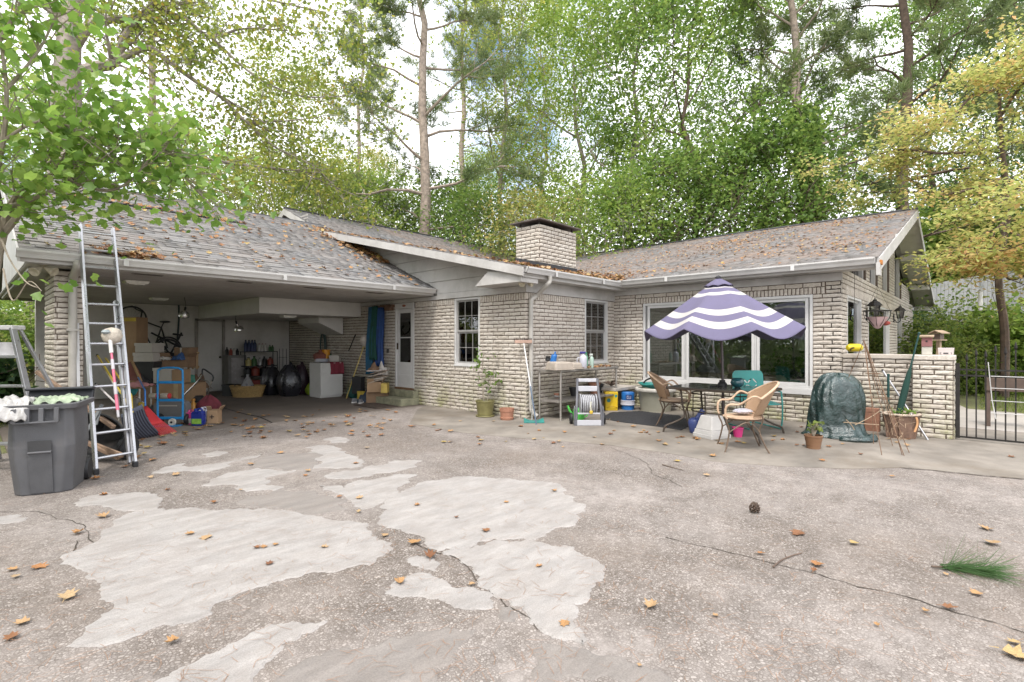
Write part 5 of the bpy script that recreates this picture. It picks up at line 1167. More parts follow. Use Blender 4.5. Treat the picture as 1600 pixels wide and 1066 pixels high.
def wicker_chair(label, loc, rz):
    c = E('wicker_chair', label, 'chair', loc, rz, 'wicker patio chairs')
    MB().lathe([(.02, .425), (.22, .425), (.245, .435), (.245, .445), (.22, .455), (.02, .452)], 24, sx=1.05, sy=1.0).build('seat', RIM, c, smooth=True)
    def back(u, v):                                     # u round the back, v up
        a = math.pi + (u - .5) * 2.5; flare = .225 + .10 * v; top = .38 * (math.cos((u - .5) * 2.2) ** .9) + .06; z = .47 + top * v
        return (flare * math.cos(a) - .10 * v * math.cos((u - .5) * 2.4), flare * 1.12 * math.sin(a), z)
    MB().sheet(back, 26, 8).build('backrest', WICK, c, smooth=True, solid=.012)
    MB().tube([Vector(back(u, 1.0)) for u in np.linspace(0, 1, 24)], .016, 8).build('back_rim', RIM, c, smooth=True)
    MB().tube([Vector(back(u, 0.0)) for u in np.linspace(0, 1, 18)], .010, 6).build('lower_rim', RIM, c, smooth=True)
    for s in (-1, 1):
        e = Vector(back(0 if s > 0 else 1, 1.0)); e.y = abs(e.y) * s
        MB().tube(curve([e, e + Vector((.10, s * .03, .03)), (.10, s * .30, .64), (.22, s * .29, .63), (.27, s * .27, .58), (.27, s * .26, .47), (.25, s * .25, .44)], 5), .014, 8).build('arm', RIM, c, smooth=True)
        MB().tube(curve([(.25, s * .25, .46), (.26, s * .255, .40), (.22, s * .23, .28), (.25, s * .25, .1), (.28, s * .27, 0)], 5), .0105, 8).build('leg', LEGI, c, smooth=True)
        MB().tube(curve([(-.18, s * .20, .50), (-.20, s * .20, .42), (-.16, s * .18, .28), (-.22, s * .21, .1), (-.27, s * .24, 0)], 5), .0105, 8).build('leg', LEGI, c, smooth=True)
        MB().tube(curve([(.22, s * .232, .26), (.08, s * .225, .36), (.0, s * .22, .39), (-.08, s * .215, .36), (-.165, s * .19, .26)], 5), .008, 6).build('scroll', LEGI, c, smooth=True)
    MB().tube([(.23 * math.cos(a), .22 * math.sin(a), .415) for a in np.linspace(0, 6.283, 25)[:-1]], .009, 6, closed=True).build('seat_ring', LEGI, c, smooth=True)
    return c
ch1 = wicker_chair('wicker armchair with a clear plastic package on its seat, facing the table', tuple(G(1161, 702)), CAMR + R(168))
ch2 = wicker_chair('empty wicker armchair standing on the black rubber mat', tuple(G(1052, 664)), CAMR + R(-22))
bag = E('plastic_package', 'crumpled clear plastic package lying on the wicker chair seat', 'package', tuple(Vector(ch1.location) + Vector((.02, .03, .457))), CAMR); CLR = P('clear_plastic', (.62, .60, .64), .2, nv=.3, ns=9, bump=.6, bs=25, trans=.35)
MB().ball((.02, 0, .05), .1, 14, 8, (1.35, .8, .42), .12).build('wrap', CLR, bag, smooth=True); MB().box((.0, -.02, .055), (.16, .09, .02), rot=(.2, .1, .2)).build('paper_label', P('paper_blue_white', (.55, .55, .68), .6, nv=.4, ns=18), bag)
# teal metal lawn chair behind the table
tc_ = E('metal_lawn_chair', 'teal metal lawn chair with star cutouts in its back, behind the table', 'chair', tuple(D(1171, CY, 8.75).xy) + (0,), CAMR + R(8)); TEALM = P('teal_enamel', (.06, .34, .31), .4, nv=.15, ns=4, bump=.05, dirt=.12)
outer = [Vector((x, z + .68, 0)) for x, z in rrect(.285, .27, .08)]; holes = []
for cx_ in (-.105, .075):
    for a0 in (45, 135, 225, 315):
        ca, sa = math.cos(R(a0)), math.sin(R(a0)); hp = []
        for t_ in np.linspace(0, 6.283, 11)[:-1]:
            u_, v_ = .055 * math.cos(t_), .0135 * math.sin(t_) * 1.0 - .02 * math.sin(math.acos(max(-1, min(1, math.cos(t_))))) * 0
            # thin leaf shape tangent to a circle
            hp.append(Vector((cx_ + ca * .072 + (-sa) * u_ + ca * v_, .72 + sa * .072 + ca * u_ + sa * v_, 0)))
        holes.append(hp)
loops = [outer] + holes; tri = tessellate_polygon(loops); flat = [p for lp in loops for p in lp]
m = MB(); m.v = [(p.x, -.0 + .12 * (p.y - .42), p.y) for p in flat]; m.f = [tuple(t) for t in tri]; m.build('backrest', TEALM, tc_, solid=.012)
MB().sheet(lambda u, v: ((u - .5) * .54, -.46 * v + .0, .43 + .02 * math.sin(v * 3) - .02 * v), 6, 8).build('seat', TEALM, tc_, smooth=True, solid=.012)
for s in (-1, 1):
    MB().tube(curve([(s * .28, -.44, .62), (s * .30, -.1, .64), (s * .29, .03, .60)], 5), .013, 8).build('arm', TEALM, tc_, smooth=True)
    MB().tube(curve([(s * .28, -.44, .62), (s * .28, -.47, .35), (s * .28, -.44, .05), (s * .28, -.30, .014), (s * .28, .25, .014)], 5), .013, 8).build('leg', TEALM, tc_, smooth=True)
# things under and beside the table
def simple(name, label, cat, px, py, rz=CAMR, z=0, group=None): return E(name, label, cat, tuple(G(px, py, z)), rz, group)
p = simple('planter_tub', 'white square planter tub turned upside down beside the table', 'planter', 1112, 688); PWHT = P('white_plastic', (.46, .445, .43), .45, nv=.12, ns=5, bump=.05, dirt=.3); p.rotation_euler.z += R(24); p.location = G(1112, 683)
MB().box((0, 0, .09), (.36, .36, .06), taper=(.95, .95)).build('rim_band', PWHT, p, bev=.006); MB().box((0, 0, .03), (.385, .385, .06)).build('rim', PWHT, p, bev=.008); MB().box((0, 0, .225), (.33, .33, .21), taper=(.68, .68)).build('body', PWHT, p, bev=.012)
p = simple('plastic_pot', 'bright pink plastic pot under the wicker chair', 'pot', 1153, 683); MB().lathe([(.058, 0), (.078, .135), (.084, .135), (.084, .15), (.077, .15), (.054, .01)], 20, cap1=False).build('body', P('pink_plastic', (.55, .045, .19), .4, nv=.12, ns=5), p, smooth=True)
for k in range(5): pass
p = simple('water_jug', 'navy blue watering jug standing under the table edge', 'jug', 1086, 677); NAVY = P('navy_plastic', (.045, .065, .19), .35, nv=.2, ns=5)
MB().lathe([(.07, 0), (.085, .02), (.115, .17), (.10, .22), (.05, .25)], 18, sx=.95).build('body', NAVY, p, smooth=True); MB().tube(curve([(.02, 0, .22), (.08, 0, .30), (.13, 0, .36)], 4), [.035] * 4 + [.045] * 5, 10).build('spout', NAVY, p, smooth=True)
# black rubber mat with drain holes
mt_p = [G(x, y) for x, y in ((940, 655), (975, 661), (1010, 665), (1048, 670), (1064, 673), (1085, 663), (1060, 650), (1000, 643), (955, 645))]
mat_o = E('rubber_mat', 'black perforated rubber mat on the concrete under the wicker chair', 'mat', tuple(G(1010, 657))); mo = Vector(mat_o.location); RUB = P('black_rubber', (.03, .03, .033), .8, nv=.4, ns=30, bump=.6, bs=140)
ex_, ey_ = (mt_p[4] - mt_p[0]).normalized(), None
MB().prism([q - mo + Vector((0, 0, .001)) for q in mt_p], (0, 0, .006)).build('sheet', RUB, mat_o)
m = MB(); from mathutils.geometry import intersect_point_tri_2d
def inside(pt, poly):
    c = False
    for i in range(len(poly)):
        a, b = poly[i], poly[i - 1]
        if (a.y > pt.y) != (b.y > pt.y) and pt.x < (b.x - a.x) * (pt.y - a.y) / (b.y - a.y) + a.x: c = not c
    return c
xs_ = [q.x for q in mt_p]; ys_ = [q.y for q in mt_p]; st_ = .06; y = min(ys_); r_i = 0
while y < max(ys_):
    x = min(xs_) + (st_ / 2 if r_i % 2 else 0)
    while x < max(xs_):
        if inside(Vector((x, y)), mt_p): m.box((x - mo.x, y - mo.y, .0095), (.043, .043, .005), rot=(0, 0, .78))
        x += st_
    y += st_ / 2 * 1.1; r_i += 1
m.build('stud_pattern', RUB, mat_o, kind='stuff')

# ================================================================== things along the brick wall
OLIVE = P('olive_glaze', (.20, .18, .075), .35, nv=.35, ns=4, bump=.05); TERRA = P('terracotta', (.36, .17, .11), .8, nv=.2, ns=6, bump=.15, dirt=.25); SOIL = MATS['potting_soil']
p = simple('potted_plant', 'olive glazed pot with a thin leggy plant by the bedroom window', 'potted plant', 758, 651)
MB().lathe([(.145, .035), (.15, .06), (.175, .26), (.185, .29), (.19, .30), (.185, .32), (.17, .32), (.16, .27)], 24, cap1=False).build('pot', OLIVE, p, smooth=True); MB().lathe([(.17, 0), (.185, .02), (.18, .035), (.15, .03)], 24).build('saucer', OLIVE, p, smooth=True); MB().lathe([(.01, .27), (.163, .27)], 16).build('soil', SOIL, p)
m = MB(); lv = []; rg = random.Random(2)
for hx, hy, hh in ((-.06, 0, .96), (.07, .01, .5), (-.03, -.02, .6)):
    st_ = curve([(hx * .5, hy, .27), (hx, hy, .27 + hh * .4), (hx * 1.1 + .02, hy, .27 + hh * .75), (hx + .03, hy, .27 + hh)], 4); m.tube(st_, .006, 5)
    for q in st_[5:]:
        if rg.random() < .75:
            e = q + Vector((rg.uniform(-.26, .26), rg.uniform(-.1, .1), rg.uniform(-.02, .08))); m.tube([q, q.lerp(e, .5) + Vector((0, 0, .02)), e], .003, 4); lv += [q.lerp(e, t) for t in (.45, .6, .75, .85, .95, 1.0)]
m.build('stems', TWIG, p); crown_obj('leaves', [leaves(np.array([list(q) for q in lv]) + rs.normal(size=(len(lv), 3)) * .02, .085, DIA, .5, droop=.5)], LM['green'], p)
p = simple('flower_pot', 'empty terracotta pot beside the downspout corner', 'pot', 792, 656); MB().lathe([(.115, 0), (.125, .02), (.128, .05), (.118, .055), (.128, .16), (.135, .16), (.138, .215), (.125, .215), (.115, .06)], 22, cap1=False).build('body', TERRA, p, smooth=True)
# dust pan and push broom against the corner
p = simple('dust_pan', 'teal long-handled dust pan lying at the foot of the downspout', 'dust pan', 829, 660); TPL = P('teal_plastic', (.03, .20, .18), .45, nv=.2, ns=6)
m = MB(); m.sheet(lambda u, v: ((u - .5) * (.36 + .0 * v) + .06, (v - .5) * .26, .012 + .05 * abs(u - .5) ** 2 * 4 * v), 10, 5); m.build('pan', TPL, p, solid=.008); MB().tube([(.03, .12, .03), (.02, .26, .9)], .011, 8).build('handle', P('steel_tube', (.5, .49, .47), .3, m=.8), p)
p = simple('push_broom', 'push broom leaning head-up against the house corner', 'broom', 838, 664); o_ = Vector(p.location); p.rotation_euler.z = 0; hd = PX(818, 534, XA - .10)
ax = hd - o_; MB().tube([(0, 0, .0), ax * .45], .012, 8).build('handle', P('blue_metal_tube', (.12, .16, .22), .4, m=.3), p); MB().tube([ax * .45, ax * .98], .012, 8).build('upper_handle', P('white_metal_tube', (.62, .61, .6), .4), p)
q = RT * .16; m = MB().bar(ax - q, ax + q, .05, .06); m.build('head', P('broom_wood', (.42, .28, .22), .7), p, bev=.006); m = MB()
for i in range(40): b_ = ax + q * (2 * rnd() - 1) + Vector((U(-.02, .02), U(-.02, .02), .03)); m.bar(b_, b_ + Vector((U(-.015, .015), U(-.015, .015), .035)), .005, .005)
m.build('bristles', P('bristle_dark', (.06, .045, .04), .9), p, kind='stuff')
# steel work table
STEEL = P('worn_steel', (.42, .39, .36), .38, m=.65, nv=.25, ns=5, bump=.05, dirt=.3); TX0, TX1, TY0, TY1, TZ = 7.36, 9.36, 5.58, 6.16, .93
wt = E('steel_table', 'steel work table with lower shelf along the brick wall', 'table', ((TX0 + TX1) / 2, (TY0 + TY1) / 2, 0)); lx, ly = (TX1 - TX0) / 2, (TY1 - TY0) / 2
MB().box((0, 0, TZ - .02), (2 * lx, 2 * ly, .04)).build('table_top', STEEL, wt, bev=.006); MB().box((0, 0, .34), (2 * lx - .12, 2 * ly - .10, .03)).build('shelf', STEEL, wt)
for sx in (-1, 1):
    for sy in (-1, 1): MB().tube([(sx * (lx - .04), sy * (ly - .04), .0), (sx * (lx - .04), sy * (ly - .04), TZ - .042)], .020, 10).build('leg', STEEL, wt, smooth=True)
def tt(name, label, cat, px, py, rz=CAMR, yo=0, group=None):
    """place on the work table where the ray meets its top"""
    g = G(px, py, TZ); g.y = min(max(g.y, TY0 + .12), TY1 - .1) + yo; g.x = min(max(g.x, TX0 + .1), TX1 - .1); g.z = TZ + .001; return E(name, label, cat, tuple(g), rz, group)
CONC = P('basin_plastic', (.36, .31, .26), .8, nv=.2, ns=7, bump=.2, dirt=.3)
p = tt('wash_basin', 'larger tan basin upside down on the steel table', 'basin', 868, 579, CAMR * .35); MB().box((0, 0, .075), (.42, .34, .15), taper=(.9, .86)).build('body', CONC, p, bev=.03); MB().box((0, 0, .012), (.45, .37, .022)).build('rim', CONC, p, bev=.006)
p = tt('wash_basin', 'smaller tan basin upside down beside the spray bottles', 'basin', 906, 577, CAMR * .35); MB().box((0, 0, .06), (.25, .28, .12), taper=(.9, .86)).build('body', CONC, p, bev=.03); MB().box((0, 0, .01), (.27, .30, .02)).build('rim', CONC, p, bev=.006)
def bottle(label, px, py, r, h, mat, cap, jug=False, trig=True):
    p = tt('spray_bottle', label, 'bottle', px, py)
    MB().lathe([(r * .9, 0), (r, .01), (r, h * .62), (r * .8, h * .72), (r * .3, h * .8), (r * .3, h * .85)], 14).build('body', mat, p, smooth=True)
    if trig: MB().box((-.01, 0, h * .93), (r * 1.5, r * .55, h * .12)).build('trigger_head', cap, p, bev=.006); MB().bar((-r * .7, 0, h * .9), (-r * .9, 0, h * .76), .012, .012).build('trigger', cap, p)
    if jug: MB().tube(curve([(-r * .8, 0, h * .62), (-r * 1.5, 0, h * .6), (-r * 1.5, 0, h * .3), (-r * .9, 0, h * .22)], 4), .01, 6).build('handle', mat, p, smooth=True)
    return p
WB = P('milky_plastic', (.48, .48, .54), .35, nv=.08, ns=4); BLU = P('blue_plastic', (.02, .13, .38), .35, nv=.15, ns=5); GRN = P('green_plastic', (.04, .26, .12), .35, nv=.2, ns=5)
bottle('white pump sprayer jug with dark blue trigger on the steel table', 922, 576, .075, .33, WB, P('indigo_plastic', (.04, .03, .2), .4), jug=True)
bottle('pale green spray bottle at the end of the steel table', 933, 575, .042, .28, P('mint_plastic', (.35, .46, .40), .35, nv=.1), P('mint_cap', (.6, .64, .6), .4))
bottle('dark green spray head bottle behind the basins', 898, 572, .03, .30, P('clear_green', (.12, .32, .2), .3), GRN)
p = tt('dish_brush', 'blue plastic scoop standing at the left end of the steel table', 'scoop', 842, 579); MB().sheet(lambda u, v: ((u - .5) * .13 * (1 - .25 * v) - .02 + .05 * v, -.04 * math.cos((u - .5) * 3), .01 + .27 * v), 8, 6).build('scoop', BLU, p, solid=.01, smooth=True); MB().tube([(.03, 0, .24), (.05, .02, .33)], .016, 8).build('handle', BLU, p)
p = tt('rubber_glove', 'dark crumpled glove on top of the larger tan basin', 'glove', 856, 577); p.location.z = TZ + .15; MB().ball((0, 0, .04), .055, 10, 6, (1, .7, .8), .2).build('palm', BLK, p, smooth=True)
for k in range(4): MB().tube(curve([(-.03 + k * .02, 0, .05), (-.035 + k * .024, -.01, .09), (-.03 + k * .02, -.04, .10)], 3), .009, 6).build('finger', BLK, p, smooth=True)
p = tt('trigger_tool', 'black trigger tool lying between the two tan basins', 'tool', 891, 579); MB().tube(curve([(-.12, 0, .14), (-.04, 0, .10), (.04, 0, .05), (.10, .02, .02)], 4), .016, 7).build('handle', BLK, p, smooth=True); MB().box((.02, 0, .04), (.06, .05, .07), rot=(0, .5, 0)).build('jaw', P('grey_steel', (.35, .35, .36), .4, m=.6), p, bev=.004)
g = G(880, 618, .356)
for k, (px, py, r_, mt2) in enumerate(((856, 621, .05, TERRA), (866, 622, .06, P('stone_grey', (.3, .29, .27), .9)), (888, 618, .09, BLK), (898, 612, .12, TERRA), (880, 609, .10, BLK))):
    q = G(px, py, .356); q.y = min(max(q.y, TY0 + .14), TY1 - .14); p = E('small_pot', ('tiny clay pot on the lower shelf of the steel table', 'grey stone lump on the lower shelf of the steel table', 'black nursery pot lying on the lower steel shelf', 'stacked clay pot at the back of the lower steel shelf', 'dark plastic pot standing on the lower steel shelf')[k], 'pot', tuple(q))
    if k == 1: MB().ball((0, 0, r_ * .6), r_, 9, 6, (1.2, 1, .6), .15).build('lump', mt2, p, smooth=True)
    else: MB().lathe([(r_ * .65, 0), (r_, r_ * 1.6), (r_ * 1.08, r_ * 1.6), (r_ * 1.08, r_ * 1.9), (r_ * .95, r_ * 1.9), (r_ * .62, .01)], 16, cap1=False).build('body', mt2, p, smooth=True)
# hose reel cart
hr = simple('hose_reel_cart', 'grey hose reel cart with coiled grey hose beside the steel table', 'hose reel', 919, 664); HG = P('reel_grey', (.46, .46, .49), .4, nv=.1, ns=4, bump=.04, dirt=.15); HD = P('reel_dark', (.13, .13, .145), .45, nv=.15, ns=5)
for s in (-1, 1):
    MB().tube(curve([(s * .22, -.10, 0), (s * .21, -.08, .30), (s * .19, .02, .52), (s * .175, .10, .80)], 5), .022, 8).build('side_frame', HD, hr, smooth=True)
    MB().prism([(s * .235, -.12, .0), (s * .235, .02, .0), (s * .235, .0, .30), (s * .235, -.06, .34), (s * .235, -.10, .30)], (s * .02, 0, 0)).build('side_guard', HD, hr, bev=.006)
MB().bb((-.19, .09, .74), (.19, .13, .80)).build('top_bar', HG, hr, bev=.008); MB().bb((-.17, .045, .58), (.17, .085, .67)).build('cross_panel', HG, hr, bev=.008); MB().bb((-.21, -.115, .005), (.21, -.09, .10)).build('foot_panel', HG, hr, bev=.006); MB().bb((-.2, -.10, .20), (.2, -.08, .225)).build('cross_bar', HG, hr)
for s in (-1, 1): MB().lathe([(.03, -.006), (.175, -.006), (.18, .0), (.175, .006), (.03, .006)], 26, Matrix.Translation((s * .135, .03, .36)) @ Matrix.Rotation(R(90), 4, 'Y')).build('reel_flange', HG, hr, smooth=True)
HOSE = P('hose_grey', (.40, .40, .42), .4, nv=.25, ns=9)
m = MB(); pts = []
for k in range(5):
    rr_ = .085 + .018 * k
    for i in range(int(7 * 20)): a = i / 20 * 2 * math.pi; pts.append((( -.11 + .22 * (i / 140)) * (1 if k % 2 == 0 else -1), .03 + rr_ * math.cos(a), .36 + rr_ * math.sin(a)))
m.tube(pts, .0105, 6); m.build('hose', HOSE, hr, smooth=True); MB().tube(curve([(.03, -.14, .42), (.02, -.155, .34), (.03, -.15, .26)], 5), .012, 8).build('hose_end', P('hose_white', (.66, .64, .55), .4), hr, smooth=True); MB().lathe([(.01, -.03), (.03, -.02), (.032, .02), (.012, .03)], 10, Matrix.Translation((.03, -.15, .24))).build('hose_nozzle', P('brass_yellow', (.60, .40, .05), .4), hr, smooth=True)
for s in (-1, 1): MB().lathe([(.03, -.02), (.09, -.025), (.1, -.015), (.1, .015), (.09, .025), (.03, .02)], 18, Matrix.Translation((s * .285, .10, .10)) @ Matrix.Rotation(R(90), 4, 'Y')).build('wheel', BLK, hr, smooth=True)
p = simple('watering_can', 'bright green watering can behind the hose reel cart', 'watering can', 903, 661); LIME = P('lime_plastic', (.10, .50, .09), .4, nv=.12, ns=5); MB().lathe([(.10, 0), (.11, .02), (.105, .19), (.06, .22)], 18).build('body', LIME, p, smooth=True); MB().tube(curve([(-.09, 0, .08), (-.16, 0, .16), (-.20, 0, .26)], 4), .02, 8).build('spout', LIME, p, smooth=True); MB().tube(curve([(.09, 0, .18), (.16, 0, .20), (.16, 0, .08), (.10, 0, .05)], 4), .012, 8).build('handle', LIME, p, smooth=True); p.location = G(904, 656)
# yellow box, blue pail, tub and low bench in the corner
p = simple('yellow_tub', 'yellow tub with round teal labels beside the blue pail', 'tub', 954, 641); YEL = P('yellow_plastic', (.62, .42, .015), .4, nv=.1, ns=4, dirt=.1); MB().box((0, 0, .20), (.26, .22, .40), taper=(1.05, 1.05)).build('body', YEL, p, bev=.015)
for x, z_, r_ in ((-.06, .22, .04), (.09, .31, .03)): MB().lathe([(.001, 0), (r_, 0), (r_, .003)], 18, Matrix.Translation((x, -.113, z_)) @ Matrix.Rotation(R(90), 4, 'X')).build('label', P('teal_print', (.03, .22, .22), .5), p)
MB().tube(curve([(-.10, -.12, .07), (0, -.15, .10), (.12, -.12, .07)], 4), .008, 6).build('handle', P('yellow_dark', (.45, .28, .01), .4), p)
p = simple('blue_pail', 'blue plastic pail with a white band and white emblem', 'pail', 981, 640); MB().lathe([(.13, 0), (.135, .10), (.148, .105), (.15, .20), (.135, .205), (.14, .36), (.13, .375), (.11, .38)], 24).build('body', BLU, p, smooth=True); MB().lathe([(.1495, .105), (.158, .108), (.158, .125), (.152, .13), (.152, .185), (.157, .19), (.157, .205), (.14, .208)], 24, cap0=False, cap1=False).build('white_band', WB, p, smooth=True)
m = MB()
def arcpatch(a0, a1, z0, z1, r, mat, name): 
    return MB().sheet(lambda u, v: (r * math.sin(a0 + (a1 - a0) * u), -r * math.cos(a0 + (a1 - a0) * u), z0 + (z1 - z0) * v), 8, 1).build(name, mat, p)
arcpatch(-.55, .45, .215, .33, .1415, P('navy_print', (.02, .05, .17), .5), 'label'); 
for a0, a1, z0, z1 in ((-.36, -.16, .245, .255), (-.36, -.16, .295, .305), (-.36, -.32, .25, .30), (-.10, -.06, .245, .305), (-.10, .04, .245, .255), (.08, .12, .25, .305), (.20, .24, .25, .305), (.08, .24, .245, .255)): arcpatch(a0, a1, z0, z1, .1425, WB, 'emblem_stroke')
p = E('garden_tub', 'large beige round tub with pale rim under the picture window', 'tub', (9.86, 5.0, 0)); BEI = P('beige_tub', (.34, .325, .26), .6, nv=.15, ns=3, dirt=.3, bump=.1); MB().lathe([(.30, 0), (.36, .40), (.37, .42), (.41, .42), (.41, .48), (.38, .485), (.33, .36)], 28).build('body', BEI, p, smooth=True); MB().lathe([(.412, .418), (.42, .43), (.42, .475), (.412, .487), (.36, .487), (.36, .47)], 28, cap0=False, cap1=False).build('rim', P('pale_rim', (.58, .55, .50), .5, dirt=.25), p, smooth=True)
ho = E('garden_hose', 'teal and black hose coiled on top of the beige tub', 'hose', (9.80, 5.02, .49)); m = MB(); pts = []
for k in range(3):
    for i in range(24): a = i / 24 * 6.283; pts.append(((.20 + .035 * k + .02 * math.sin(a * 2)) * math.cos(a), (.20 + .035 * k) * math.sin(a) * 1.1, .022 + .03 * k + .012 * math.sin(a * 3 + k)))
m.tube(pts, .021, 8); m.build('coil', TPL, ho, smooth=True); MB().tube(curve([(-.12, -.2, .08), (-.1, -.05, .19), (-.06, .10, .17), (-.05, .2, .09)], 5), .018, 8).build('black_hose_loop', BLK, ho, smooth=True)
p = E('low_bench', 'low pale stone bench in the corner of the two brick walls', 'bench', (9.72, 5.86, 0)); STO = P('pale_stone', (.44, .40, .36), .8, nv=.2, ns=5, bump=.2, dirt=.3); MB().box((0, 0, .44), (.92, .52, .07)).build('slab', STO, p, bev=.01)
for s in (-.36, .36): MB().box((s, .04, .2), (.12, .36, .40)).build('leg', STO, p)
dw_ = E('driftwood', 'dark knotted root ornament on the low stone bench', 'driftwood', (9.62, 5.92, .476)); m = MB(); rg = random.Random(4)
for k in range(9): a = rg.random() * 6.28; m.tube(curve([(0, 0, .03), (.08 * math.cos(a), .08 * math.sin(a), .05 + .08 * rg.random()), (.17 * math.cos(a + .4), .15 * math.sin(a + .4), .02 + .13 * rg.random())], 4), [.03, .027, .024, .022, .02, .018, .014, .012, .008], 6)
m.build('root', BARKD, dw_, smooth=True)

# ================================================================== right corner: covered grill, pots, stakes
gr = E('covered_grill', 'grill under a rumpled dark green tarpaulin by the brick wall', 'grill', tuple(G(1316, 683)), CAMR)
def tarp_mat():
    mt, t, n, l, b = _nodes('green_tarp'); v = n.new('ShaderNodeTexCoord').outputs['Object']
    c = _ramp(n, l, _noise(n, l, v, 3.5, 6, .7), [(.3, (.006, .018, .017)), (.5, (.012, .032, .030)), (.68, (.05, .085, .085))]); l.new(c, b.inputs['Base Color']); b.inputs['Roughness'].default_value = .24; b.inputs['Specular IOR Level'].default_value = .9
    bn = n.new('ShaderNodeBump'); bn.inputs['Strength'].default_value = .9; bn.inputs['Distance'].default_value = .05; l.new(_noise(n, l, v, 7, 7, .6), bn.inputs['Height']); l.new(bn.outputs[0], b.inputs['Normal']); return mt
TARP = tarp_mat()
def tarp(u, v):
    a = 2 * math.pi * u; prof = [(0.0, .80), (.12, .795), (.24, .76), (.33, .68), (.385, .55), (.40, .42), (.395, .28), (.40, .15), (.44, .05), (.50, .012)]
    t = v * (len(prof) - 1); i = min(int(t), len(prof) - 2); f = t - i; r = prof[i][0] * (1 - f) + prof[i + 1][0] * f; z = prof[i][1] * (1 - f) + prof[i + 1][1] * f
    fold = (.04 * math.sin(5 * a + 2.6 * math.sin(4 * v + a)) + .035 * math.sin(11 * a + 2 + 5 * v + math.sin(3 * a)) + .025 * math.sin(19 * a - 7 * v)) * min(1, v * 1.6); r *= 1 + fold * .85
    front = max(0, -math.sin(a)); z += .012 * math.sin(9 * a + 6 * v) * (1 - v); r += .10 * max(0, v - .75) * 4 * front * (.5 + .5 * math.sin(3 * a + .5))
    x = .97 * r * math.cos(a) + .03 * math.sin(6 * v + 2 * a); y = .72 * r * math.sin(a); return (x - .02 * math.sin(4 * v), y + .12, max(z * 1.2, .008))
MB().sheet(tarp, 120, 44, closedu=True).build('tarpaulin', TARP, gr, smooth=True)
MB().tube(curve([(-.24, -.30, .02), (-.05, -.42, .035), (.14, -.40, .03), (.25, -.30, .05), (.3, -.2, .03)], 6), [.03, .045, .05, .045, .05, .06, .05, .045, .05, .06, .065, .06, .05, .06, .07, .075, .07, .06, .05, .05, .05, .04, .04, .03, .03], 8).build('gathered_hem', TARP, gr, smooth=True)
for x in (-.22, .22): MB().bb((x - .02, .0, .0), (x + .02, .2, .3)).build('leg', BLK, gr)
MB().box((.02, .12, .45), (.36, .3, .36)).build('firebox', BLK, gr)
p = simple('potted_seedling', 'small brown plastic pot with a pale young plant before the tarpaulin', 'potted plant', 1271, 701); BRP = P('brown_pot', (.20, .105, .055), .6, nv=.15, ns=4, dirt=.2)
MB().lathe([(.083, 0), (.088, .05), (.091, .052), (.096, .10), (.099, .102), (.108, .165), (.114, .165), (.114, .185), (.104, .185), (.098, .15)], 22, cap1=False).build('pot', BRP, p, smooth=True); MB().lathe([(.01, .15), (.1, .15)], 14).build('soil', SOIL, p)
lv = [Vector((U(-.08, .10), U(-.05, .05), U(.26, .37))) for _ in range(22)]; m = MB()
for q in lv: m.tube([(0, 0, .15), q * .6 + Vector((0, 0, .12)), q], .003, 4)
m.build('stems', TWIG, p); crown_obj('leaves', [leaves(np.array([list(q) for q in lv]), .085, DIA, .5, droop=.5)], LM['azalea'], p)
# stump planter with poles
sp_ = E('stump_planter', 'hollow tree stump planter with peeling bark by the brick pier', 'planter', tuple(G(1408, 684)), CAMR); m = MB(); rg = random.Random(9)
def stump(u, v): a = 2 * math.pi * u; r = (.185 + .05 * v + .012 * math.sin(11 * a) + .01 * math.sin(17 * a + 3 * v)); return (r * math.cos(a), r * math.sin(a) * .8, .36 * v)
MB().sheet(stump, 48, 8, closedu=True).build('bark', P('stump_bark', (.17, .105, .075), .95, nv=.45, ns=9, bump=.9, bs=18), sp_, smooth=True); MB().tube([Vector(stump(u, 1)) for u in np.linspace(0, 1, 40)[:-1]], .017, 7, closed=True).build('rim', P('stump_rim', (.42, .34, .27), .9, nv=.3, ns=20), sp_, smooth=True); MB().lathe([(.01, .30), (.22, .30)], 18, sy=.8).build('soil', SOIL, sp_)
MB().sheet(lambda u, v: (.05 + .03 * u + .02 * math.sin(v * 4), -.205 + .01 * v, .34 - .22 * v), 2, 7).build('peeling_strip', P('bark_strip', (.50, .27, .13), .9), sp_, solid=.006)
lv = [Vector((U(-.13, .15), U(-.1, .08), U(.33, .45))) for _ in range(60)]; crown_obj('leaves', [leaves(np.array([list(q) for q in lv]), .06, DIA, .5)], LM['green'], sp_)
def pole(name, label, cat, a, b, r, mat, taper=None, n=8, group=None):
    p = E(name, label, cat, tuple(a), 0, group); d = Vector(b) - Vector(a); m = MB().tube([Vector((0, 0, 0)), d * .5, d], [r, r, taper or r], n); m.build('shaft', mat, p, smooth=True); return p, d
ALU = P('aluminium', (.42, .42, .44), .3, m=.75, nv=.12, ns=5, bump=.03, dirt=.12); DGRN = P('dark_green_metal', (.01, .05, .045), .4, nv=.2, ns=8)
gnd = G(1450, 688); wallp = PX(1380, 580, 10.10); p_, d_ = pole('metal_pole', 'bare aluminium pole leaning across the stump planter', 'pole', gnd, wallp, .014, ALU); MB().lathe([(.016, 0), (.017, .03)], 8, Matrix.Translation(d_) @ d_.to_track_quat('Z', 'Y').to_matrix().to_4x4()).build('end_cap', BLK, p_)
a = G(1396, 681); b = PX(1436, 521, 9.87); p_, d_ = pole('closed_umbrella', 'closed dark green parasol leaning on the brick pier', 'umbrella', a, b, .012, DGRN)
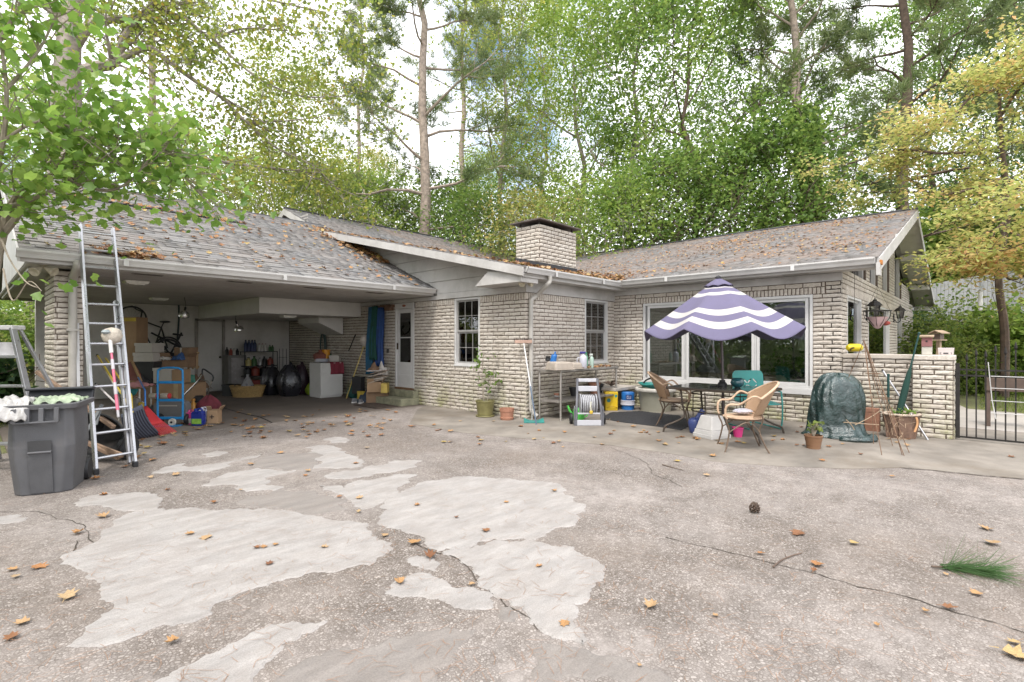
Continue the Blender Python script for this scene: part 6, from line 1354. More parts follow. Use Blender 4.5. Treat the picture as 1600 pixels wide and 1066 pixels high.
MB().tube([d_ * .02, d_ * .12, d_ * .45, d_ * .62, d_ * .66], [.028, .042, .046, .03, .016], 10).build('furled_canopy', P('green_canvas', (.012, .045, .035), .85, nv=.3, ns=9, bump=.4, bs=60), p_, smooth=True); MB().ball(d_, .02).build('finial', DGRN, p_)
a = G(1388, 679); p_, d_ = pole('garden_stake', 'upright dark green stake between the tarpaulin and stump planter', 'stake', a, a + Vector((0, .0, .92)), .017, DGRN); MB().lathe([(.02, 0), (.02, .02), (.01, .03)], 8, Matrix.Translation(d_)).build('cap', DGRN, p_)
# wire obelisk (plant support) in front
ob = E('wire_plant_support', 'thin rusty wire plant support leaning before the stump planter', 'plant support', tuple(G(1390, 700)), 0); oo = Vector(ob.location); RW = P('rusty_wire', (.17, .10, .06), .8, nv=.4, ns=20); dd_ = 7.0
tops = D(1350, 532, 7.35)
for k, (px, py) in enumerate(((1326, 585), (1365, 694), (1378, 712), (1410, 712), (1413, 713), (1395, 697), (1421, 708), (1388, 660))):
    a = G(px, py) if py > 600 else D(px, py + 5, 7.5); MB().tube(curve([a - oo, (a - oo).lerp(tops - oo, .5) + Vector((U(-.03, .03), U(-.03, .03), 0)), tops - oo], 4), .0048, 5).build('wire', RW, ob)
for t_, w_ in ((.45, .14), (.68, .09)):
    c = (G(1395, 700) - oo).lerp(tops - oo, t_); MB().tube([c + Vector((w_ * math.cos(a), w_ * math.sin(a), 0)) for a in np.linspace(0, 6.28, 20)[:-1]], .004, 5, closed=True).build('hoop', RW, ob)
for k, (q0, q1, q2) in enumerate((((1336, 664, 7.2), (1360, 652, 7.2), (1378, 640, 7.25)), ((1318, 660, 7.0), (1345, 662, 7.0), (1373, 664, 7.1)), ((1322, 656, 6.9), (1330, 664, 6.9), (1335, 672, 6.9)))): MB().tube(curve([D(*q0) - oo, D(*q1) - oo, D(*q2) - oo], 4), .006, 5).build('dry_stalk', P('dry_stalk', (.33, .24, .16), .9), ob)
m = MB(); rg = random.Random(3)
for k in range(26): q = D(rg.uniform(1385, 1418), rg.uniform(645, 690), rg.uniform(6.9, 7.2)) - oo; m.tube([q, q + Vector((rg.gauss(0, .05), rg.gauss(0, .05), rg.gauss(0, .05)))], .003, 4)
m.build('dry_twigs', MATS['dry_stalk'], ob, kind='stuff')
for k, (px, py, z0_, lab) in enumerate(((1371, 606, .0, 'old clay brick standing behind the wire plant support'),)):
    p = E('loose_brick', lab, 'brick', (10.02, 1.30, 0)); RBK = P('red_clay', (.26, .13, .085), .9, nv=.3, ns=9, bump=.4)
    MB().box((0, 0, .15), (.14, .24, .30)).build('brick_stack', RBK, p, bev=.008); MB().box((0, 0, .337), (.14, .22, .07)).build('brick', RBK, p, bev=.006)
# bird things on the wall and near it
p = E('bird_house', 'red-fronted birdhouse standing on the brick pier', 'birdhouse', tuple(Vector((10.12, .60, 1.246))), R(-90)); BHW = P('old_wood', (.34, .25, .17), .85, nv=.3, ns=9, bump=.3)
MB().box((0, 0, .065), (.125, .10, .13)).build('stand', P('grey_block', (.45, .43, .38), .8), p, bev=.008); MB().box((0, 0, .205), (.125, .12, .15)).build('body', P('faded_red', (.25, .11, .11), .8, nv=.2, ns=8), p); MB().box((0, -.01, .29), (.17, .17, .018), rot=(.12, 0, 0)).build('roof', BHW, p); MB().lathe([(.001, 0), (.013, 0), (.013, .004)], 10, Matrix.Translation((0, -.0625, .21)) @ Matrix.Rotation(R(90), 4, 'X')).build('entry_hole', BLK, p)
p = E('stone_block', 'pale block with dark printed marks on the end of the brick pier', 'block', (10.10, .375, 1.246), R(-90)); MB().box((0, 0, .055), (.17, .10, .11), taper=(1.12, 1.1)).build('block', P('pinkish_stone', (.52, .46, .44), .8, nv=.12, ns=8, bump=.2), p, bev=.005)
for x, w_, h_ in ((-.066, .006, .022), (-.060, .016, .005), (-.0601, .016, .0049), (.0, .058, .02), (.066, .006, .022), (.060, .016, .005)): MB().box((x, -.0535, .028 + (.010 if abs(h_ - .005) < 1e-6 else (-.010 if h_ < .005 else 0))), (w_, .003, h_)).build('printed_mark', P('print_black', (.06, .055, .06), .7), p)
p = E('bird_feeder', 'wooden house-shaped bird feeder on a post beyond the garden wall', 'bird feeder', tuple(D(1467, CY, 9.6).xy) + (0,), CAMR + .4); MB().bb((-.03, -.03, 0), (.03, .03, 1.47)).build('post', BHW, p); MB().box((0, 0, 1.48), (.22, .16, .02)).build('tray', BHW, p); MB().box((0, 0, 1.545), (.13, .10, .11)).build('hopper', P('feeder_dark', (.14, .10, .08), .6), p); MB().prism([(-.14, -.11, 1.60), (.14, -.11, 1.60), (.14, 0, 1.655), (-.14, 0, 1.655)], (0, 0, .014)).build('roof_board', BHW, p); MB().prism([(-.14, .11, 1.60), (.14, .11, 1.60), (.14, 0, 1.655), (-.14, 0, 1.655)], (0, 0, .013)).build('roof_board', BHW, p)
# yellow hanging feeder and wire basket in front of the gable windows
hf = PY(1335, 543.5, 1.52); p = E('yellow_feeder', 'yellow cylindrical bird feeder hanging at the house corner', 'bird feeder', tuple(hf), CAMR); T = Matrix.Rotation(R(90), 4, 'Y'); MB().lathe([(.005, -.125), (.04, -.12), (.066, -.08), (.066, .08), (.04, .12), (.005, .125)], 20, T).build('body', P('chrome_yellow', (.52, .40, .01), .4, nv=.1, ns=5, dirt=.15), p, smooth=True); MB().lathe([(.03, 0), (.04, .006), (.001, .012)], 14, Matrix.Translation((-.07, -.05, -.02)) @ Matrix.Rotation(R(120), 4, 'X')).build('port', P('feeder_brown', (.10, .06, .02), .7), p)
MB().tube([(0, 0, .06), (0, 0, 2.60 - hf.z)], .003, 5).build('hanger', IRON, p)
hb = PY(1371, 497, 1.45); p = E('hanging_basket', 'wire hanging basket with pink mesh cone below the gable eave', 'basket', tuple(hb), CAMR); rr_ = .25
MB().tube([(rr_ * math.cos(a), rr_ * .6 * math.sin(a), .14) for a in np.linspace(0, 6.28, 30)[:-1]], .009, 6, closed=True).build('rim', IRON, p)
for k in range(9): a = k * 2 * math.pi / 9; MB().tube(curve([(rr_ * math.cos(a), rr_ * .6 * math.sin(a), .14), (rr_ * .9 * math.cos(a), rr_ * .55 * math.sin(a), .0), (rr_ * .4 * math.cos(a), rr_ * .25 * math.sin(a), -.14), (0, 0, -.2)], 4), .005, 5).build('wire', IRON, p)
MB().lathe([(rr_ * .8, .02), (rr_ * .5, -.10), (.06, -.19), (.01, -.21)], 20, sy=.6, cap0=False).build('mesh_cone', P('pink_mesh', (.45, .30, .30), .6), p, smooth=True); MB().ball((.16, 0, -.10), .07, 9, 6, (1, .8, .7), .2).build('red_bloom', P('dried_red', (.28, .05, .04), .8), p, smooth=True)
for a in (0, 2.1, 4.2): MB().tube([(rr_ * math.cos(a), rr_ * .6 * math.sin(a), .14), (0, 0, .62), (0, 0, 2.66 + .3 - hb.z)], .0025, 4).build('chain', IRON, p)
fp = D(1532, 470, 11.5); p = E('hanging_feeder', 'slim white tube feeder hanging from a dogwood branch', 'bird feeder', tuple(fp), CAMR); MB().tube([(0, 0, .25), (0, 0, .55)], .004, 5).build('cord', WIRE, p); MB().lathe([(.035, -.12), (.04, -.10), (.04, .2), (.06, .215), (.01, .26)], 14).build('tube', P('frosted_white', (.68, .68, .66), .4), p, smooth=True); MB().ball((0, 0, -.19), .04).build('globe', P('ball_white', (.7, .69, .66), .4), p, smooth=True)
# board fence on the bank
fa, fb_ = D(1425, CY, 23.0), D(1760, CY, 21.0); fn = E('board_fence', 'grey weathered board fence on the bank beyond the gate', 'fence', (fa.x, fa.y, float(terr(fa.x, fa.y)))); FW_ = P('weathered_boards', (.36, .36, .37), .9, nv=.22, ns=3, bump=.3, dirt=.15); L_ = (fb_ - fa).xy.length; dr_ = (fb_ - fa); dr_.z = 0; dr_.normalize(); nb_ = int(L_ / .145); base = Vector(fn.location); me0 = None
for i in range(nb_):
    q = fa + dr_ * (i * .145); zt = float(terr(q.x, q.y)); b_ = None
    if me0 is None: b_ = MB().box((0, 0, .93), (.135, .022, 1.95)).build('board', FW_, fn); me0 = b_.data
    else: b_ = bpy.data.objects.new('board', me0); COL.objects.link(b_); b_.parent = fn
    b_.location = Vector((q.x, q.y, zt + U(-.01, .01))) - base; b_.rotation_euler.z = math.atan2(dr_.y, dr_.x) + U(-.02, .02)

# ================================================================== left front: bin, ladders, barrow, rakes
bn_ = E('wheeled_bin', 'grey wheeled rubbish bin with its black lid thrown open', 'bin', (.485, 6.485, 0), R(-20.7)); BING = P('bin_grey', (.10, .10, .106), .55, nv=.18, ns=5, bump=.25, bs=160, dirt=.2)
w0, w1, d0, d1, hz = .215, .255, .24, .30, .86
m = MB(); sec = lambda w_, d_, c: [(-w_ + c, -d_), (w_ - c, -d_), (w_, -d_ + c), (w_, d_ - c), (w_ - c, d_), (-w_ + c, d_), (-w_, d_ - c), (-w_, -d_ + c)]
lv_ = [(w0, d0, .07, 0), (w0 + .035, d0 + .04, .06, .45), (w1 - .02, d1 - .02, .05, .78), (w1 - .015, d1 - .015, .05, hz)]
for w_, d_, c, z_ in lv_: m.v += [(x, y + .30, z_) for x, y in sec(w_, d_, c)]
for j in range(3):
    for i in range(8): m.f.append((j * 8 + i, j * 8 + (i + 1) % 8, (j + 1) * 8 + (i + 1) % 8, (j + 1) * 8 + i))
m.f.append(tuple(range(8))[::-1]); m.build('body', BING, bn_, bev=.012)
m = MB()
for w_, d_, z_ in ((w1 + .02, d1 + .02, hz - .045), (w1 + .03, d1 + .03, hz), (w1 - .02, d1 - .02, hz), (w1 - .02, d1 - .02, hz - .05)): m.v += [(x, y + .30, z_) for x, y in sec(w_, d_, .04)]
for j in range(3):
    for i in range(8): m.f.append((j * 8 + i, j * 8 + (i + 1) % 8, (j + 1) * 8 + (i + 1) % 8, (j + 1) * 8 + i))
m.build('rim', BING, bn_, bev=.006)
MB().bb((-.17, -.055, hz - .17), (.15, .0, hz - .155)).build('lift_bar', BING, bn_, bev=.004)
for x in (-.165, -.07, .03, .14): MB().prism([(x - .02, -.055, hz - .165), (x - .02, .0, hz - .165), (x - .02, -.03, hz - .03), (x - .02, -.05, hz - .03)], (.035, 0, 0)).build('lift_rib', BING, bn_, bev=.003)
m = MB(); m.add([(-.075, .036, .05), (.085, .036, .05), (.085, -.012, .46), (-.075, -.012, .46), (-.075, .085, .05), (.085, .085, .05), (.085, .05, .46), (-.075, .05, .46)], [(0, 1, 2, 3), (7, 6, 5, 4), (0, 4, 5, 1), (1, 5, 6, 2), (2, 6, 7, 3), (3, 7, 4, 0)])
BIND = P('bin_recess_shade', (.085, .085, .09), .6, nv=.2, ns=6, bump=.25, bs=160)  # darker grey puts the shade of the recess into the panel colour
m = MB(); m.add([(-.08, .052, .02), (.09, .052, .02), (.09, .008, .40), (-.08, .008, .40)], [(0, 1, 2, 3)]); m.build('front_panel', BIND, bn_, solid=.006)
m = MB(); m.add([(-.08, .003, .42), (.09, .003, .42), (.09, -.006, .52), (-.08, -.006, .52)], [(0, 1, 2, 3)]); m.build('grip_shade', P('bin_shadow', (.05, .05, .052), .7), bn_, solid=.006); MB().tube([(-.08, -.004, .41), (.09, -.004, .41)], .011, 8).build('grip_bar', BING, bn_)  # flat dark plate; the shade of the grip hollow is in its colour
LID = P('bin_lid', (.02, .021, .026), .45, nv=.2, ns=6); MB().box((.0, .63, hz + .02), (.53, .05, .16), rot=(-.35, 0, 0)).build('lid', LID, bn_, bev=.015); MB().box((.0, .60, hz + .10), (.55, .10, .03), rot=(-.1, 0, 0)).build('lid_edge', LID, bn_, bev=.01)
for s in (-1, 1): MB().lathe([(.02, -.03), (.10, -.03), (.11, 0), (.10, .03), (.02, .03)], 18, Matrix.Translation((s * .22, .56, .11)) @ Matrix.Rotation(R(90), 4, 'Y')).build('wheel', BLK, bn_, smooth=True)
bl = Vector(bn_.location); Rb = Matrix.Rotation(R(-20.7), 3, 'Z'); at = lambda x, y, z: tuple(bl + Rb @ Vector((x, y, z)))
PLB = P('white_film', (.40, .385, .37), .35, nv=.25, ns=8, bump=.7, bs=22); PLG = P('green_film', (.30, .36, .25), .35, nv=.5, ns=7, bump=.6, bs=22)
def rag(name, label, cat, loc, fn, mat, n=26, group=None):
    p = E(name, label, cat, loc, R(-20.7), group); MB().sheet(fn, n, n).build('sheet', mat, p, smooth=True, solid=.006); return p
def crumple(sx, sy, h, hang=0, seed=0):
    r = random.Random(seed); ph = [r.uniform(0, 6) for _ in range(6)]
    def f(u, v):
        z = h * math.sin(math.pi * u) ** .6 * math.sin(math.pi * v) ** .6 * (.6 + .3 * math.sin(9 * u + ph[0]) + .25 * math.sin(11 * v + ph[1] + 4 * u)) + .02 * math.sin(23 * u + ph[2]) * math.sin(19 * v + ph[3])
        if hang and v < .22: z -= hang * (.22 - v) / .22
        return ((u - .5) * sx, (v - .5) * sy, z)
    return f
MB().bb((-.20, .06, hz - .30), (.20, .54, hz - .05)).build('rubbish_fill', P('rubbish_dark', (.10, .09, .085), .9), bn_)
rag('refuse_bag', 'white and green plastic sacks heaped in the open bin', 'bag', at(.05, .30, hz + .0), crumple(.40, .44, .06, 0, 1), PLG)
rag('cloth_sack', 'dirty white plastic sheet hanging over the rim of the bin', 'bag', at(-.20, .12, hz + .02), crumple(.26, .40, .06, .15, 2), PLB)
# extension ladder against the carport gutter
el = E('extension_ladder', 'long aluminium extension ladder leaning on the carport gutter', 'ladder', tuple(G(180, 735)), 0); eo = Vector(el.location)
f1, f2 = G(150, 741), G(211, 729); c1, c2 = PY(128.5, 405, CE - .085), PY(181, 411, CE - .085)
def ext(f, c, py):
    t = 1.0
    for _ in range(400):
        q = f + (c - f) * t; d = (q - EYE).dot(FW)
        if CY - F * (q.z - H) / d <= py: break
        t += .002
    return f + (c - f) * t
t1, t2 = ext(f1, c1, 352), ext(f2, c2, 358); nrm = (c1 - f1).cross(f2 - f1).normalized(); nrm = nrm if nrm.z > 0 or nrm.y < 0 else -nrm
for f, t in ((f1, t1), (f2, t2)): MB().bar(f - eo, t - eo, .028, .07, up=nrm).build('rail', ALU, el, bev=.003)
nr = int((t1 - f1).length / .305)
for i in range(nr):
    u = (.18 + .305 * i) / (t1 - f1).length; MB().tube([f1.lerp(t1, u) - eo, f2.lerp(t2, u) - eo], .0155, 8).build('rung', ALU, el, smooth=True)
off = -nrm * .06 if nrm.y < 0 else nrm * .06
for f, t, k in ((f1, t1, .0), (f2, t2, .0)): a = f.lerp(t, .02 + k) + (f2 - f1).normalized() * (.03 if f is f1 else -.03) + off; b = f.lerp(t, .66) + (f2 - f1).normalized() * (.03 if f is f1 else -.03) + off; MB().bar(a - eo, b - eo, .024, .05, up=nrm).build('base_rail', ALU, el, bev=.003)
for f in (f1, f2): MB().box(f - eo + Vector((0, 0, .03)), (.05, .09, .06)).build('foot', BLK, el, bev=.006)
# step ladder behind the bin
sl_ = E('step_ladder', 'aluminium step ladder standing behind the wheeled bin', 'ladder', tuple(G(30, 735)), 0); so_ = Vector(sl_.location); dl = 5.55
tR, tL = D(20, 512, dl), D(-48, 512, dl); bR, bL = G(72, 738), G(-88, 738)
for a, b in ((tR, bR), (tL, bL)): MB().bar(a - so_, b - so_, .03, .065, up=FW).build('front_rail', ALU, sl_, bev=.003)
back_ = FW * .75
for a, b in ((tR, bR), (tL, bL)): MB().bar(a - so_ + FW * .07, (a.lerp(b, 1.0) * 1.0 - so_) + FW * .62, .025, .035, up=RT).build('rear_rail', ALU, sl_, bev=.003)
for t in (.20, .40, .60, .80): a, b = tR.lerp(bR, t), tL.lerp(bL, t); MB().bar(a - so_, b - so_, .085, .025, up=UP).build('step', ALU, sl_, bev=.003)
MB().bar(tR - so_ + RT * .02 + FW * .05, tL - so_ - RT * .02 + FW * .05, .16, .05, up=UP).build('top_cap', P('cap_grey', (.40, .39, .38), .6), sl_, bev=.01)
a, b = tR.lerp(bR, .10), tL.lerp(bL, .10); MB().prism([a - so_ + FW * .02 + Vector((0, 0, .0)), b - so_ + FW * .02, tL.lerp(bL, .19) - so_ + FW * .02, tR.lerp(bR, .19) - so_ + FW * .02], FW * .004).build('label_plate', P('sticker_white', (.42, .41, .42), .4), sl_)
# white trim strip leaning on the pier
a = G(124, 720); a = Vector((1.10, 9.20, 0)); p_ = E('metal_strip', 'narrow white metal strip leaning on the brick pier', 'strip', tuple(a)); b = PY(121, 505, CY0 - .04); MB().bar((0, 0, 0), Vector(b) - a, .035, .02, up=(0, 1, 0)).build('strip', P('strip_white', (.5, .495, .5), .4, nv=.05), p_)
# wheelbarrow tipped on its side with wooden handles
wb_ = E('wheelbarrow', 'black wheelbarrow with weathered wooden handles tipped beside the bin', 'wheelbarrow', tuple(G(165, 724)), 0); wo = Vector(wb_.location); WBK = P('barrow_black', (.028, .028, .03), .45, nv=.3, ns=7, dirt=.2); WBW = P('handle_wood', (.24, .16, .11), .8, nv=.35, ns=9, bump=.3)
wc = D(160, 680, 6.25) - wo
def tub(u, v): a = 2 * math.pi * u; r = .14 + .20 * v; rx = r * (1.35 + .25 * math.cos(a)); return wc + RT * (rx * math.cos(a)) * .72 + FW * (.17 - .36 * v + .0) * .8 + Vector((0, 0, 1)) * (r * math.sin(a) * .80 + .02)
m = MB().sheet(tub, 36, 6, closedu=True); k = len(m.v); m.v.append(tuple(wc + FW * .14)); m.f += [(i, (i + 1) % 36, k) for i in range(36)]; m.build('tub', WBK, wb_, smooth=True, solid=.006)
MB().tube([tub(u, 1.0) for u in np.linspace(0, 1, 37)[:-1]], .012, 6, closed=True).build('tub_rim', WBK, wb_, smooth=True)
for q0, q1 in ((D(58, 581, 6.4), D(178, 668, 6.05)), (D(112, 680, 6.0), D(186, 716, 5.95))): MB().bar(q0 - wo, q1 - wo, .045, .05, up=FW).build('handle', WBW, wb_, bev=.008)
MB().bar(D(148, 695, 6.0) - wo, D(192, 712, 5.9) - wo, .05, .03, up=FW).build('brace', WBW, wb_, bev=.004)
for q0, q1 in ((D(136, 674, 6.02), D(160, 632, 6.1)), (D(150, 664, 6.05), D(158, 634, 6.12))): MB().bar(q0 - wo, q1 - wo, .035, .012, up=FW).build('leg_strap', P('barrow_grey', (.22, .23, .24), .5, m=.4), wb_)
wh = D(200, 700, 6.25) - wo; MB().lathe([(.04, -.04), (.13, -.045), (.155, -.02), (.155, .02), (.13, .045), (.04, .04)], 22, Matrix.Translation(Vector((wh.x, wh.y, .16))) @ Matrix.Rotation(AL, 4, 'Z') @ Matrix.Rotation(R(90), 4, 'X')).build('wheel', BLK, wb_, smooth=True)
# poly leaf scoop, red leaf rake, poles behind the ladder
sc0 = E('leaf_scoop', 'slate grey ribbed plastic leaf rake standing head down', 'rake', tuple(G(228, 688)), 0); s0_ = Vector(sc0.location); SLT = P('slate_plastic', (.085, .095, .13), .5, nv=.15, ns=5); SLD = P('slate_dark', (.03, .032, .045), .6)
c00, c10, c01, c11 = D(189, 648, 7.0), D(222, 632, 7.35), G(210, 689) + Vector((0, 0, .012)), G(252, 680) + Vector((0, 0, .012))
def scp(u, v, o=0): p = c00.lerp(c10, u).lerp(c01.lerp(c11, u), v); return p - s0_ + FW * (-.07 * math.sin(math.pi * v) + o) 
MB().sheet(lambda u, v: scp(u, v), 22, 8).build('head', SLT, sc0, smooth=True, solid=.008)
for i in range(9): u = .06 + .11 * i; MB().tube([scp(u, v, -.012) for v in np.linspace(.12, 1, 7)], .011, 5).build('rib', SLD, sc0, smooth=True)
MB().tube([scp(.5, .1), scp(.5, .0) + Vector((0, .05, .2)), D(165, 560, 8.0) - s0_], .014, 7).build('handle', P('yellow_shaft', (.58, .44, .06), .5), sc0)
rk = E('leaf_rake', 'red plastic leaf rake with a blue-white label lying against the pile', 'rake', tuple(G(258, 676)), 0); r0_ = Vector(rk.location); REDP = P('red_plastic', (.48, .04, .045), .4, nv=.12, ns=5)
q00, q10, q01, q11 = D(224, 636, 8.2), D(230, 634, 8.25), G(250, 682) + Vector((0, 0, .012)), G(276, 676) + Vector((0, 0, .012))
def rkp(u, v, o=0): p = q00.lerp(q10, u).lerp(q01.lerp(q11, u), v); return p - r0_ + FW * (-.04 * math.sin(math.pi * v) + o)
MB().sheet(lambda u, v: rkp(u, v * .62), 8, 6).build('fan', REDP, rk, smooth=True, solid=.008)
for i in range(10): u = .02 + .107 * i; MB().tube([rkp(u, v) for v in (.55, .7, .85, 1.0)], .007, 5).build('tine', REDP, rk)
MB().sheet(lambda u, v: rkp(.05 + .9 * u, .36 + .16 * v, -.012), 5, 3).build('label', P('label_blue', (.08, .30, .42), .4, nv=.3, ns=25), rk)
MB().tube([rkp(.5, 0), rkp(.5, 0) + Vector((.02, .12, .25)), D(216, 590, 9.0) - r0_], .013, 7).build('handle', BLU, rk)
for lab, px0, py0, px1, py1, d0_, d1_, mt2 in (('yellow broom handle leaning inside the ladder', 199, 630, 152, 555, 7.0, 7.9, P('yellow_shaft', (.58, .44, .06), .5)), ('pale wooden handle leaning beside the yellow one', 186, 612, 150, 556, 7.2, 8.0, P('pale_shaft', (.55, .48, .40), .6)), ('thin white handle with pink grip lying low behind the ladder', 183, 632, 150, 600, 7.1, 7.6, P('white_shaft', (.62, .58, .57), .5))):
    b = D(px0, py0, d0_); t = D(px1, py1, d1_); u_ = (t - b).normalized(); a = b; p, d = pole('broom_handle', lab, 'handle', a, t, .013, mt2); MB().lathe([(.016, -.02), (.018, .0), (.012, .02)], 8, Matrix.Translation(d) @ d.to_track_quat('Z', 'Y').to_matrix().to_4x4()).build('tip', BLK if 'pale' not in lab else mt2, p)
# pink extension pole with duster head resting on a rung
dt_ = D(171, 522, 6.05); db_ = D(185, 652, 5.72); u_ = (dt_ - db_); p = E('duster_pole', 'pink and white telescopic pole with a pale duster head, hung on the ladder', 'duster', tuple(db_), 0)
for i, (a, b, mt2, r_) in enumerate(((0, .08, P('grey_grip', (.42, .40, .42), .5), .013), (.08, .26, P('pink_shaft', (.55, .13, .20), .45), .016), (.26, .40, MATS['grey_grip'], .018), (.40, .56, MATS['pink_shaft'], .014), (.56, .68, MATS['grey_grip'], .018), (.68, .76, MATS['pink_shaft'], .013), (.76, 1.0, P('white_grip', (.60, .58, .56), .5), .021))): MB().tube([u_ * a, u_ * b], r_, 9).build('section', mt2, p, smooth=True)
DUST = P('duster_fleece', (.50, .44, .37), .95, nv=.3, ns=14, bump=.9, bs=40); MB().ball(u_ + FW * .04 + Vector((0, 0, -.02)), .11, 16, 10, (1, 1, .9), .1).build('duster_head', DUST, p, smooth=True); MB().lathe([(.03, 0), (.05, .02), (.03, .05)], 12, Matrix.Translation(u_ - FW * .05) ).build('collar', P('collar_grey', (.25, .28, .29), .5), p, smooth=True)
# ================================================================== things stored in the carport
CARD = P('cardboard', (.33, .215, .125), .85, nv=.18, ns=5, bump=.1, dirt=.15); CARD2 = P('cardboard_dark', (.22, .14, .085), .85, nv=.2, ns=5, bump=.1, dirt=.2); WBOX = P('white_carton', (.42, .39, .35), .7, nv=.1, ns=4, dirt=.2)
TAPE = P('packing_tape', (.45, .34, .2), .4)
def at_px(px0, py0, px1, py1, d):
    """metric size of a pixel rectangle at distance d and the point under its middle"""
    s = d / F; c = D((px0 + px1) / 2, py1, d); return (px1 - px0) * s, (py1 - py0) * s, c
def carton(label, px0, py0, px1, py1, d, mat, dp=.35, rot=0.0, lid=True, name='carton', cat='box', z=None, flaps=False, band=None):
    w_, h_, c = at_px(px0, py0, px1, py1, d); c = c + FW * (dp / 2)
    if z is not None: c.z = z
    p = E(name, label, cat, tuple(c), CAMR + R(rot))
    MB().box((0, 0, h_ / 2), (w_, dp, h_)).build('body', mat, p, bev=.006)
    if flaps:
        MB().box((-w_ * .25, -dp * .5 - w_ * .08, h_ + .04), (w_ * .45, w_ * .02 + .01, .09), rot=(.5, 0, 0)).build('flap', mat, p); MB().box((w_ * .5 + .03, 0, h_ + .03), (.012, dp * .9, .09), rot=(0, .6, 0)).build('flap', mat, p)
    elif lid: MB().box((0, 0, h_ - .03), (w_ + .02, dp + .02, .062)).build('lid', mat, p, bev=.004)
    if band is not None: MB().box((0, -dp / 2 - .012, h_ * .5), (w_ * .12, .003, h_ * .98)).build('tape', band, p)
    return p
zof = lambda py, d: D(0, py, d).z
d = 10.6
g0 = CY + H * F / d
carton('large brown carton at the bottom of the pile behind the blue hand truck', 246, 600, 300, g0, d, CARD, .5, 6, False, z=.003, band=TAPE)
carton('dark brown carton at the bottom left of the pile', 203, 602, 245, g0, d, CARD2, .5, -4, False, z=.003)
carton('white carton sitting behind the top of the blue hand truck', 239, 577, 267, 601, d, WBOX, .4, 3, z=zof(600, d) + .012)
carton('small tan carton beside the white carton', 268.5, 580, 284, 601, d, CARD, .3, 0, False, z=zof(600, d) + .012)
carton('black storage crate under the white file box', 207, 567, 238, 602, d, P('black_crate', (.03, .03, .03), .6), .42, 4, z=zof(602, d) + .012, name='storage_crate', cat='crate')
carton('white file box near the bicycle, lower of two', 208, 553, 238, 567, d, WBOX, .38, 2, z=zof(567, d) + .022)
carton('white file box near the bicycle, topmost, with a dark lid', 211, 538, 238, 552.5, d, WBOX, .36, -3, z=zof(553, d) + .03)
carton('open brown carton above the tan carton', 244, 562, 292, 579, d + .3, CARD2, .34, 4, False, z=zof(577, d) + .02, flaps=True)
carton('brown box with a white sticker near the back door', 272, 547, 296, 562, d + .4, CARD2, .3, -5, False, z=zof(562, d + .3) + .05, band=WBOX)
pk = carton('tall brown carton with yellow tape beside the ladder', 190, 498, 211, 600, d + .25, CARD, .4, 5, False, z=.003); 
for q in pk.children: pass
w_, h_, c = at_px(190, 498, 211, g0, d + .25); pk.children[0].scale.z = (h_) / ((600 - 498) * (d + .25) / F); MB().box((0, -.204, h_ - .06), (w_ * .95, .004, .07)).build('tape', P('yellow_tape', (.55, .40, .05), .5), pk)
# framed mahogany board, table with cloths
p = E('framed_board', 'mahogany board with a wooden frame leaning on the pile', 'board', tuple(D(203, 592, 9.6)), CAMR); MB().prism([(-.15, 0, -.02), (.20, 0, -.06), (.16, .05, .08), (-.02, .08, .34), (-.17, .05, .25)], (0, .02, 0)).build('panel', P('mahogany', (.17, .055, .045), .5, nv=.2, ns=5), p); MB().bar((-.02, .07, .345), (.22, -.01, -.05), .03, .035).build('frame_edge', P('frame_wood', (.32, .20, .10), .6), p); MB().bar((-.16, -.01, -.03), (.22, -.02, -.07), .03, .03).build('frame_edge', MATS['frame_wood'], p)
tl = E('side_stand', 'small side stand with a white leg holding folded cloths', 'stand', tuple(G(205, 656)), CAMR); MB().box((0, .1, .60), (.44, .36, .03)).build('top', CARD2, tl)
for x in (-.19, .19):
    for y in (-.05, .25): MB().tube([(x, y, 0), (x, y, .585)], .014, 8).build('leg', P('leg_white', (.55, .52, .48), .5), tl, smooth=True)
tlz = Vector(tl.location)
def cloth(label, x, z, sx, sy, h_, mat, hang, seed):
    p = E('folded_cloth', label, 'cloth', tuple(tlz + RT * x + FW * .1 + Vector((0, 0, z))), CAMR); f = crumple(sx, sy, h_, hang, seed); MB().sheet(f, 20, 20).build('cloth', mat, p, smooth=True, solid=.012); return p
cloth('dusty pink cloth folded on the small side stand', .02, .63, .52, .36, .07, P('pink_cloth', (.42, .20, .20), .9, bump=.3), .02, 5); cloth('teal cloth hanging from the small side stand', -.02, .618, .40, .46, .012, P('teal_cloth', (.02, .16, .17), .9, bump=.3), .14, 6)
# blue hand truck
ht = E('hand_truck', 'bright blue tubular hand truck standing before the boxes', 'hand truck', tuple(G(266, 665)), CAMR); HB = P('enamel_blue', (.02, .20, .45), .35, nv=.12, ns=4, dirt=.06)
sc_ = dep(ht.location) / F; hw = 19.5 * sc_; hh = 90 * sc_
MB().tube(curve([(-hw, 0, .10), (-hw, 0, hh - .12), (-hw + .03, .0, hh - .03), (-hw + .11, 0, hh), (hw - .11, 0, hh), (hw - .03, 0, hh - .03), (hw, 0, hh - .12), (hw, 0, .10)], 5), .017, 8).build('frame_tube', HB, ht, smooth=True)
for z_ in (hh * .75, hh * .44, .13): MB().bb((-hw + .01, -.012, z_ - .022), (hw - .01, .012, z_ + .022)).build('cross_bar', HB, ht, bev=.004)
MB().bb((-hw, -.16, .004), (hw, .0, .016)).build('toe_plate', HB, ht)
for s in (-1, 1): MB().lathe([(.02, -.025), (.085, -.03), (.1, -.012), (.1, .012), (.085, .03), (.02, .025)], 18, Matrix.Translation((s * (hw + .035), .09, .10)) @ Matrix.Rotation(R(90), 4, 'Y')).build('wheel', BLK, ht, smooth=True)
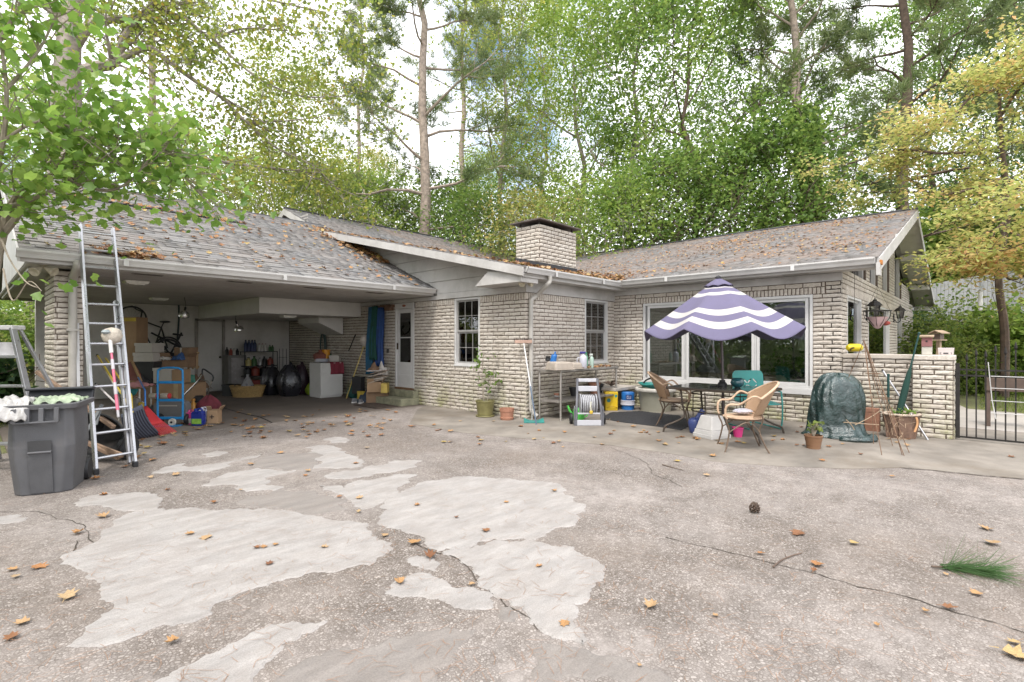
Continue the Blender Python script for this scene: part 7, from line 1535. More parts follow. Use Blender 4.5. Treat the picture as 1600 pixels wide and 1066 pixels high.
MB().tube([(-hw - .04, .09, .10), (hw + .04, .09, .10)], .012, 8).build('axle', P('axle_steel', (.3, .3, .3), .4, m=.7), ht)
# grey case, spools and bottles behind the truck
p = E('tool_case', 'grey rounded plastic tool case behind the hand truck', 'case', tuple(G(265, 655)), CAMR); CG = P('case_grey', (.17, .165, .165), .55, nv=.15, ns=5); MB().prism([(x, 0, z + .17) for x, z in rrect(.31, .165, .1)], (0, .16, 0)).build('shell', CG, p, bev=.012); MB().box((-.03, -.005, .25), (.34, .012, .02)).build('label_strip', WBOX, p)
MB().tube(curve([(-.08, .08, .335), (-.06, .08, .375), (.06, .08, .375), (.08, .08, .335)], 4), .012, 8).build('handle', CG, p, smooth=True)
p = E('wheel_disc', 'pale round wheel lying on the floor under the hand truck', 'wheel', tuple(G(268, 666) + Vector((0, 0, .0))), CAMR); MB().lathe([(.02, -.015), (.06, -.02), (.065, 0), (.06, .02), (.02, .015)], 16, Matrix.Translation((0, .02, .066)) @ Matrix.Rotation(R(90), 4, 'X')).build('rim', P('cream_wheel', (.55, .50, .42), .6), p, smooth=True)
MB().lathe([(.001, 0), (.018, 0), (.018, .01)], 10, Matrix.Translation((0, -.002, .066)) @ Matrix.Rotation(R(90), 4, 'X')).build('hub', BLK, p)
zt_ = .345
for lab, px, py, r_, h_, m_ in (('cream tin can lying on the grey tool case', 240, 623, .05, .13, P('cream_tin', (.45, .40, .34), .5)), ('cream spool with a red end on the grey tool case', 258, 624, .05, .14, P('cream_tin', (.45, .40, .34), .5))):
    p = E('tin_can', lab, 'can', tuple(Vector(D(px, py, 9.45)).xy) + (zt_ + .045,), CAMR); T = Matrix.Translation((0, 0, r_)) @ Matrix.Rotation(R(90), 4, 'Y'); MB().lathe([(r_ * .9, -h_ / 2), (r_, -h_ / 2 + .01), (r_, h_ / 2 - .01), (r_ * .9, h_ / 2)], 14, T).build('can', m_, p, smooth=True); MB().lathe([(r_ * .3, h_ / 2 + .001), (r_ * 1.02, h_ / 2 + .002), (r_ * 1.02, h_ / 2 + .02), (r_ * .3, h_ / 2 + .04)], 14, T).build('cap', REDP, p, smooth=True)
def jug(name, label, px, py, w_, dp, h_, mat, capm, band=None, rz=0):
    p = E(name, label, 'bottle', tuple(G(px, py)), CAMR + R(rz))
    MB().prism([(x, 0, z + h_ * .42) for x, z in rrect(w_ / 2, h_ * .42, w_ * .22)], (0, dp, 0)).build('body', mat, p, bev=.012)
    MB().tube(curve([(-w_ * .1, dp * .5, h_ * .80), (-w_ * .05, dp * .5, h_ * .95), (w_ * .25, dp * .5, h_ * .95), (w_ * .36, dp * .5, h_ * .75)], 4), w_ * .085, 8).build('handle', mat, p, smooth=True)
    MB().lathe([(w_ * .15, h_ * .83), (w_ * .15, h_ * .96), (w_ * .12, h_ * .98)], 12, Matrix.Translation((-w_ * .22, dp * .5, 0))).build('cap', capm, p, smooth=True)
    if band is not None: MB().bb((-w_ * .42, -.0035, h_ * .12), (w_ * .42, -.001, h_ * .42)).build('label', band, p)
    return p
jug('detergent_jug', 'dark blue detergent jug with a green label on the carport floor', 307, 666, .20, .11, .30, P('deep_blue_plastic', (.015, .03, .20), .3), MATS['deep_blue_plastic'], P('green_label', (.22, .42, .06), .5, nv=.4, ns=16))
jug('white_jug', 'white plastic jug half hidden behind the blue detergent jug', 316, 662, .15, .11, .29, WB, WB)
jug('pink_bottle', 'hot pink bottle lying beside the detergent jug', 296, 664, .12, .09, .26, P('hot_pink', (.50, .05, .20), .35), P('hot_pink', (.5, .05, .2), .35), WBOX, 8)
p = carton('small open carton with dark cross marks on the carport floor', 322, 642, 337, 662.5, 8.95, CARD, .22, 10, False, z=.003, flaps=True)
for a in (0, 90): MB().box((.0, -.1165, .12), (.075 if a == 0 else .016, .003, .016 if a == 0 else .075)).build('printed_mark', P('print_brown', (.05, .035, .03), .8), p)
p = E('amber_bottle', 'amber plastic bottle standing behind the detergent jug', 'bottle', tuple(G(302, 651)), CAMR); MB().lathe([(.065, 0), (.07, .02), (.07, .20), (.05, .25), (.025, .28), (.025, .31), (.032, .31), (.032, .34)], 16).build('body', P('amber', (.42, .20, .03), .35, nv=.2, ns=6), p, smooth=True); MB().lathe([(.034, .30), (.034, .345), (.02, .35)], 12).build('cap', P('amber_cap', (.35, .16, .03), .5), p)
p = E('maroon_bag', 'maroon cloth bag slumped beside the back door path', 'bag', tuple(G(326, 650)), CAMR); MB().sheet(lambda u, v: ((.22 * math.sin(math.pi * (v * .9 + .06)) * (1 + .08 * math.sin(7 * 6.28 * u))) * math.cos(6.283 * u), .18 * math.sin(math.pi * (v * .9 + .06)) * math.sin(6.283 * u), max(.004, .40 * v * (1 + .05 * math.sin(5 * 6.28 * u)))), 32, 12, closedu=True).build('bag', P('maroon_cloth', (.13, .025, .035), .9, nv=.3, ns=8, bump=.5, bs=30), p, smooth=True)
# lawn mower with its chrome handle
mw = E('lawn_mower', 'dark push mower with a chrome folding handle beside the pile', 'mower', tuple(G(303, 648)), CAMR); CHR = P('chrome', (.6, .59, .57), .22, m=.9, nv=.1, ns=6); mo_ = Vector(mw.location)
MB().box((-.02, .2, .17), (.46, .40, .14), taper=(.75, .75)).build('deck', P('mower_dark', (.05, .04, .035), .5), mw, bev=.03); MB().lathe([(.10, .24), (.10, .32), (.06, .36)], 16, Matrix.Translation((-.02, .2, 0))).build('engine', BLK, mw, smooth=True)
for x in (-.24, .24):
    for y in (.04, .38): MB().lathe([(.02, -.02), (.07, -.025), (.08, 0), (.07, .025), (.02, .02)], 14, Matrix.Translation((x, y, .08)) @ Matrix.Rotation(R(90), 4, 'Y')).build('wheel', BLK, mw, smooth=True)
for px0, py0, px1, py1, px2, py2 in ((288, 617, 308, 597, 317, 584), (316, 640, 325, 612, 333, 592)): MB().tube(curve([D(px0, py0, 10.2) - mo_, D(px1, py1, 10.15) - mo_, D(px2, py2, 10.1) - mo_], 3), .013, 7).build('handle_rail', CHR, mw, smooth=True)
Ri = Matrix.Rotation(-CAMR, 4, 'Z')
for q in list(mw.children):
    if q.name.startswith('handle_rail'): q.matrix_local = Ri
o = MB().tube(curve([D(316, 586, 10.1) - mo_, D(317, 577, 10.1) - mo_, D(325, 581, 10.1) - mo_, D(333, 588, 10.1) - mo_, D(332, 596, 10.1) - mo_], 4), .015, 7).build('grip', BLK, mw, smooth=True); o.matrix_local = Ri
o = MB().tube([D(312, 592, 10.1) - mo_, D(328, 597, 10.1) - mo_], .012, 7).build('cross_rail', CHR, mw, smooth=True); o.matrix_local = Ri
p = E('green_board', 'sea-green foam board standing beside the tan carton', 'board', tuple(D(294, 606, 10.9)), CAMR); MB().prism([(-.16, 0, -.02), (.15, 0, -.02), (.10, .03, .27), (-.16, .03, .30)], (0, .04, 0)).build('panel', P('seafoam', (.08, .26, .20), .7), p, bev=.004)
MB().prism([(-.155, .041, -.02), (.14, .041, -.02), (.09, .071, .26), (-.155, .071, .29)], (0, .012, 0)).build('backing', CARD2, p)
p = E('wooden_crate', 'slatted wooden crate standing by the back door', 'crate', tuple(D(302, 577, 11.2)), CAMR)
for i in range(3): MB().bb((-.13 + i * .095, 0, 0), (-.09 + i * .095, .02, .38)).build('slat', P('crate_wood', (.38, .26, .15), .8), p)
for z_ in (.03, .34): MB().bb((-.13, .021, z_), (.11, .04, z_ + .04)).build('rail', MATS['crate_wood'], p)
# bicycle hung high on the back wall, nose up
bk = E('bicycle', 'black bicycle hung nose-up on the carport back wall', 'bicycle', tuple(PY(246, 530, CYB - .28)), 0); b0 = Vector(bk.location); BKM = P('bike_black', (.018, .018, .02), .4, nv=.3, ns=8); bp = lambda px, py, o=0: PY(px, py, CYB - .28 + o) - b0
for c_, n_ in (((206, 498), 'front'), ((262, 545), 'rear')):
    c = bp(*c_); wl = MB().tube([c + Vector((.31 * math.cos(a), 0, .31 * math.sin(a))) for a in np.linspace(0, 6.283, 33)[:-1]], .022, 7, closed=True).build('wheel', BLK, bk, smooth=True)
    sp = MB()
    for k in range(16): a = k * math.pi / 8; sp.tube([c, c + Vector((.30 * math.cos(a), 0, .30 * math.sin(a)))], .0022, 4)
    sp.build('spokes', MATS['axle_steel'], wl, kind='stuff'); MB().tube([c + Vector((0, -.05, 0)), c + Vector((0, .05, 0))], .02, 8).build('hub', MATS['axle_steel'], wl)
FRm = [((219, 505), (240, 548)), ((217, 499), (252, 512)), ((252, 512), (240, 548)), ((252, 512), (262, 545)), ((240, 548), (262, 545)), ((206, 498), (219, 505)), ((219, 505), (222, 486))]
for a, b in FRm: MB().tube([bp(*a), bp(*b)], .019, 8).build('frame_tube', BKM, bk, smooth=True)
MB().tube([bp(252, 512), bp(256, 504)], .014, 8).build('seat_post', BKM, bk); MB().ball(bp(258, 503), .1, 12, 8, (1.3, .7, .3)).build('saddle', BLK, bk, smooth=True)
MB().tube(curve([bp(206, 478, -.2), bp(214, 484, -.1), bp(222, 487), bp(226, 489, .1)], 4), .014, 8).build('handlebar', BKM, bk, smooth=True); MB().lathe([(.02, -.008), (.1, -.008), (.1, .008), (.02, .008)], 20, Matrix.Translation(bp(240, 548, -.05)) @ Matrix.Rotation(R(90), 4, 'X')).build('chain_ring', BKM, bk)
for k in range(4): MB().tube([bp(206 + k * 5, 500 + (k % 2) * 4, -.07), bp(210 + k * 5, 506 - (k % 2) * 4, -.07)], .009, 6).build('brake_lever', P('bright_metal', (.6, .58, .55), .3, m=.6), bk)
p = E('exercise_frame', 'dark folded cycle frame hanging below the black bicycle', 'frame', tuple(PY(262, 548, CYB - .55)), 0); b1 = Vector(p.location); bq = lambda px, py: PY(px, py, CYB - .55) - b1
for a, b in (((236, 520), (286, 545)), ((250, 528), (268, 560)), ((284, 520), (262, 562)), ((246, 552), (284, 556)), ((270, 522), (286, 524))): MB().tube([bq(*a), bq(*b)], .024, 8).build('tube', BKM, p, smooth=True)
MB().tube([bq(262, 546) + Vector((.28 * math.cos(a), 0, .26 * math.sin(a))) for a in np.linspace(0, 6.283, 31)[:-1]], .025, 7, closed=True).build('wheel', BLK, p, smooth=True); MB().ball(bq(260, 556), .22, 12, 8, (1.1, .6, .5), .1).build('pannier', BLK, p, smooth=True)
p = E('hanging_strap', 'dark strap hanging on the wall beside the clamp lamp', 'strap', tuple(PY(279, 500, CYB - .06)), 0); MB().tube(curve([(0, 0, .5), (.01, 0, .1), (-.02, -.02, -.4), (-.05, 0, -.75)], 4), .022, 6).build('strap', P('teal_grey', (.05, .07, .075), .9), p, smooth=True); MB().tube([(0, 0, .49), (0, .055, .49)], .008, 6).build('peg', BLK, p)
def clamp_lamp(label, px, py, dpt, tilt):
    c = D(px, py, dpt); p = E('clamp_lamp', label, 'lamp', tuple(c), CAMR, 'clamp lamps in the carport'); T = Matrix.Rotation(tilt, 4, 'Y') @ Matrix.Rotation(R(25), 4, 'X')
    MB().lathe([(.03, .10), (.035, .06), (.07, .03), (.105, -.02), (.115, -.06), (.108, -.06), (.065, .02)], 22, T, cap1=False).build('reflector', CHR, p, smooth=True); MB().lathe([(.022, .09), (.024, .17), (.015, .18)], 12, T).build('socket', BLK, p, smooth=True); MB().ball(T @ Vector((0, 0, -.02)), .035).build('bulb', P('bulb_white', (.8, .8, .78), .2), p, smooth=True)
    MB().tube([T @ Vector((0, 0, .17)), T @ Vector((0, 0, .2)) + Vector((0, 0, .05)), Vector((0, 0, zc_ - .01 - c.z))], .006, 5).build('cord', BLK, p)
clamp_lamp('chrome clamp lamp hanging near the bicycle', 288, 490, 11.6, .5); clamp_lamp('chrome clamp lamp hanging above the bottle shelf', 372, 512, 12.8, -.1)
# bottle shelves, glass cabinet, basket
ysh = 15.75
sh = E('shelf_rack', 'black metal shelf rack crowded with bottles by the back wall', 'shelf', (PY(405, 600, ysh).x, ysh, 0), 0); so2 = Vector(sh.location); xw = PY(430, 560, ysh).x - PY(378, 560, ysh).x; shz = [PY(405, 549, ysh).z, PY(405, 571, ysh).z, .45, .12]
for z_ in shz: MB().box((0, 0, z_ - .012), (xw, .34, .022)).build('shelf_board', BLK, sh)
for x in (-1, 1):
    for y in (-.16, .16): MB().box((x * (xw / 2 - .012), y, shz[0] / 2), (.022, .022, shz[0])).build('post', BLK, sh)
rg = random.Random(12); cols = [P('b_navy', (.03, .04, .10), .4), P('b_black', (.02, .02, .02), .4), P('b_silver', (.45, .44, .43), .35, m=.4), P('b_red', (.25, .05, .03), .4), P('b_white', (.5, .48, .45), .4), P('b_green', (.05, .12, .04), .4), P('b_brass', (.4, .33, .12), .4)]
def sbottle(x, y, z, r, h, mat, lab, cap=None, grp='bottles on the carport shelf'):
    p = E('bottle', lab, 'bottle', (x, y, z), 0, grp); MB().lathe([(r, 0), (r, h * .66), (r * .45, h * .82), (r * .4, h)], 12).build('body', mat, p, smooth=True); MB().lathe([(r * .48, h * .93), (r * .48, h * 1.03)], 10).build('cap', cap or BLK, p); return p
xsh = lambda px: PY(px, 560, ysh).x
for i, px in enumerate((383, 388, 393, 397)): sbottle(xsh(px), ysh - .05, shz[0] + .001, .05, .33, cols[0], 'tall navy bottle in the row on the top shelf')
for i, px in enumerate((404, 409, 414)): sbottle(xsh(px), ysh - .05, shz[0] + .001, .042, .22, cols[4], 'white-labelled can in the row of three on the top shelf', cols[3])
for i, px in enumerate((421, 425)): sbottle(xsh(px), ysh - .03, shz[0] + .001, .04, .18, cols[5], 'small green jar at the end of the top shelf')
for i, (px, mt2, r_, h_, lab) in enumerate(((387, cols[6], .08, .24, 'brass-coloured jug on the second shelf'), (396, cols[5], .07, .27, 'dark green bottle beside the brass jug'), (405, cols[2], .05, .22, 'silver bottle on the second shelf'), (412, cols[1], .06, .26, 'black bottle on the second shelf'), (421, cols[3], .09, .24, 'dull red tin on the second shelf'))): sbottle(xsh(px), ysh - .06, shz[1] + .001, r_, h_, mt2, lab, grp=None)
for i, (px, mt2, r_) in enumerate(((386, cols[1], .1), (398, cols[3], .12), (412, cols[1], .12))): sbottle(xsh(px), ysh - .04, shz[2] + .001, r_, .3, mt2, ('black jar low on the shelf rack behind the basket', 'dull red jar low on the shelf rack', 'black jar low on the shelf rack by the black sacks')[i], grp=None)
cbx = PY(357, 590, 15.9).x; cb = E('glass_cabinet', 'narrow grey glass-fronted cabinet beside the back door', 'cabinet', (cbx, 15.95, 0), 0); cw = PY(379, 590, 15.9).x - PY(352, 590, 15.9).x; chh = PY(366, 555, 15.9).z
MB().bb((-.02, -.1, 0), (cw, .3, chh)).build('carcass', P('cabinet_grey', (.16, .15, .14), .5), cb, bev=.005); MB().bb((.06, -.106, .1), (cw - .06, -.102, chh - .08)).build('door_glass', P('dusty_glass', (.30, .28, .27), .25, nv=.2, ns=3), cb)
for i, (px, h_, mt2) in enumerate(((355, .22, cols[1]), (361, .19, cols[3]), (366, .18, cols[4]), (371, .18, cols[1]))): sbottle(PY(px, 556, 15.9).x, 15.92, chh + .001, .045, h_, mt2, ('black bottle on top of the glass cabinet near the door', 'red-brown bottle on top of the glass cabinet', 'pale bottle on top of the glass cabinet', 'black bottle on top of the glass cabinet by the shelf')[i], grp=None)
bs = E('wicker_basket', 'oval golden wicker laundry basket on the carport floor', 'basket', tuple(G(387, 620)), CAMR); BW = P('basket_weave', (.36, .235, .09), .7, nv=.35, ns=30, bump=.8, bs=70)
def bask(u, v): a = 2 * math.pi * u; r = .36 + .08 * v; return (r * math.cos(a), r * .62 * math.sin(a), .005 + .27 * v)
m = MB().sheet(bask, 44, 6, closedu=True); k = len(m.v); m.v.append((0, 0, .01)); m.f += [(i, (i + 1) % 44, k) for i in range(44)]; m.build('wall', BW, bs, smooth=True, solid=.02)
for v in (.02, .25, .5, .75): MB().tube([Vector(bask(u, v)) * 1.02 for u in np.linspace(0, 1, 45)[:-1]], .012, 6, closed=True).build('weave_band', BW, bs, smooth=True)
MB().tube([bask(u, 1.02) for u in np.linspace(0, 1, 45)[:-1]], .02, 8, closed=True).build('rim', BW, bs, smooth=True)
p = E('plastic_funnel', 'clear plastic bottle standing in the wicker basket', 'bottle', tuple(Vector(bs.location) + Vector((0, 0, .03))), CAMR); MB().lathe([(.17, 0), (.16, .25), (.08, .42), (.03, .5), (.035, .56)], 16).build('body', P('cloudy_plastic', (.35, .35, .36), .3, trans=.3), p, smooth=True); MB().tube([(.10, -.13, .2), (.09, -.11, .40)], .012, 6).build('white_strip', WBOX, p)
# black sacks, suitcase and other things along the back
SACK = P('black_sack', (.014, .014, .018), .3, nv=.4, ns=7, bump=.8, bs=16, spec=.6)
def sack(label, px, py, rx, ry, h_, mat, cat='sack', seed=1, top=.25, name='sack'):
    p = E(name, label, cat, tuple(G(px, py)), CAMR); r = random.Random(seed); ph = [r.uniform(0, 6) for _ in range(4)]
    MB().sheet(lambda u, v: (rx * (math.sin(math.pi * (.12 + .80 * v)) ** .55 * (1 - top * v)) * (1 + .06 * math.sin(5 * 6.283 * u + ph[0] + 3 * v) + .04 * math.sin(9 * 6.283 * u + ph[1])) * math.cos(6.283 * u), ry * math.sin(math.pi * (.12 + .80 * v)) ** .55 * (1 - top * v) * (1 + .05 * math.sin(4 * 6.283 * u + ph[2])) * math.sin(6.283 * u), max(.004, h_ * v + .02 * math.sin(7 * 6.283 * u) * v)), 36, 14, closedu=True).build('bag', mat, p, smooth=True)
    MB().tube(curve([(0, 0, h_ - .05), (.02, 0, h_ + .03), (.05, -.02, h_ + .06)], 3), [.05, .04, .03, .03, .04, .05, .04], 7).build('knot', mat, p, smooth=True); return p
sack('large black sack beside the wicker basket', 424, 617, .30, .28, .75, SACK, seed=2); sack('big black sack in the middle of the carport back', 452, 619, .36, .30, .82, SACK, seed=3); sack('black sack with a plum sheen next to the white bags', 470, 616, .26, .25, .80, P('plum_sack', (.03, .013, .022), .35, nv=.5, ns=4, bump=.7, bs=16), seed=4)
p = E('plant_cage', 'thin wire cage standing behind the black sacks', 'wire cage', tuple(G(442, 613)), CAMR)
for x in (-.12, 0, .12): MB().tube([(x, 0, 0), (x * .8, 0, 1.25)], .008, 5).build('wire', IRON, p)
MB().bar((-.12, 0, 1.0), (.12, 0, 1.0), .01, .01).build('cross_wire', IRON, p)
sack('white carrier bag standing beside the plum-black sack', 487, 603, .13, .10, .62, PLB, 'bag', 5, .1, 'carrier_bag'); sack('second white carrier bag leaning behind the lime bag', 495, 604, .11, .10, .55, P('grey_film', (.45, .43, .41), .5, nv=.2, bump=.5), 'bag', 6, .1, 'carrier_bag'); sack('lime green shopping bag on the floor by the white bags', 487, 617, .17, .12, .30, P('lime_film', (.30, .42, .04), .45, nv=.25, bump=.4), 'bag', 7, .05, 'shopping_bag'); sack('slumped blue and red bag beside the lime bag', 504, 618, .19, .15, .42, P('blue_red_cloth', (.07, .10, .20), .8, nv=.6, ns=5, bump=.4), 'bag', 8, .3, 'cloth_bag')
carton('grey cabinet behind the slumped bag', 498, 563, 526, 606, 14.3, P('cab_grey', (.19, .18, .16), .6), .4, 0, False, name='low_cabinet', cat='cabinet', z=.003).children[0].scale.z = 1.0
fz = 13.5; fr = E('white_fridge', 'small white fridge with a red cloth over its top', 'fridge', tuple(G(537, 620)), R(0)); FRW = P('fridge_white', (.55, .54, .51), .4, nv=.08, ns=3, dirt=.2)
fr.location = (6.52, 12.45, 0); MB().bb((-.30, -.02, 0), (.30, .58, .90)).build('cabinet', FRW, fr, bev=.01); MB().bb((-.3, -.065, .05), (.30, -.022, .90)).build('door', FRW, fr, bev=.01)
MB().sheet(lambda u, v: (-.05 + .37 * u + .01 * math.sin(9 * v), -.075 - .01 * math.sin(u * 14) if v < .55 else -.06 + .5 * (v - .55), .60 + .31 * v / .55 if v < .55 else .912), 18, 12).build('red_cloth', P('dark_red_cloth', (.20, .03, .045), .9, nv=.2, ns=6, bump=.3), fr, smooth=True, solid=.006)
frl = Vector(fr.location)
def onf(name, label, cat, x, y): return E(name, label, cat, tuple(frl + Vector((x, y, .925))), CAMR)
p = onf('paper_stack', 'papers stacked on the small white fridge', 'papers', -.18, .12)
for i in range(5): MB().box((U(-.02, .02), U(-.02, .02), .008 + .016 * i), (.28, .2, .014), rot=(0, 0, U(-.3, .3))).build('sheet', WBOX if i % 2 else P('blue_paper', (.3, .33, .42), .7), p)
p = onf('shoe_box', 'small white box on the small white fridge', 'box', .17, .10); MB().box((0, 0, .075), (.26, .18, .15)).build('body', WBOX, p, bev=.004); MB().box((0, 0, .15), (.27, .19, .03)).build('lid', WBOX, p)
p = onf('orange_tub', 'orange plastic tub among the things above the fridge', 'tub', .05, .36); MB().lathe([(.09, 0), (.10, .26), (.11, .27), (.11, .29)], 16).build('body', P('orange_plastic', (.60, .26, .02), .45), p, smooth=True); MB().lathe([(.112, .28), (.112, .31), (.09, .315)], 16).build('lid', P('orange_plastic', (.6, .26, .02), .45), p)
p = onf('red_bag', 'dull red bundle behind the papers on the fridge', 'bundle', -.12, .38); MB().ball((0, 0, .13), .16, 14, 8, (1.1, .8, .8), .1).build('bundle', P('dull_red', (.22, .08, .06), .9, nv=.4, ns=6, bump=.5), p, smooth=True); MB().ball((.02, 0, .27), .05, 8, 6).build('knot', MATS['dull_red'], p, smooth=True)
p = E('metal_kettle', 'silver kettle standing on the grey cabinet', 'kettle', tuple(D(506, 562, 14.5)), CAMR); MB().lathe([(.10, 0), (.11, .05), (.08, .15), (.04, .20), (.015, .22)], 16).build('body', CHR, p, smooth=True); MB().tube(curve([(.08, 0, .12), (.0, 0, .28), (-.08, 0, .12)], 4), .01, 6).build('handle', BLK, p, smooth=True)
p = E('pale_bottle', 'pale round bottle beside the kettle on the grey cabinet', 'bottle', tuple(D(520, 562, 14.5)), CAMR); MB().lathe([(.07, 0), (.08, .08), (.05, .15), (.02, .2), (.02, .26)], 14).build('body', cols[4], p, smooth=True); MB().lathe([(.022, .25), (.022, .28)], 10).build('cap', BLK, p)
p = E('hanging_rope', 'dark green hose loops hung on the brick wall inside the carport', 'hose', (XA - .06, PX(505, 540, XA - .06).y, PX(505, 520, XA).z), 0)
for k in range(3): MB().tube([(-.01 * k, (.17 - .02 * k) * math.cos(a), -.45 + (.48 - .03 * k) * math.sin(a)) for a in np.linspace(0, 6.283, 28)[:-1]], .02, 6, closed=True).build('loop', P('dull_hose', (.04, .065, .06), .6), p, smooth=True)
MB().tube([(0, 0, 0), (.055, 0, 0)], .012, 6).build('peg', BLK, p)
a = Vector((6.75, 12.2, .93)); p_, d_ = pole('metal_rod', 'thin dark rod leaning on the brick wall above the fridge', 'rod', D(545, 548, dep((6.8, 12.2, 1))), PX(555, 524, XA - .02), .014, BLK); MB().ball(d_, .02).build('tip', BLK, p_)
a = Vector((6.62, 11.85, 0)); b = PX(570, 536, XA - .14); p_, d_ = pole('floor_mop', 'yellow-handled mop standing head up with a white bag over it', 'mop', a, b, .016, P('mop_yellow', (.50, .38, .12), .6)); MB().ball(d_ + Vector((0, 0, .05)), .13, 14, 8, (1, 1, 1.1), .1).build('mop_head', P('mop_white', (.55, .49, .43), .9, nv=.2, ns=10, bump=.6), p_, smooth=True)
# blue and green fabrics hanging on the wall
hx = XA - .10
for lab, px0, px1, pyt, pyb, mt2, off in (('dark blue tarpaulin hanging on the carport brick wall', 590, 602, 481, 572, P('tarp_blue', (.02, .06, .20), .7, nv=.3, ns=6, bump=.4), .0), ('deep green canvas hanging between the blue tarpaulins', 584.5, 594, 479, 562, P('tarp_green', (.015, .075, .06), .8, nv=.3, ns=6, bump=.4), .05), ('long teal-blue cloth hanging nearest the back of the carport', 577, 587, 480, 585, P('tarp_teal', (.02, .10, .18), .7, nv=.3, ns=6, bump=.4), .02)):
    ya, yb_ = PX(px1, 520, hx).y, PX(px0, 520, hx).y; zt2, zb2 = PX((px0 + px1) / 2, pyt, hx).z, PX((px0 + px1) / 2, pyb, hx).z; p = E('hanging_tarp', lab, 'tarp', (hx - off, (ya + yb_) / 2, zb2), 0); W2_ = yb_ - ya; hh2 = zt2 - zb2
    MB().sheet(lambda u, v: (-.06 * math.sin(u * 15 + v * 2) * (1 - .4 * v) - .03, (u - .5) * W2_ * (1 - .25 * v ** 3) + .03 * math.sin(v * 5), hh2 * v), 24, 14).build('cloth', mt2, p, smooth=True, solid=.01); MB().tube([(.0, 0, hh2 - .03), (.09 + off, 0, hh2 - .01)], .012, 6).build('hook', BLK, p)
p = E('wall_rack', 'brown wooden wall rack above the hanging tarpaulins', 'rack', (XA - .02, PX(605, 480, XA).y, PX(605, 480, XA).z), 0); MB().bb((-.10, -.35, -.02), (-.0, .45, .04)).build('board', P('rack_wood', (.14, .08, .05), .7), p); MB().bb((-.14, -.34, -.10), (-.02, -.12, -.021)).build('bracket_box', MATS['rack_wood'], p)
# cardboard, papers, jeans, shoes by the step
carton('worn carton stuffed with newspapers beside the doorstep', 572, 596, 594, 612, 11.9, CARD, .35, 8, False, z=.26, flaps=True); carton('yellow-sided carton beside the newspaper carton', 594.5, 594, 604, 609, 11.7, P('yellow_carton', (.45, .33, .08), .7, nv=.3, ns=8), .3, 4, False, z=.26)
carton('dark low crate under the newspaper cartons', 571, 607, 604, 624.5, 12.0, CARD2, .5, 5, False, z=.003, name='storage_crate', cat='crate')
p = E('newspaper_heap', 'heap of folded newspapers on the cartons by the doorstep', 'newspapers', tuple(D(590, 596, 12.0)), CAMR)
for i in range(9): MB().box((U(-.05, .08), U(-.05, .05), .012 + .03 * i), (U(.3, .42), .24, .022), rot=(U(-.08, .08), U(-.35, .05), U(-.5, .5))).build('paper', P('newsprint%d' % (i % 3), ((.34, .28, .22), (.24, .19, .15), (.42, .38, .35))[i % 3], .9, nv=.3, ns=12), p)
sack('crumpled brown paper sack beside the mop', 556, 612, .17, .15, .40, CARD, 'bag', 11, .1, 'paper_sack'); sack('dark teal bin bag against the fridge side', 553, 622, .18, .16, .34, P('teal_sack', (.02, .09, .085), .5, nv=.3, bump=.5), 'bag', 12, .15, 'bin_bag')
p = E('folded_jeans', 'dark denim bundle lying beside the doorstep', 'clothes', tuple(G(578, 628)), CAMR); MB().sheet(crumple(.50, .40, .30, .05, 9), 24, 24).build('denim', P('denim', (.045, .06, .085), .95, nv=.3, ns=8, bump=.4), p, smooth=True, solid=.02); p.location.z = .06
for k, (px, py) in enumerate(((556, 629), (564, 630))):
    p = E('sneaker', ('grey and white sneaker nearer the fridge', 'grey and white sneaker nearer the doorstep')[k], 'shoe', tuple(G(px, py)), CAMR + R(70 + 20 * k)); MB().sheet(lambda u, v: (.15 * math.cos(6.283 * u) * (1 - .25 * v) - .03 * v, .052 * math.sin(6.283 * u) * (1 - .35 * v), .02 + .085 * v * (1 if math.cos(6.283 * u) < .2 else .55)), 22, 5, closedu=True).build('upper', P('sneaker_grey', (.16, .16, .17), .8), p, smooth=True); MB().prism([(.155 * math.cos(a), .056 * math.sin(a), .0) for a in np.linspace(0, 6.283, 21)[:-1]], (0, 0, .028)).build('sole', P('sole_white', (.58, .56, .53), .6), p)
p = E('box_lid', 'cream box lid propped on the doorstep', 'lid', tuple(Vector((6.74, 10.52, .165))), CAMR + R(10)); MB().box((0, .05, .09), (.26, .02, .17), rot=(-.35, 0, 0)).build('panel', WBOX, p, bev=.004); MB().box((0, .02, .008), (.26, .05, .014)).build('fold', WBOX, p)
dm = E('door_mat', 'brown door mat on the carport floor before the step', 'mat', (6.30, 10.0, .003), R(0)); MB().prism([(x, y, 0) for x, y in rrect(.27, .5, .04)], (0, 0, .012)).build('mat', P('mat_brown', (.075, .055, .045), .95, nv=.4, ns=30, bump=.9, bs=120), dm); MB().prism([(x, y, .0125) for x, y in rrect(.22, .44, .03)], (0, 0, .003)).build('pile', P('mat_pile', (.095, .07, .055), .95, nv=.4, ns=30, bump=.9, bs=120), dm)
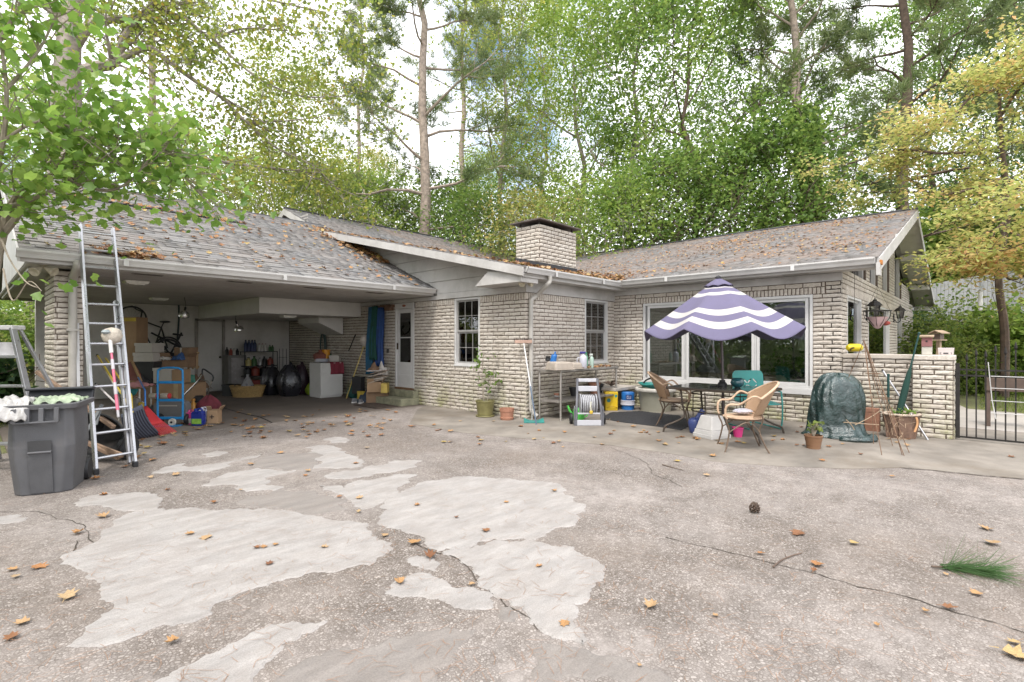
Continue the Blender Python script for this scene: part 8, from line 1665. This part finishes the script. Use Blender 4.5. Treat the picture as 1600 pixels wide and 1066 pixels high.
# small things heaped in the left pile and along the right wall
JN = dict(k=P('j_black', (.03, .03, .032), .6), b=P('j_brown', (.18, .11, .07), .8), w=P('j_white', (.45, .42, .39), .6), r=P('j_red', (.28, .05, .04), .6), g=P('j_green', (.06, .16, .08), .6), u=P('j_blue', (.04, .09, .22), .5), y=P('j_yellow', (.45, .33, .05), .6), s=P('j_grey', (.22, .21, .20), .6))
for lab, kind, px, py, dd, w_, h_, c_ in (
 ('black boot-shaped bundle on the dark carton', 'bun', 222, 600, 10.5, .34, .22, 'k'), ('brown leather bag on the pile beside the crate', 'bun', 198, 603, 10.3, .30, .26, 'b'), ('grey tin beside the framed board', 'can', 214, 640, 9.3, .12, .20, 's'), ('yellow tin low on the pile', 'can', 221, 641, 9.2, .10, .14, 'y'),
 ('black bucket behind the small side stand', 'can', 214, 652, 9.6, .26, .26, 'k'), ('dark bundle behind the red rake', 'bun', 234, 655, 9.5, .36, .24, 'k'), ('brown paper bundle behind the amber bottle', 'bun', 290, 650, 9.9, .34, .26, 'b'), ('blue bundle on the open brown carton', 'bun', 280, 562, 10.9, .24, .16, 'u'),
 ('white bundle on the open brown carton', 'bun', 258, 562, 10.9, .26, .12, 'w'), ('brown bundle against the back door casing', 'bun', 312, 607, 12.5, .42, .40, 'b'), ('red box under the bottle shelf', 'box', 402, 606, 14.3, .30, .22, 'r'), ('black case left of the wicker basket', 'box', 362, 617, 13.6, .38, .30, 'k'),
 ('grey bucket behind the fridge', 'can', 528, 611, 14.4, .3, .36, 's'), ('dark bundle under the hanging hose loops', 'bun', 510, 612, 14.0, .42, .46, 'k'), ('green tin on the grey cabinet', 'can', 514, 563, 14.4, .14, .18, 'g'), ('red bundle on the grey cabinet end', 'bun', 524, 563, 14.4, .22, .2, 'r'),
 ('black box between fridge and mop', 'box', 560, 615, 12.7, .26, .42, 'k'), ('yellow box on the floor by the mop', 'box', 566, 622, 12.4, .2, .24, 'y'), ('brown bundle on the newspaper heap', 'bun', 586, 580, 12.1, .34, .2, 'b'), ('white folded sack against the wall above the newspapers', 'bun', 598, 585, 12.0, .22, .3, 'w')):
    c = D(px, py, dd); g = G(px, py)
    if c.z < .12: c.z = .003
    p = E({'bun': 'bundle', 'can': 'tin', 'box': 'small_box'}[kind], lab, {'bun': 'bundle', 'can': 'tin', 'box': 'box'}[kind], tuple(c), CAMR + U(-.3, .3)); m_ = JN[c_]
    if kind == 'bun': MB().sheet(crumple(w_, w_ * .8, h_, 0, int(px)), 16, 16).build('cloth', m_, p, smooth=True, solid=.01); MB().ball((0, 0, h_ * .3), w_ * .3, 10, 6, (1, .8, h_ / w_), .1).build('filling', m_, p, smooth=True)
    elif kind == 'can': MB().lathe([(w_ * .45, 0), (w_ * .5, h_ * .95), (w_ * .52, h_), (w_ * .45, h_), (w_ * .4, .02)], 16, cap1=False).build('body', m_, p, smooth=True); MB().tube(curve([(-w_ * .5, 0, h_ * .9), (0, -w_ * .2, h_ * 1.2), (w_ * .5, 0, h_ * .9)], 4), .006, 5).build('handle', MATS['axle_steel'], p)
    else: MB().box((0, 0, h_ / 2), (w_, w_ * .7, h_)).build('body', m_, p, bev=.008); MB().box((0, 0, h_ - .02), (w_ * 1.03, w_ * .73, .04)).build('lid', m_, p, bev=.004)
# black cable on the floor
p = E('floor_cable', 'thin black cable lying across the carport floor', 'cable', (4.2, 11.0, 0), 0); MB().tube(curve([G(x, y) - Vector((4.2, 11, 0)) + Vector((0, 0, .008)) for x, y in ((338, 634), (360, 641), (385, 648), (405, 652), (425, 661))], 5), .007, 5).build('cable', BLK, p, smooth=True)
# ---- inside the picture window
p = E('sofa', 'tan rolled-back sofa seen inside the picture window', 'sofa', (XC + .75, 3.95, .142), 0); SF = P('sofa_tan', (.30, .23, .13), .9, nv=.15, ns=4, bump=.2)
MB().box((0, 0, .33), (.25, 2.3, .62)).build('back', SF, p, bev=.10); MB().box((.35, 0, .20), (.6, 2.1, .38)).build('seat', SF, p, bev=.06)
for s in (-1, 1): MB().box((.3, s * 1.15, .27), (.75, .22, .5)).build('arm', SF, p, bev=.08)
p = E('table_lamp', 'pale shaded table lamp seen at the right of the picture window', 'lamp', (XC + 1.0, 2.42, .142), 0); MB().lathe([(.2, 0), (.2, .03), (.05, .05), (.04, .55), (.1, .7), (.08, .95), (.03, 1.05), (.02, 1.25)], 16).build('stand', P('lamp_base', (.2, .14, .1), .5), p, smooth=True); MB().lathe([(.24, 1.15), (.19, 1.6)], 24, cap0=False, cap1=False).build('shade', P('lamp_shade', (.62, .60, .50), .9), p, smooth=True)
p = E('house_plant', 'leafy house plant seen behind the right window light', 'plant', (XC + 1.5, 2.95, .142), 0); MB().lathe([(.13, 0), (.17, .3), (.15, .3)], 16).build('pot', P('plant_pot', (.4, .37, .36), .6), p, smooth=True); q = rs.normal(size=(420, 3)) * np.array([.2, .2, .17]) + np.array([0, 0, .72]); crown_obj('leaves', [leaves(q, .11, DIA, .5)], LM['dark'], p)

# ================================================================== fallen leaves, needles, twigs, cone
def fallen_mat():
    mt, t, n, l, b = _nodes('fallen_leaf'); oi = n.new('ShaderNodeObjectInfo'); g = n.new('ShaderNodeNewGeometry')
    ri = n.new('ShaderNodeMath'); ri.operation = 'ADD'; l.new(g.outputs['Random Per Island'], ri.inputs[0]); l.new(oi.outputs['Random'], ri.inputs[1]); fr_ = n.new('ShaderNodeMath'); fr_.operation = 'FRACT'; l.new(ri.outputs[0], fr_.inputs[0])
    c = _ramp(n, l, fr_.outputs[0], [(0, (.15, .06, .025)), (.3, (.30, .135, .045)), (.6, (.36, .20, .08)), (.85, (.36, .25, .14)), (1, (.38, .27, .06))])
    sp_n = _ramp(n, l, _noise(n, l, n.new('ShaderNodeTexCoord').outputs['Object'], 22, 4, .7), [(.3, .6), (.7, 1.15)]); c = _mix(n, l, 1.0, c, sp_n, 'MULTIPLY')
    l.new(c, b.inputs['Base Color']); b.inputs['Roughness'].default_value = .7; return mt
FLM = fallen_mat()
OUT = [(0, -.02), (.10, -.05), (.30, -.42), (.42, -.30), (.62, -.52), (.66, -.20), (1.0, -.16), (.86, 0), (1.0, .16), (.66, .20), (.62, .52), (.42, .30), (.30, .42), (.10, .05), (0, .02)]
def leaf_mesh(seed):
    r = random.Random(seed); k = r.uniform(.25, 1.1); tw = r.uniform(-.5, .5); V = [(-.25, 0, .03), (.0, .0, .0)]; pts = [(x, y) for x, y in OUT]; cx_ = .48
    def lift(x, y): return .02 + k * (y * y) * .9 + r.uniform(0, .05) + abs(x - .45) ** 2 * .35 * k + tw * (x - .45) * y * .8
    vs = [(x, y * (1 - .3 * k * abs(y)), max(0, lift(x, y))) for x, y in pts]; mid = [(.25, 0, .015), (.5, 0, .01), (.8, 0, .03)]; n = len(vs); V = vs + mid; f = []
    def near(x): return n + (0 if x < .38 else (1 if x < .66 else 2))
    for i in range(n - 1):
        a, b = near(pts[i][0]), near(pts[i + 1][0]); f.append((i, i + 1, b)) if a == b else f.append((i, i + 1, b, a))
    V += [(-.28, .008, .06), (-.28, -.008, .06)]; f.append((0, n - 1, n + 3, n + 4))
    me = bpy.data.meshes.new('fallen_leaf'); me.from_pydata(V, [], f); me.update(); me.materials.append(FLM); return me, V, f
LME = [leaf_mesh(s) for s in range(9)]
NLF = [0]
def drop_leaf(p, size, rz=None, label=None, grp=None):
    k = random.randrange(9); o = bpy.data.objects.new('fallen_leaf', LME[k][0]); COL.objects.link(o); o.location = p; o.scale = (size,) * 3; o.rotation_euler = (U(-.12, .12), U(-.12, .12), U(0, 6.28) if rz is None else rz)
    tag(o, label or 'dry curled tan leaf lying on the driveway', 'leaf', grp or 'fallen leaves on the driveway'); NLF[0] += 1; return o
TRL = [(164,811,24),(128,831,20),(305,834,16),(326,838,22),(655,846,26),(672,877,26),(622,907,24),(743,914,14),(886,972,22),(837,889,14),(760,828,18),(787,787,10),(713,809,10),(657,790,12),(862,768,12),(1012,955,30),(1252,832,26),(1337,849,18),(1182,866,14),(1276,880,24),(1270,896,14),(1372,982,12),(1543,831,24),(1552,848,28),(1535,930,22),(1470,950,24),(1449,956,14),(1560,1020,44),(1596,1008,22),(1114,965,12),(1480,902,10),(1107,713,14),(1064,722,12),(940,696,10),(1290,722,12),(1110,745,12),(1000,1040,10),(48,888,26),(25,893,18),(30,900,16),(100,942,32),(48,974,24),(280,1000,24),(12,1005,26),(418,886,16),(412,859,14),(500,857,14),(396,857,14),(434,851,12),(555,781,14),(525,778,10),(484,738,12),(475,743,10),(397,726,12),(200,713,20),(215,717,14),(233,722,12),(270,745,14),(159,748,16),(231,747,12),(170,774,14),(334,788,14),(377,768,8),(257,768,10),(605,836,14),(560,803,10),(551,726,10),(575,700,10),(640,668,12),(700,676,12),(1388,745,10),(1445,683,10),(1575,715,12),(1030,691,14),(1044,697,12),(1060,684,12),(1092,687,12),(1125,693,12),(1085,672,10),(1205,690,8),(1242,697,8),(985,668,10),(950,680,10),(925,684,8),(1300,700,10),(1325,690,12),(1345,710,10)]
for px, py, w_ in TRL:
    g = G(px, py); onp = any(a[4] is PWH and inside(Vector((px, py)), [Vector((a[2] + x / a[1], a[3] + y / a[1])) for x, y in a[5]]) for a in PATCHES)
    sz = 'large' if w_ * dep(g) > 95 else 'small'; where = 'on a pale cement patch of the driveway' if onp else ('on the dark grit of the driveway' if py > 705 else 'on the smooth concrete before the house')
    drop_leaf(g + Vector((0, 0, .010)), w_ * dep(g) / F * .95, label='%s dry curled leaf lying %s' % (sz, where), grp='%s leaves %s' % (sz, where))
for k in range(130):                                     # drift along the mouth of the carport
    t = rnd(); px = 190 + 430 * t ** 1.2; py = 690 - 22 * t + random.gauss(0, 12) - (18 * rnd() if t > .2 else 0); py = max(py, 642); g = G(px, py); drop_leaf(g + Vector((0, 0, .008 + .01 * rnd())), U(.07, .13), label='dry curled leaf in the drift at the carport mouth', grp='leaves drifted at the carport mouth')
for k in range(60):                                      # along the house wall and table
    px = U(630, 1480); g = G(px, U(656, 700)); drop_leaf(g + Vector((0, 0, .008)), U(.05, .11), label='small dry leaf scattered near the house wall', grp='leaves near the house wall')
def leaf_heap(name, label, pts, size, parent=None, tilt=None):
    V = []; f = []
    for p in pts:
        me, vv, ff = LME[random.randrange(9)]; s = size * U(.6, 1.25); M_ = Matrix.Translation(p) @ (tilt if tilt is not None else Matrix.Identity(4)) @ Euler((U(-.5, .5), U(-.5, .5), U(0, 6.28))).to_matrix().to_4x4() @ Matrix.Scale(s, 4); k = len(V); V += [tuple(M_ @ Vector(v)) for v in vv]; f += [tuple(i + k for i in q) for q in ff]
    me = bpy.data.meshes.new(name); me.from_pydata(V, [], f); me.update(); me.materials.append(FLM); o = bpy.data.objects.new(name, me); COL.objects.link(o); tag(o, label, 'leaves', kind='stuff'); return o
ctilt = Matrix.Rotation(math.atan(CSL), 4, 'X')
pts = []
for k in range(420): u = U(0, 1) ** .8; y = 13.7 - 3.2 * u; x = XA - .12 - abs(random.gauss(0, .22 + .25 * (1 - u))) ; pts.append(Vector((x, y, cz(y) + .03 + .05 * rnd())))
leaf_heap('leaf_drift', 'drift of dry leaves in the valley between carport and main roof', pts, .11, tilt=ctilt)
pts = []
for k in range(330): x = U(.7, XA - .3); y = CE + .1 + (CRY - CE - .2) * rnd(); pts.append(Vector((x, y, cz(y) + .025)))
for k in range(170): x = U(1.3, 4.4); y = 12.52 - abs(random.gauss(0, .05)) + .12 * rnd(); pts.append(Vector((x, y + .05, cz(y + .05) + .03)))
for k in range(130): x = random.gauss(1.55, .28); y = CE + .05 + abs(random.gauss(0, .14)); pts.append(Vector((x, y, cz(y) + .03)))
leaf_heap('roof_leaves', 'dry leaves scattered over the carport shingles', pts, .10, tilt=ctilt)
pts = []
for k in range(420): x = U(6.7, 10.6); y = MY0 + .05 + abs(random.gauss(0, .35)); pts.append(Vector((x, y, max(main_z(y), wing_z(x) if x > RX0 else 0) + .025)))
for k in range(260): t = rnd() ** 1.4; x = RX0 + 3.2 * t + random.gauss(0, .12); y = MY0 + (x - RX0) * RSL / MSL + random.gauss(0, .15); pts.append(Vector((x, y, max(main_z(y), wing_z(x)) + .03)))
for k in range(240): y = U(MY0, 13.5); pts.append(Vector((6.68 + abs(random.gauss(0, .3)), y, main_z(y) + .025)))
leaf_heap('roof_leaves', 'leaves gathered along the gutter and valley of the main roof', pts, .09, tilt=Matrix.Rotation(math.atan(MSL), 4, 'X'))
pts = []
cl = [(U(RX0 + .2, RIDX - .5), U(WY0 + .3, 9)) for _ in range(26)]
for k in range(2000):
    if k % 3: c = random.choice(cl); x, y = c[0] + random.gauss(0, .25), c[1] + random.gauss(0, .55)
    else: x, y = U(RX0 + .1, RIDX), U(WY0, 10)
    if RX0 < x < RIDX and y > WY0 and wing_z(x) > (main_z(y) if y > MY0 else 0): pts.append(Vector((x, y, wing_z(x) + .022)))
leaf_heap('roof_leaves', 'brown leaf and needle litter over the right roof slope', pts, .06, tilt=Matrix.Rotation(-math.atan(RSL), 4, 'Y'))
pts = [Vector((U(TX0 + .7, TX1 - .2), TY0 + .02 + .25 * rnd(), TZ + .012)) for _ in range(60)]; leaf_heap('table_leaves', 'dry leaves strewn over the steel work table', pts, .07)
# pine needles strewn about
n_ = 1900; px_ = rs.rand(n_) * 1700 - 50; py_ = 660 + 420 * rs.rand(n_) ** 1.25
gp2 = np.array([list(G(a, b)) for a, b in zip(px_, py_)]); gp2[:, 2] = .010 + rs.rand(n_) * .004
cl_ = rs.randint(0, n_, n_); mix_ = rs.rand(n_) < .3; gp2[mix_] = gp2[cl_[mix_] % 90] + rs.normal(size=(mix_.sum(), 3)) * np.array([.12, .12, 0])
an_ = rs.rand(n_) * 6.283; dv = np.stack([np.cos(an_), np.sin(an_), np.zeros(n_)], 1) * (.05 + .07 * rs.rand(n_))[:, None]; pv = np.stack([-dv[:, 1], dv[:, 0], dv[:, 2]], 1); pv = pv / np.linalg.norm(pv, axis=1, keepdims=True) * .0009
bow = pv / .0009 * (rs.normal(size=(n_, 1)) * .012)
Vn = np.stack([gp2 - pv, gp2 + pv, gp2 + dv * .5 + bow + pv, gp2 + dv * .5 + bow - pv, gp2 + dv + pv * .4, gp2 + dv - pv * .4], 1).reshape(-1, 3); b6 = np.arange(n_)[:, None] * 6
Qn = np.concatenate([b6 + np.array([[0, 1, 2, 3]]), b6 + np.array([[3, 2, 4, 5]])]); nd = npmesh('pine_needles', Vn, Qn, P('dead_needle', (.26, .14, .075), .8, nv=.3)); tag(nd, 'rusty pine needles strewn over the driveway', 'needles', kind='stuff')
# green pine bough, cone, twigs
pbo = E('pine_bough', 'fresh green pine bough lying on the driveway', 'bough', tuple(G(1490, 893)), 0); o_ = Vector(pbo.location); st_ = curve([G(1455, 888) - o_ + Vector((0, 0, .012)), G(1490, 892) - o_ + Vector((0, 0, .02)), G(1540, 900) - o_ + Vector((0, 0, .03))], 5); MB().tube(st_, .006, 6).build('twig', BARKD, pbo)
sp2 = np.array([list(st_[rs.randint(3, len(st_))]) for _ in range(520)]); dmain = np.array(list((st_[-1] - st_[0]).normalized())); V_, Q_ = leaves(sp2 + rs.normal(size=sp2.shape) * .008, .17, NEED, .2, dirs=np.tile(dmain * 2.2, (520, 1)), flat=.02); V_[:, 2] = np.maximum(V_[:, 2], .006); crown_obj('needles', [(V_, Q_)], leafmat('fresh_needle', [(0, (.06, .14, .045)), (1, (.17, .28, .11))]), pbo)
pc_ = E('pine_cone', 'dark pine cone standing on the driveway', 'pine cone', tuple(G(1179, 801)), 0); CN = P('cone_brown', (.075, .05, .035), .85, nv=.4, ns=20); MB().lathe([(.008, .0), (.018, .02), (.014, .06), (.004, .085)], 10).build('core', CN, pc_)
for k in range(46): t = k / 46; a = k * 2.4; r_ = .034 * math.sin(math.pi * (.22 + .7 * t)) + .004; c = Vector((r_ * math.cos(a), r_ * math.sin(a), .008 + .075 * t)); MB().box(c, (.016, .012, .006), rot=(0, -.5, 0), T=None).build('scale', CN, pc_)
for lab, pts in (('bent dark twig lying on the right of the driveway', ((1208, 888), (1220, 878), (1238, 870), (1253, 866))), ('short black twig lying before the patio table', ((1035, 727), (1048, 731), (1068, 736)))):
    p = E('fallen_twig', lab, 'twig', tuple(G(*pts[1])), 0); o_ = Vector(p.location); q = curve([G(*a) - o_ + Vector((0, 0, .008)) for a in pts], 4); MB().tube(q, [.006 - .003 * i / len(q) for i in range(len(q))], 6).build('stem', BARKD, p); MB().tube([q[len(q) // 2], q[len(q) // 2] + Vector((.04, .02, .01))], .003, 5).build('side_twig', BARKD, p)
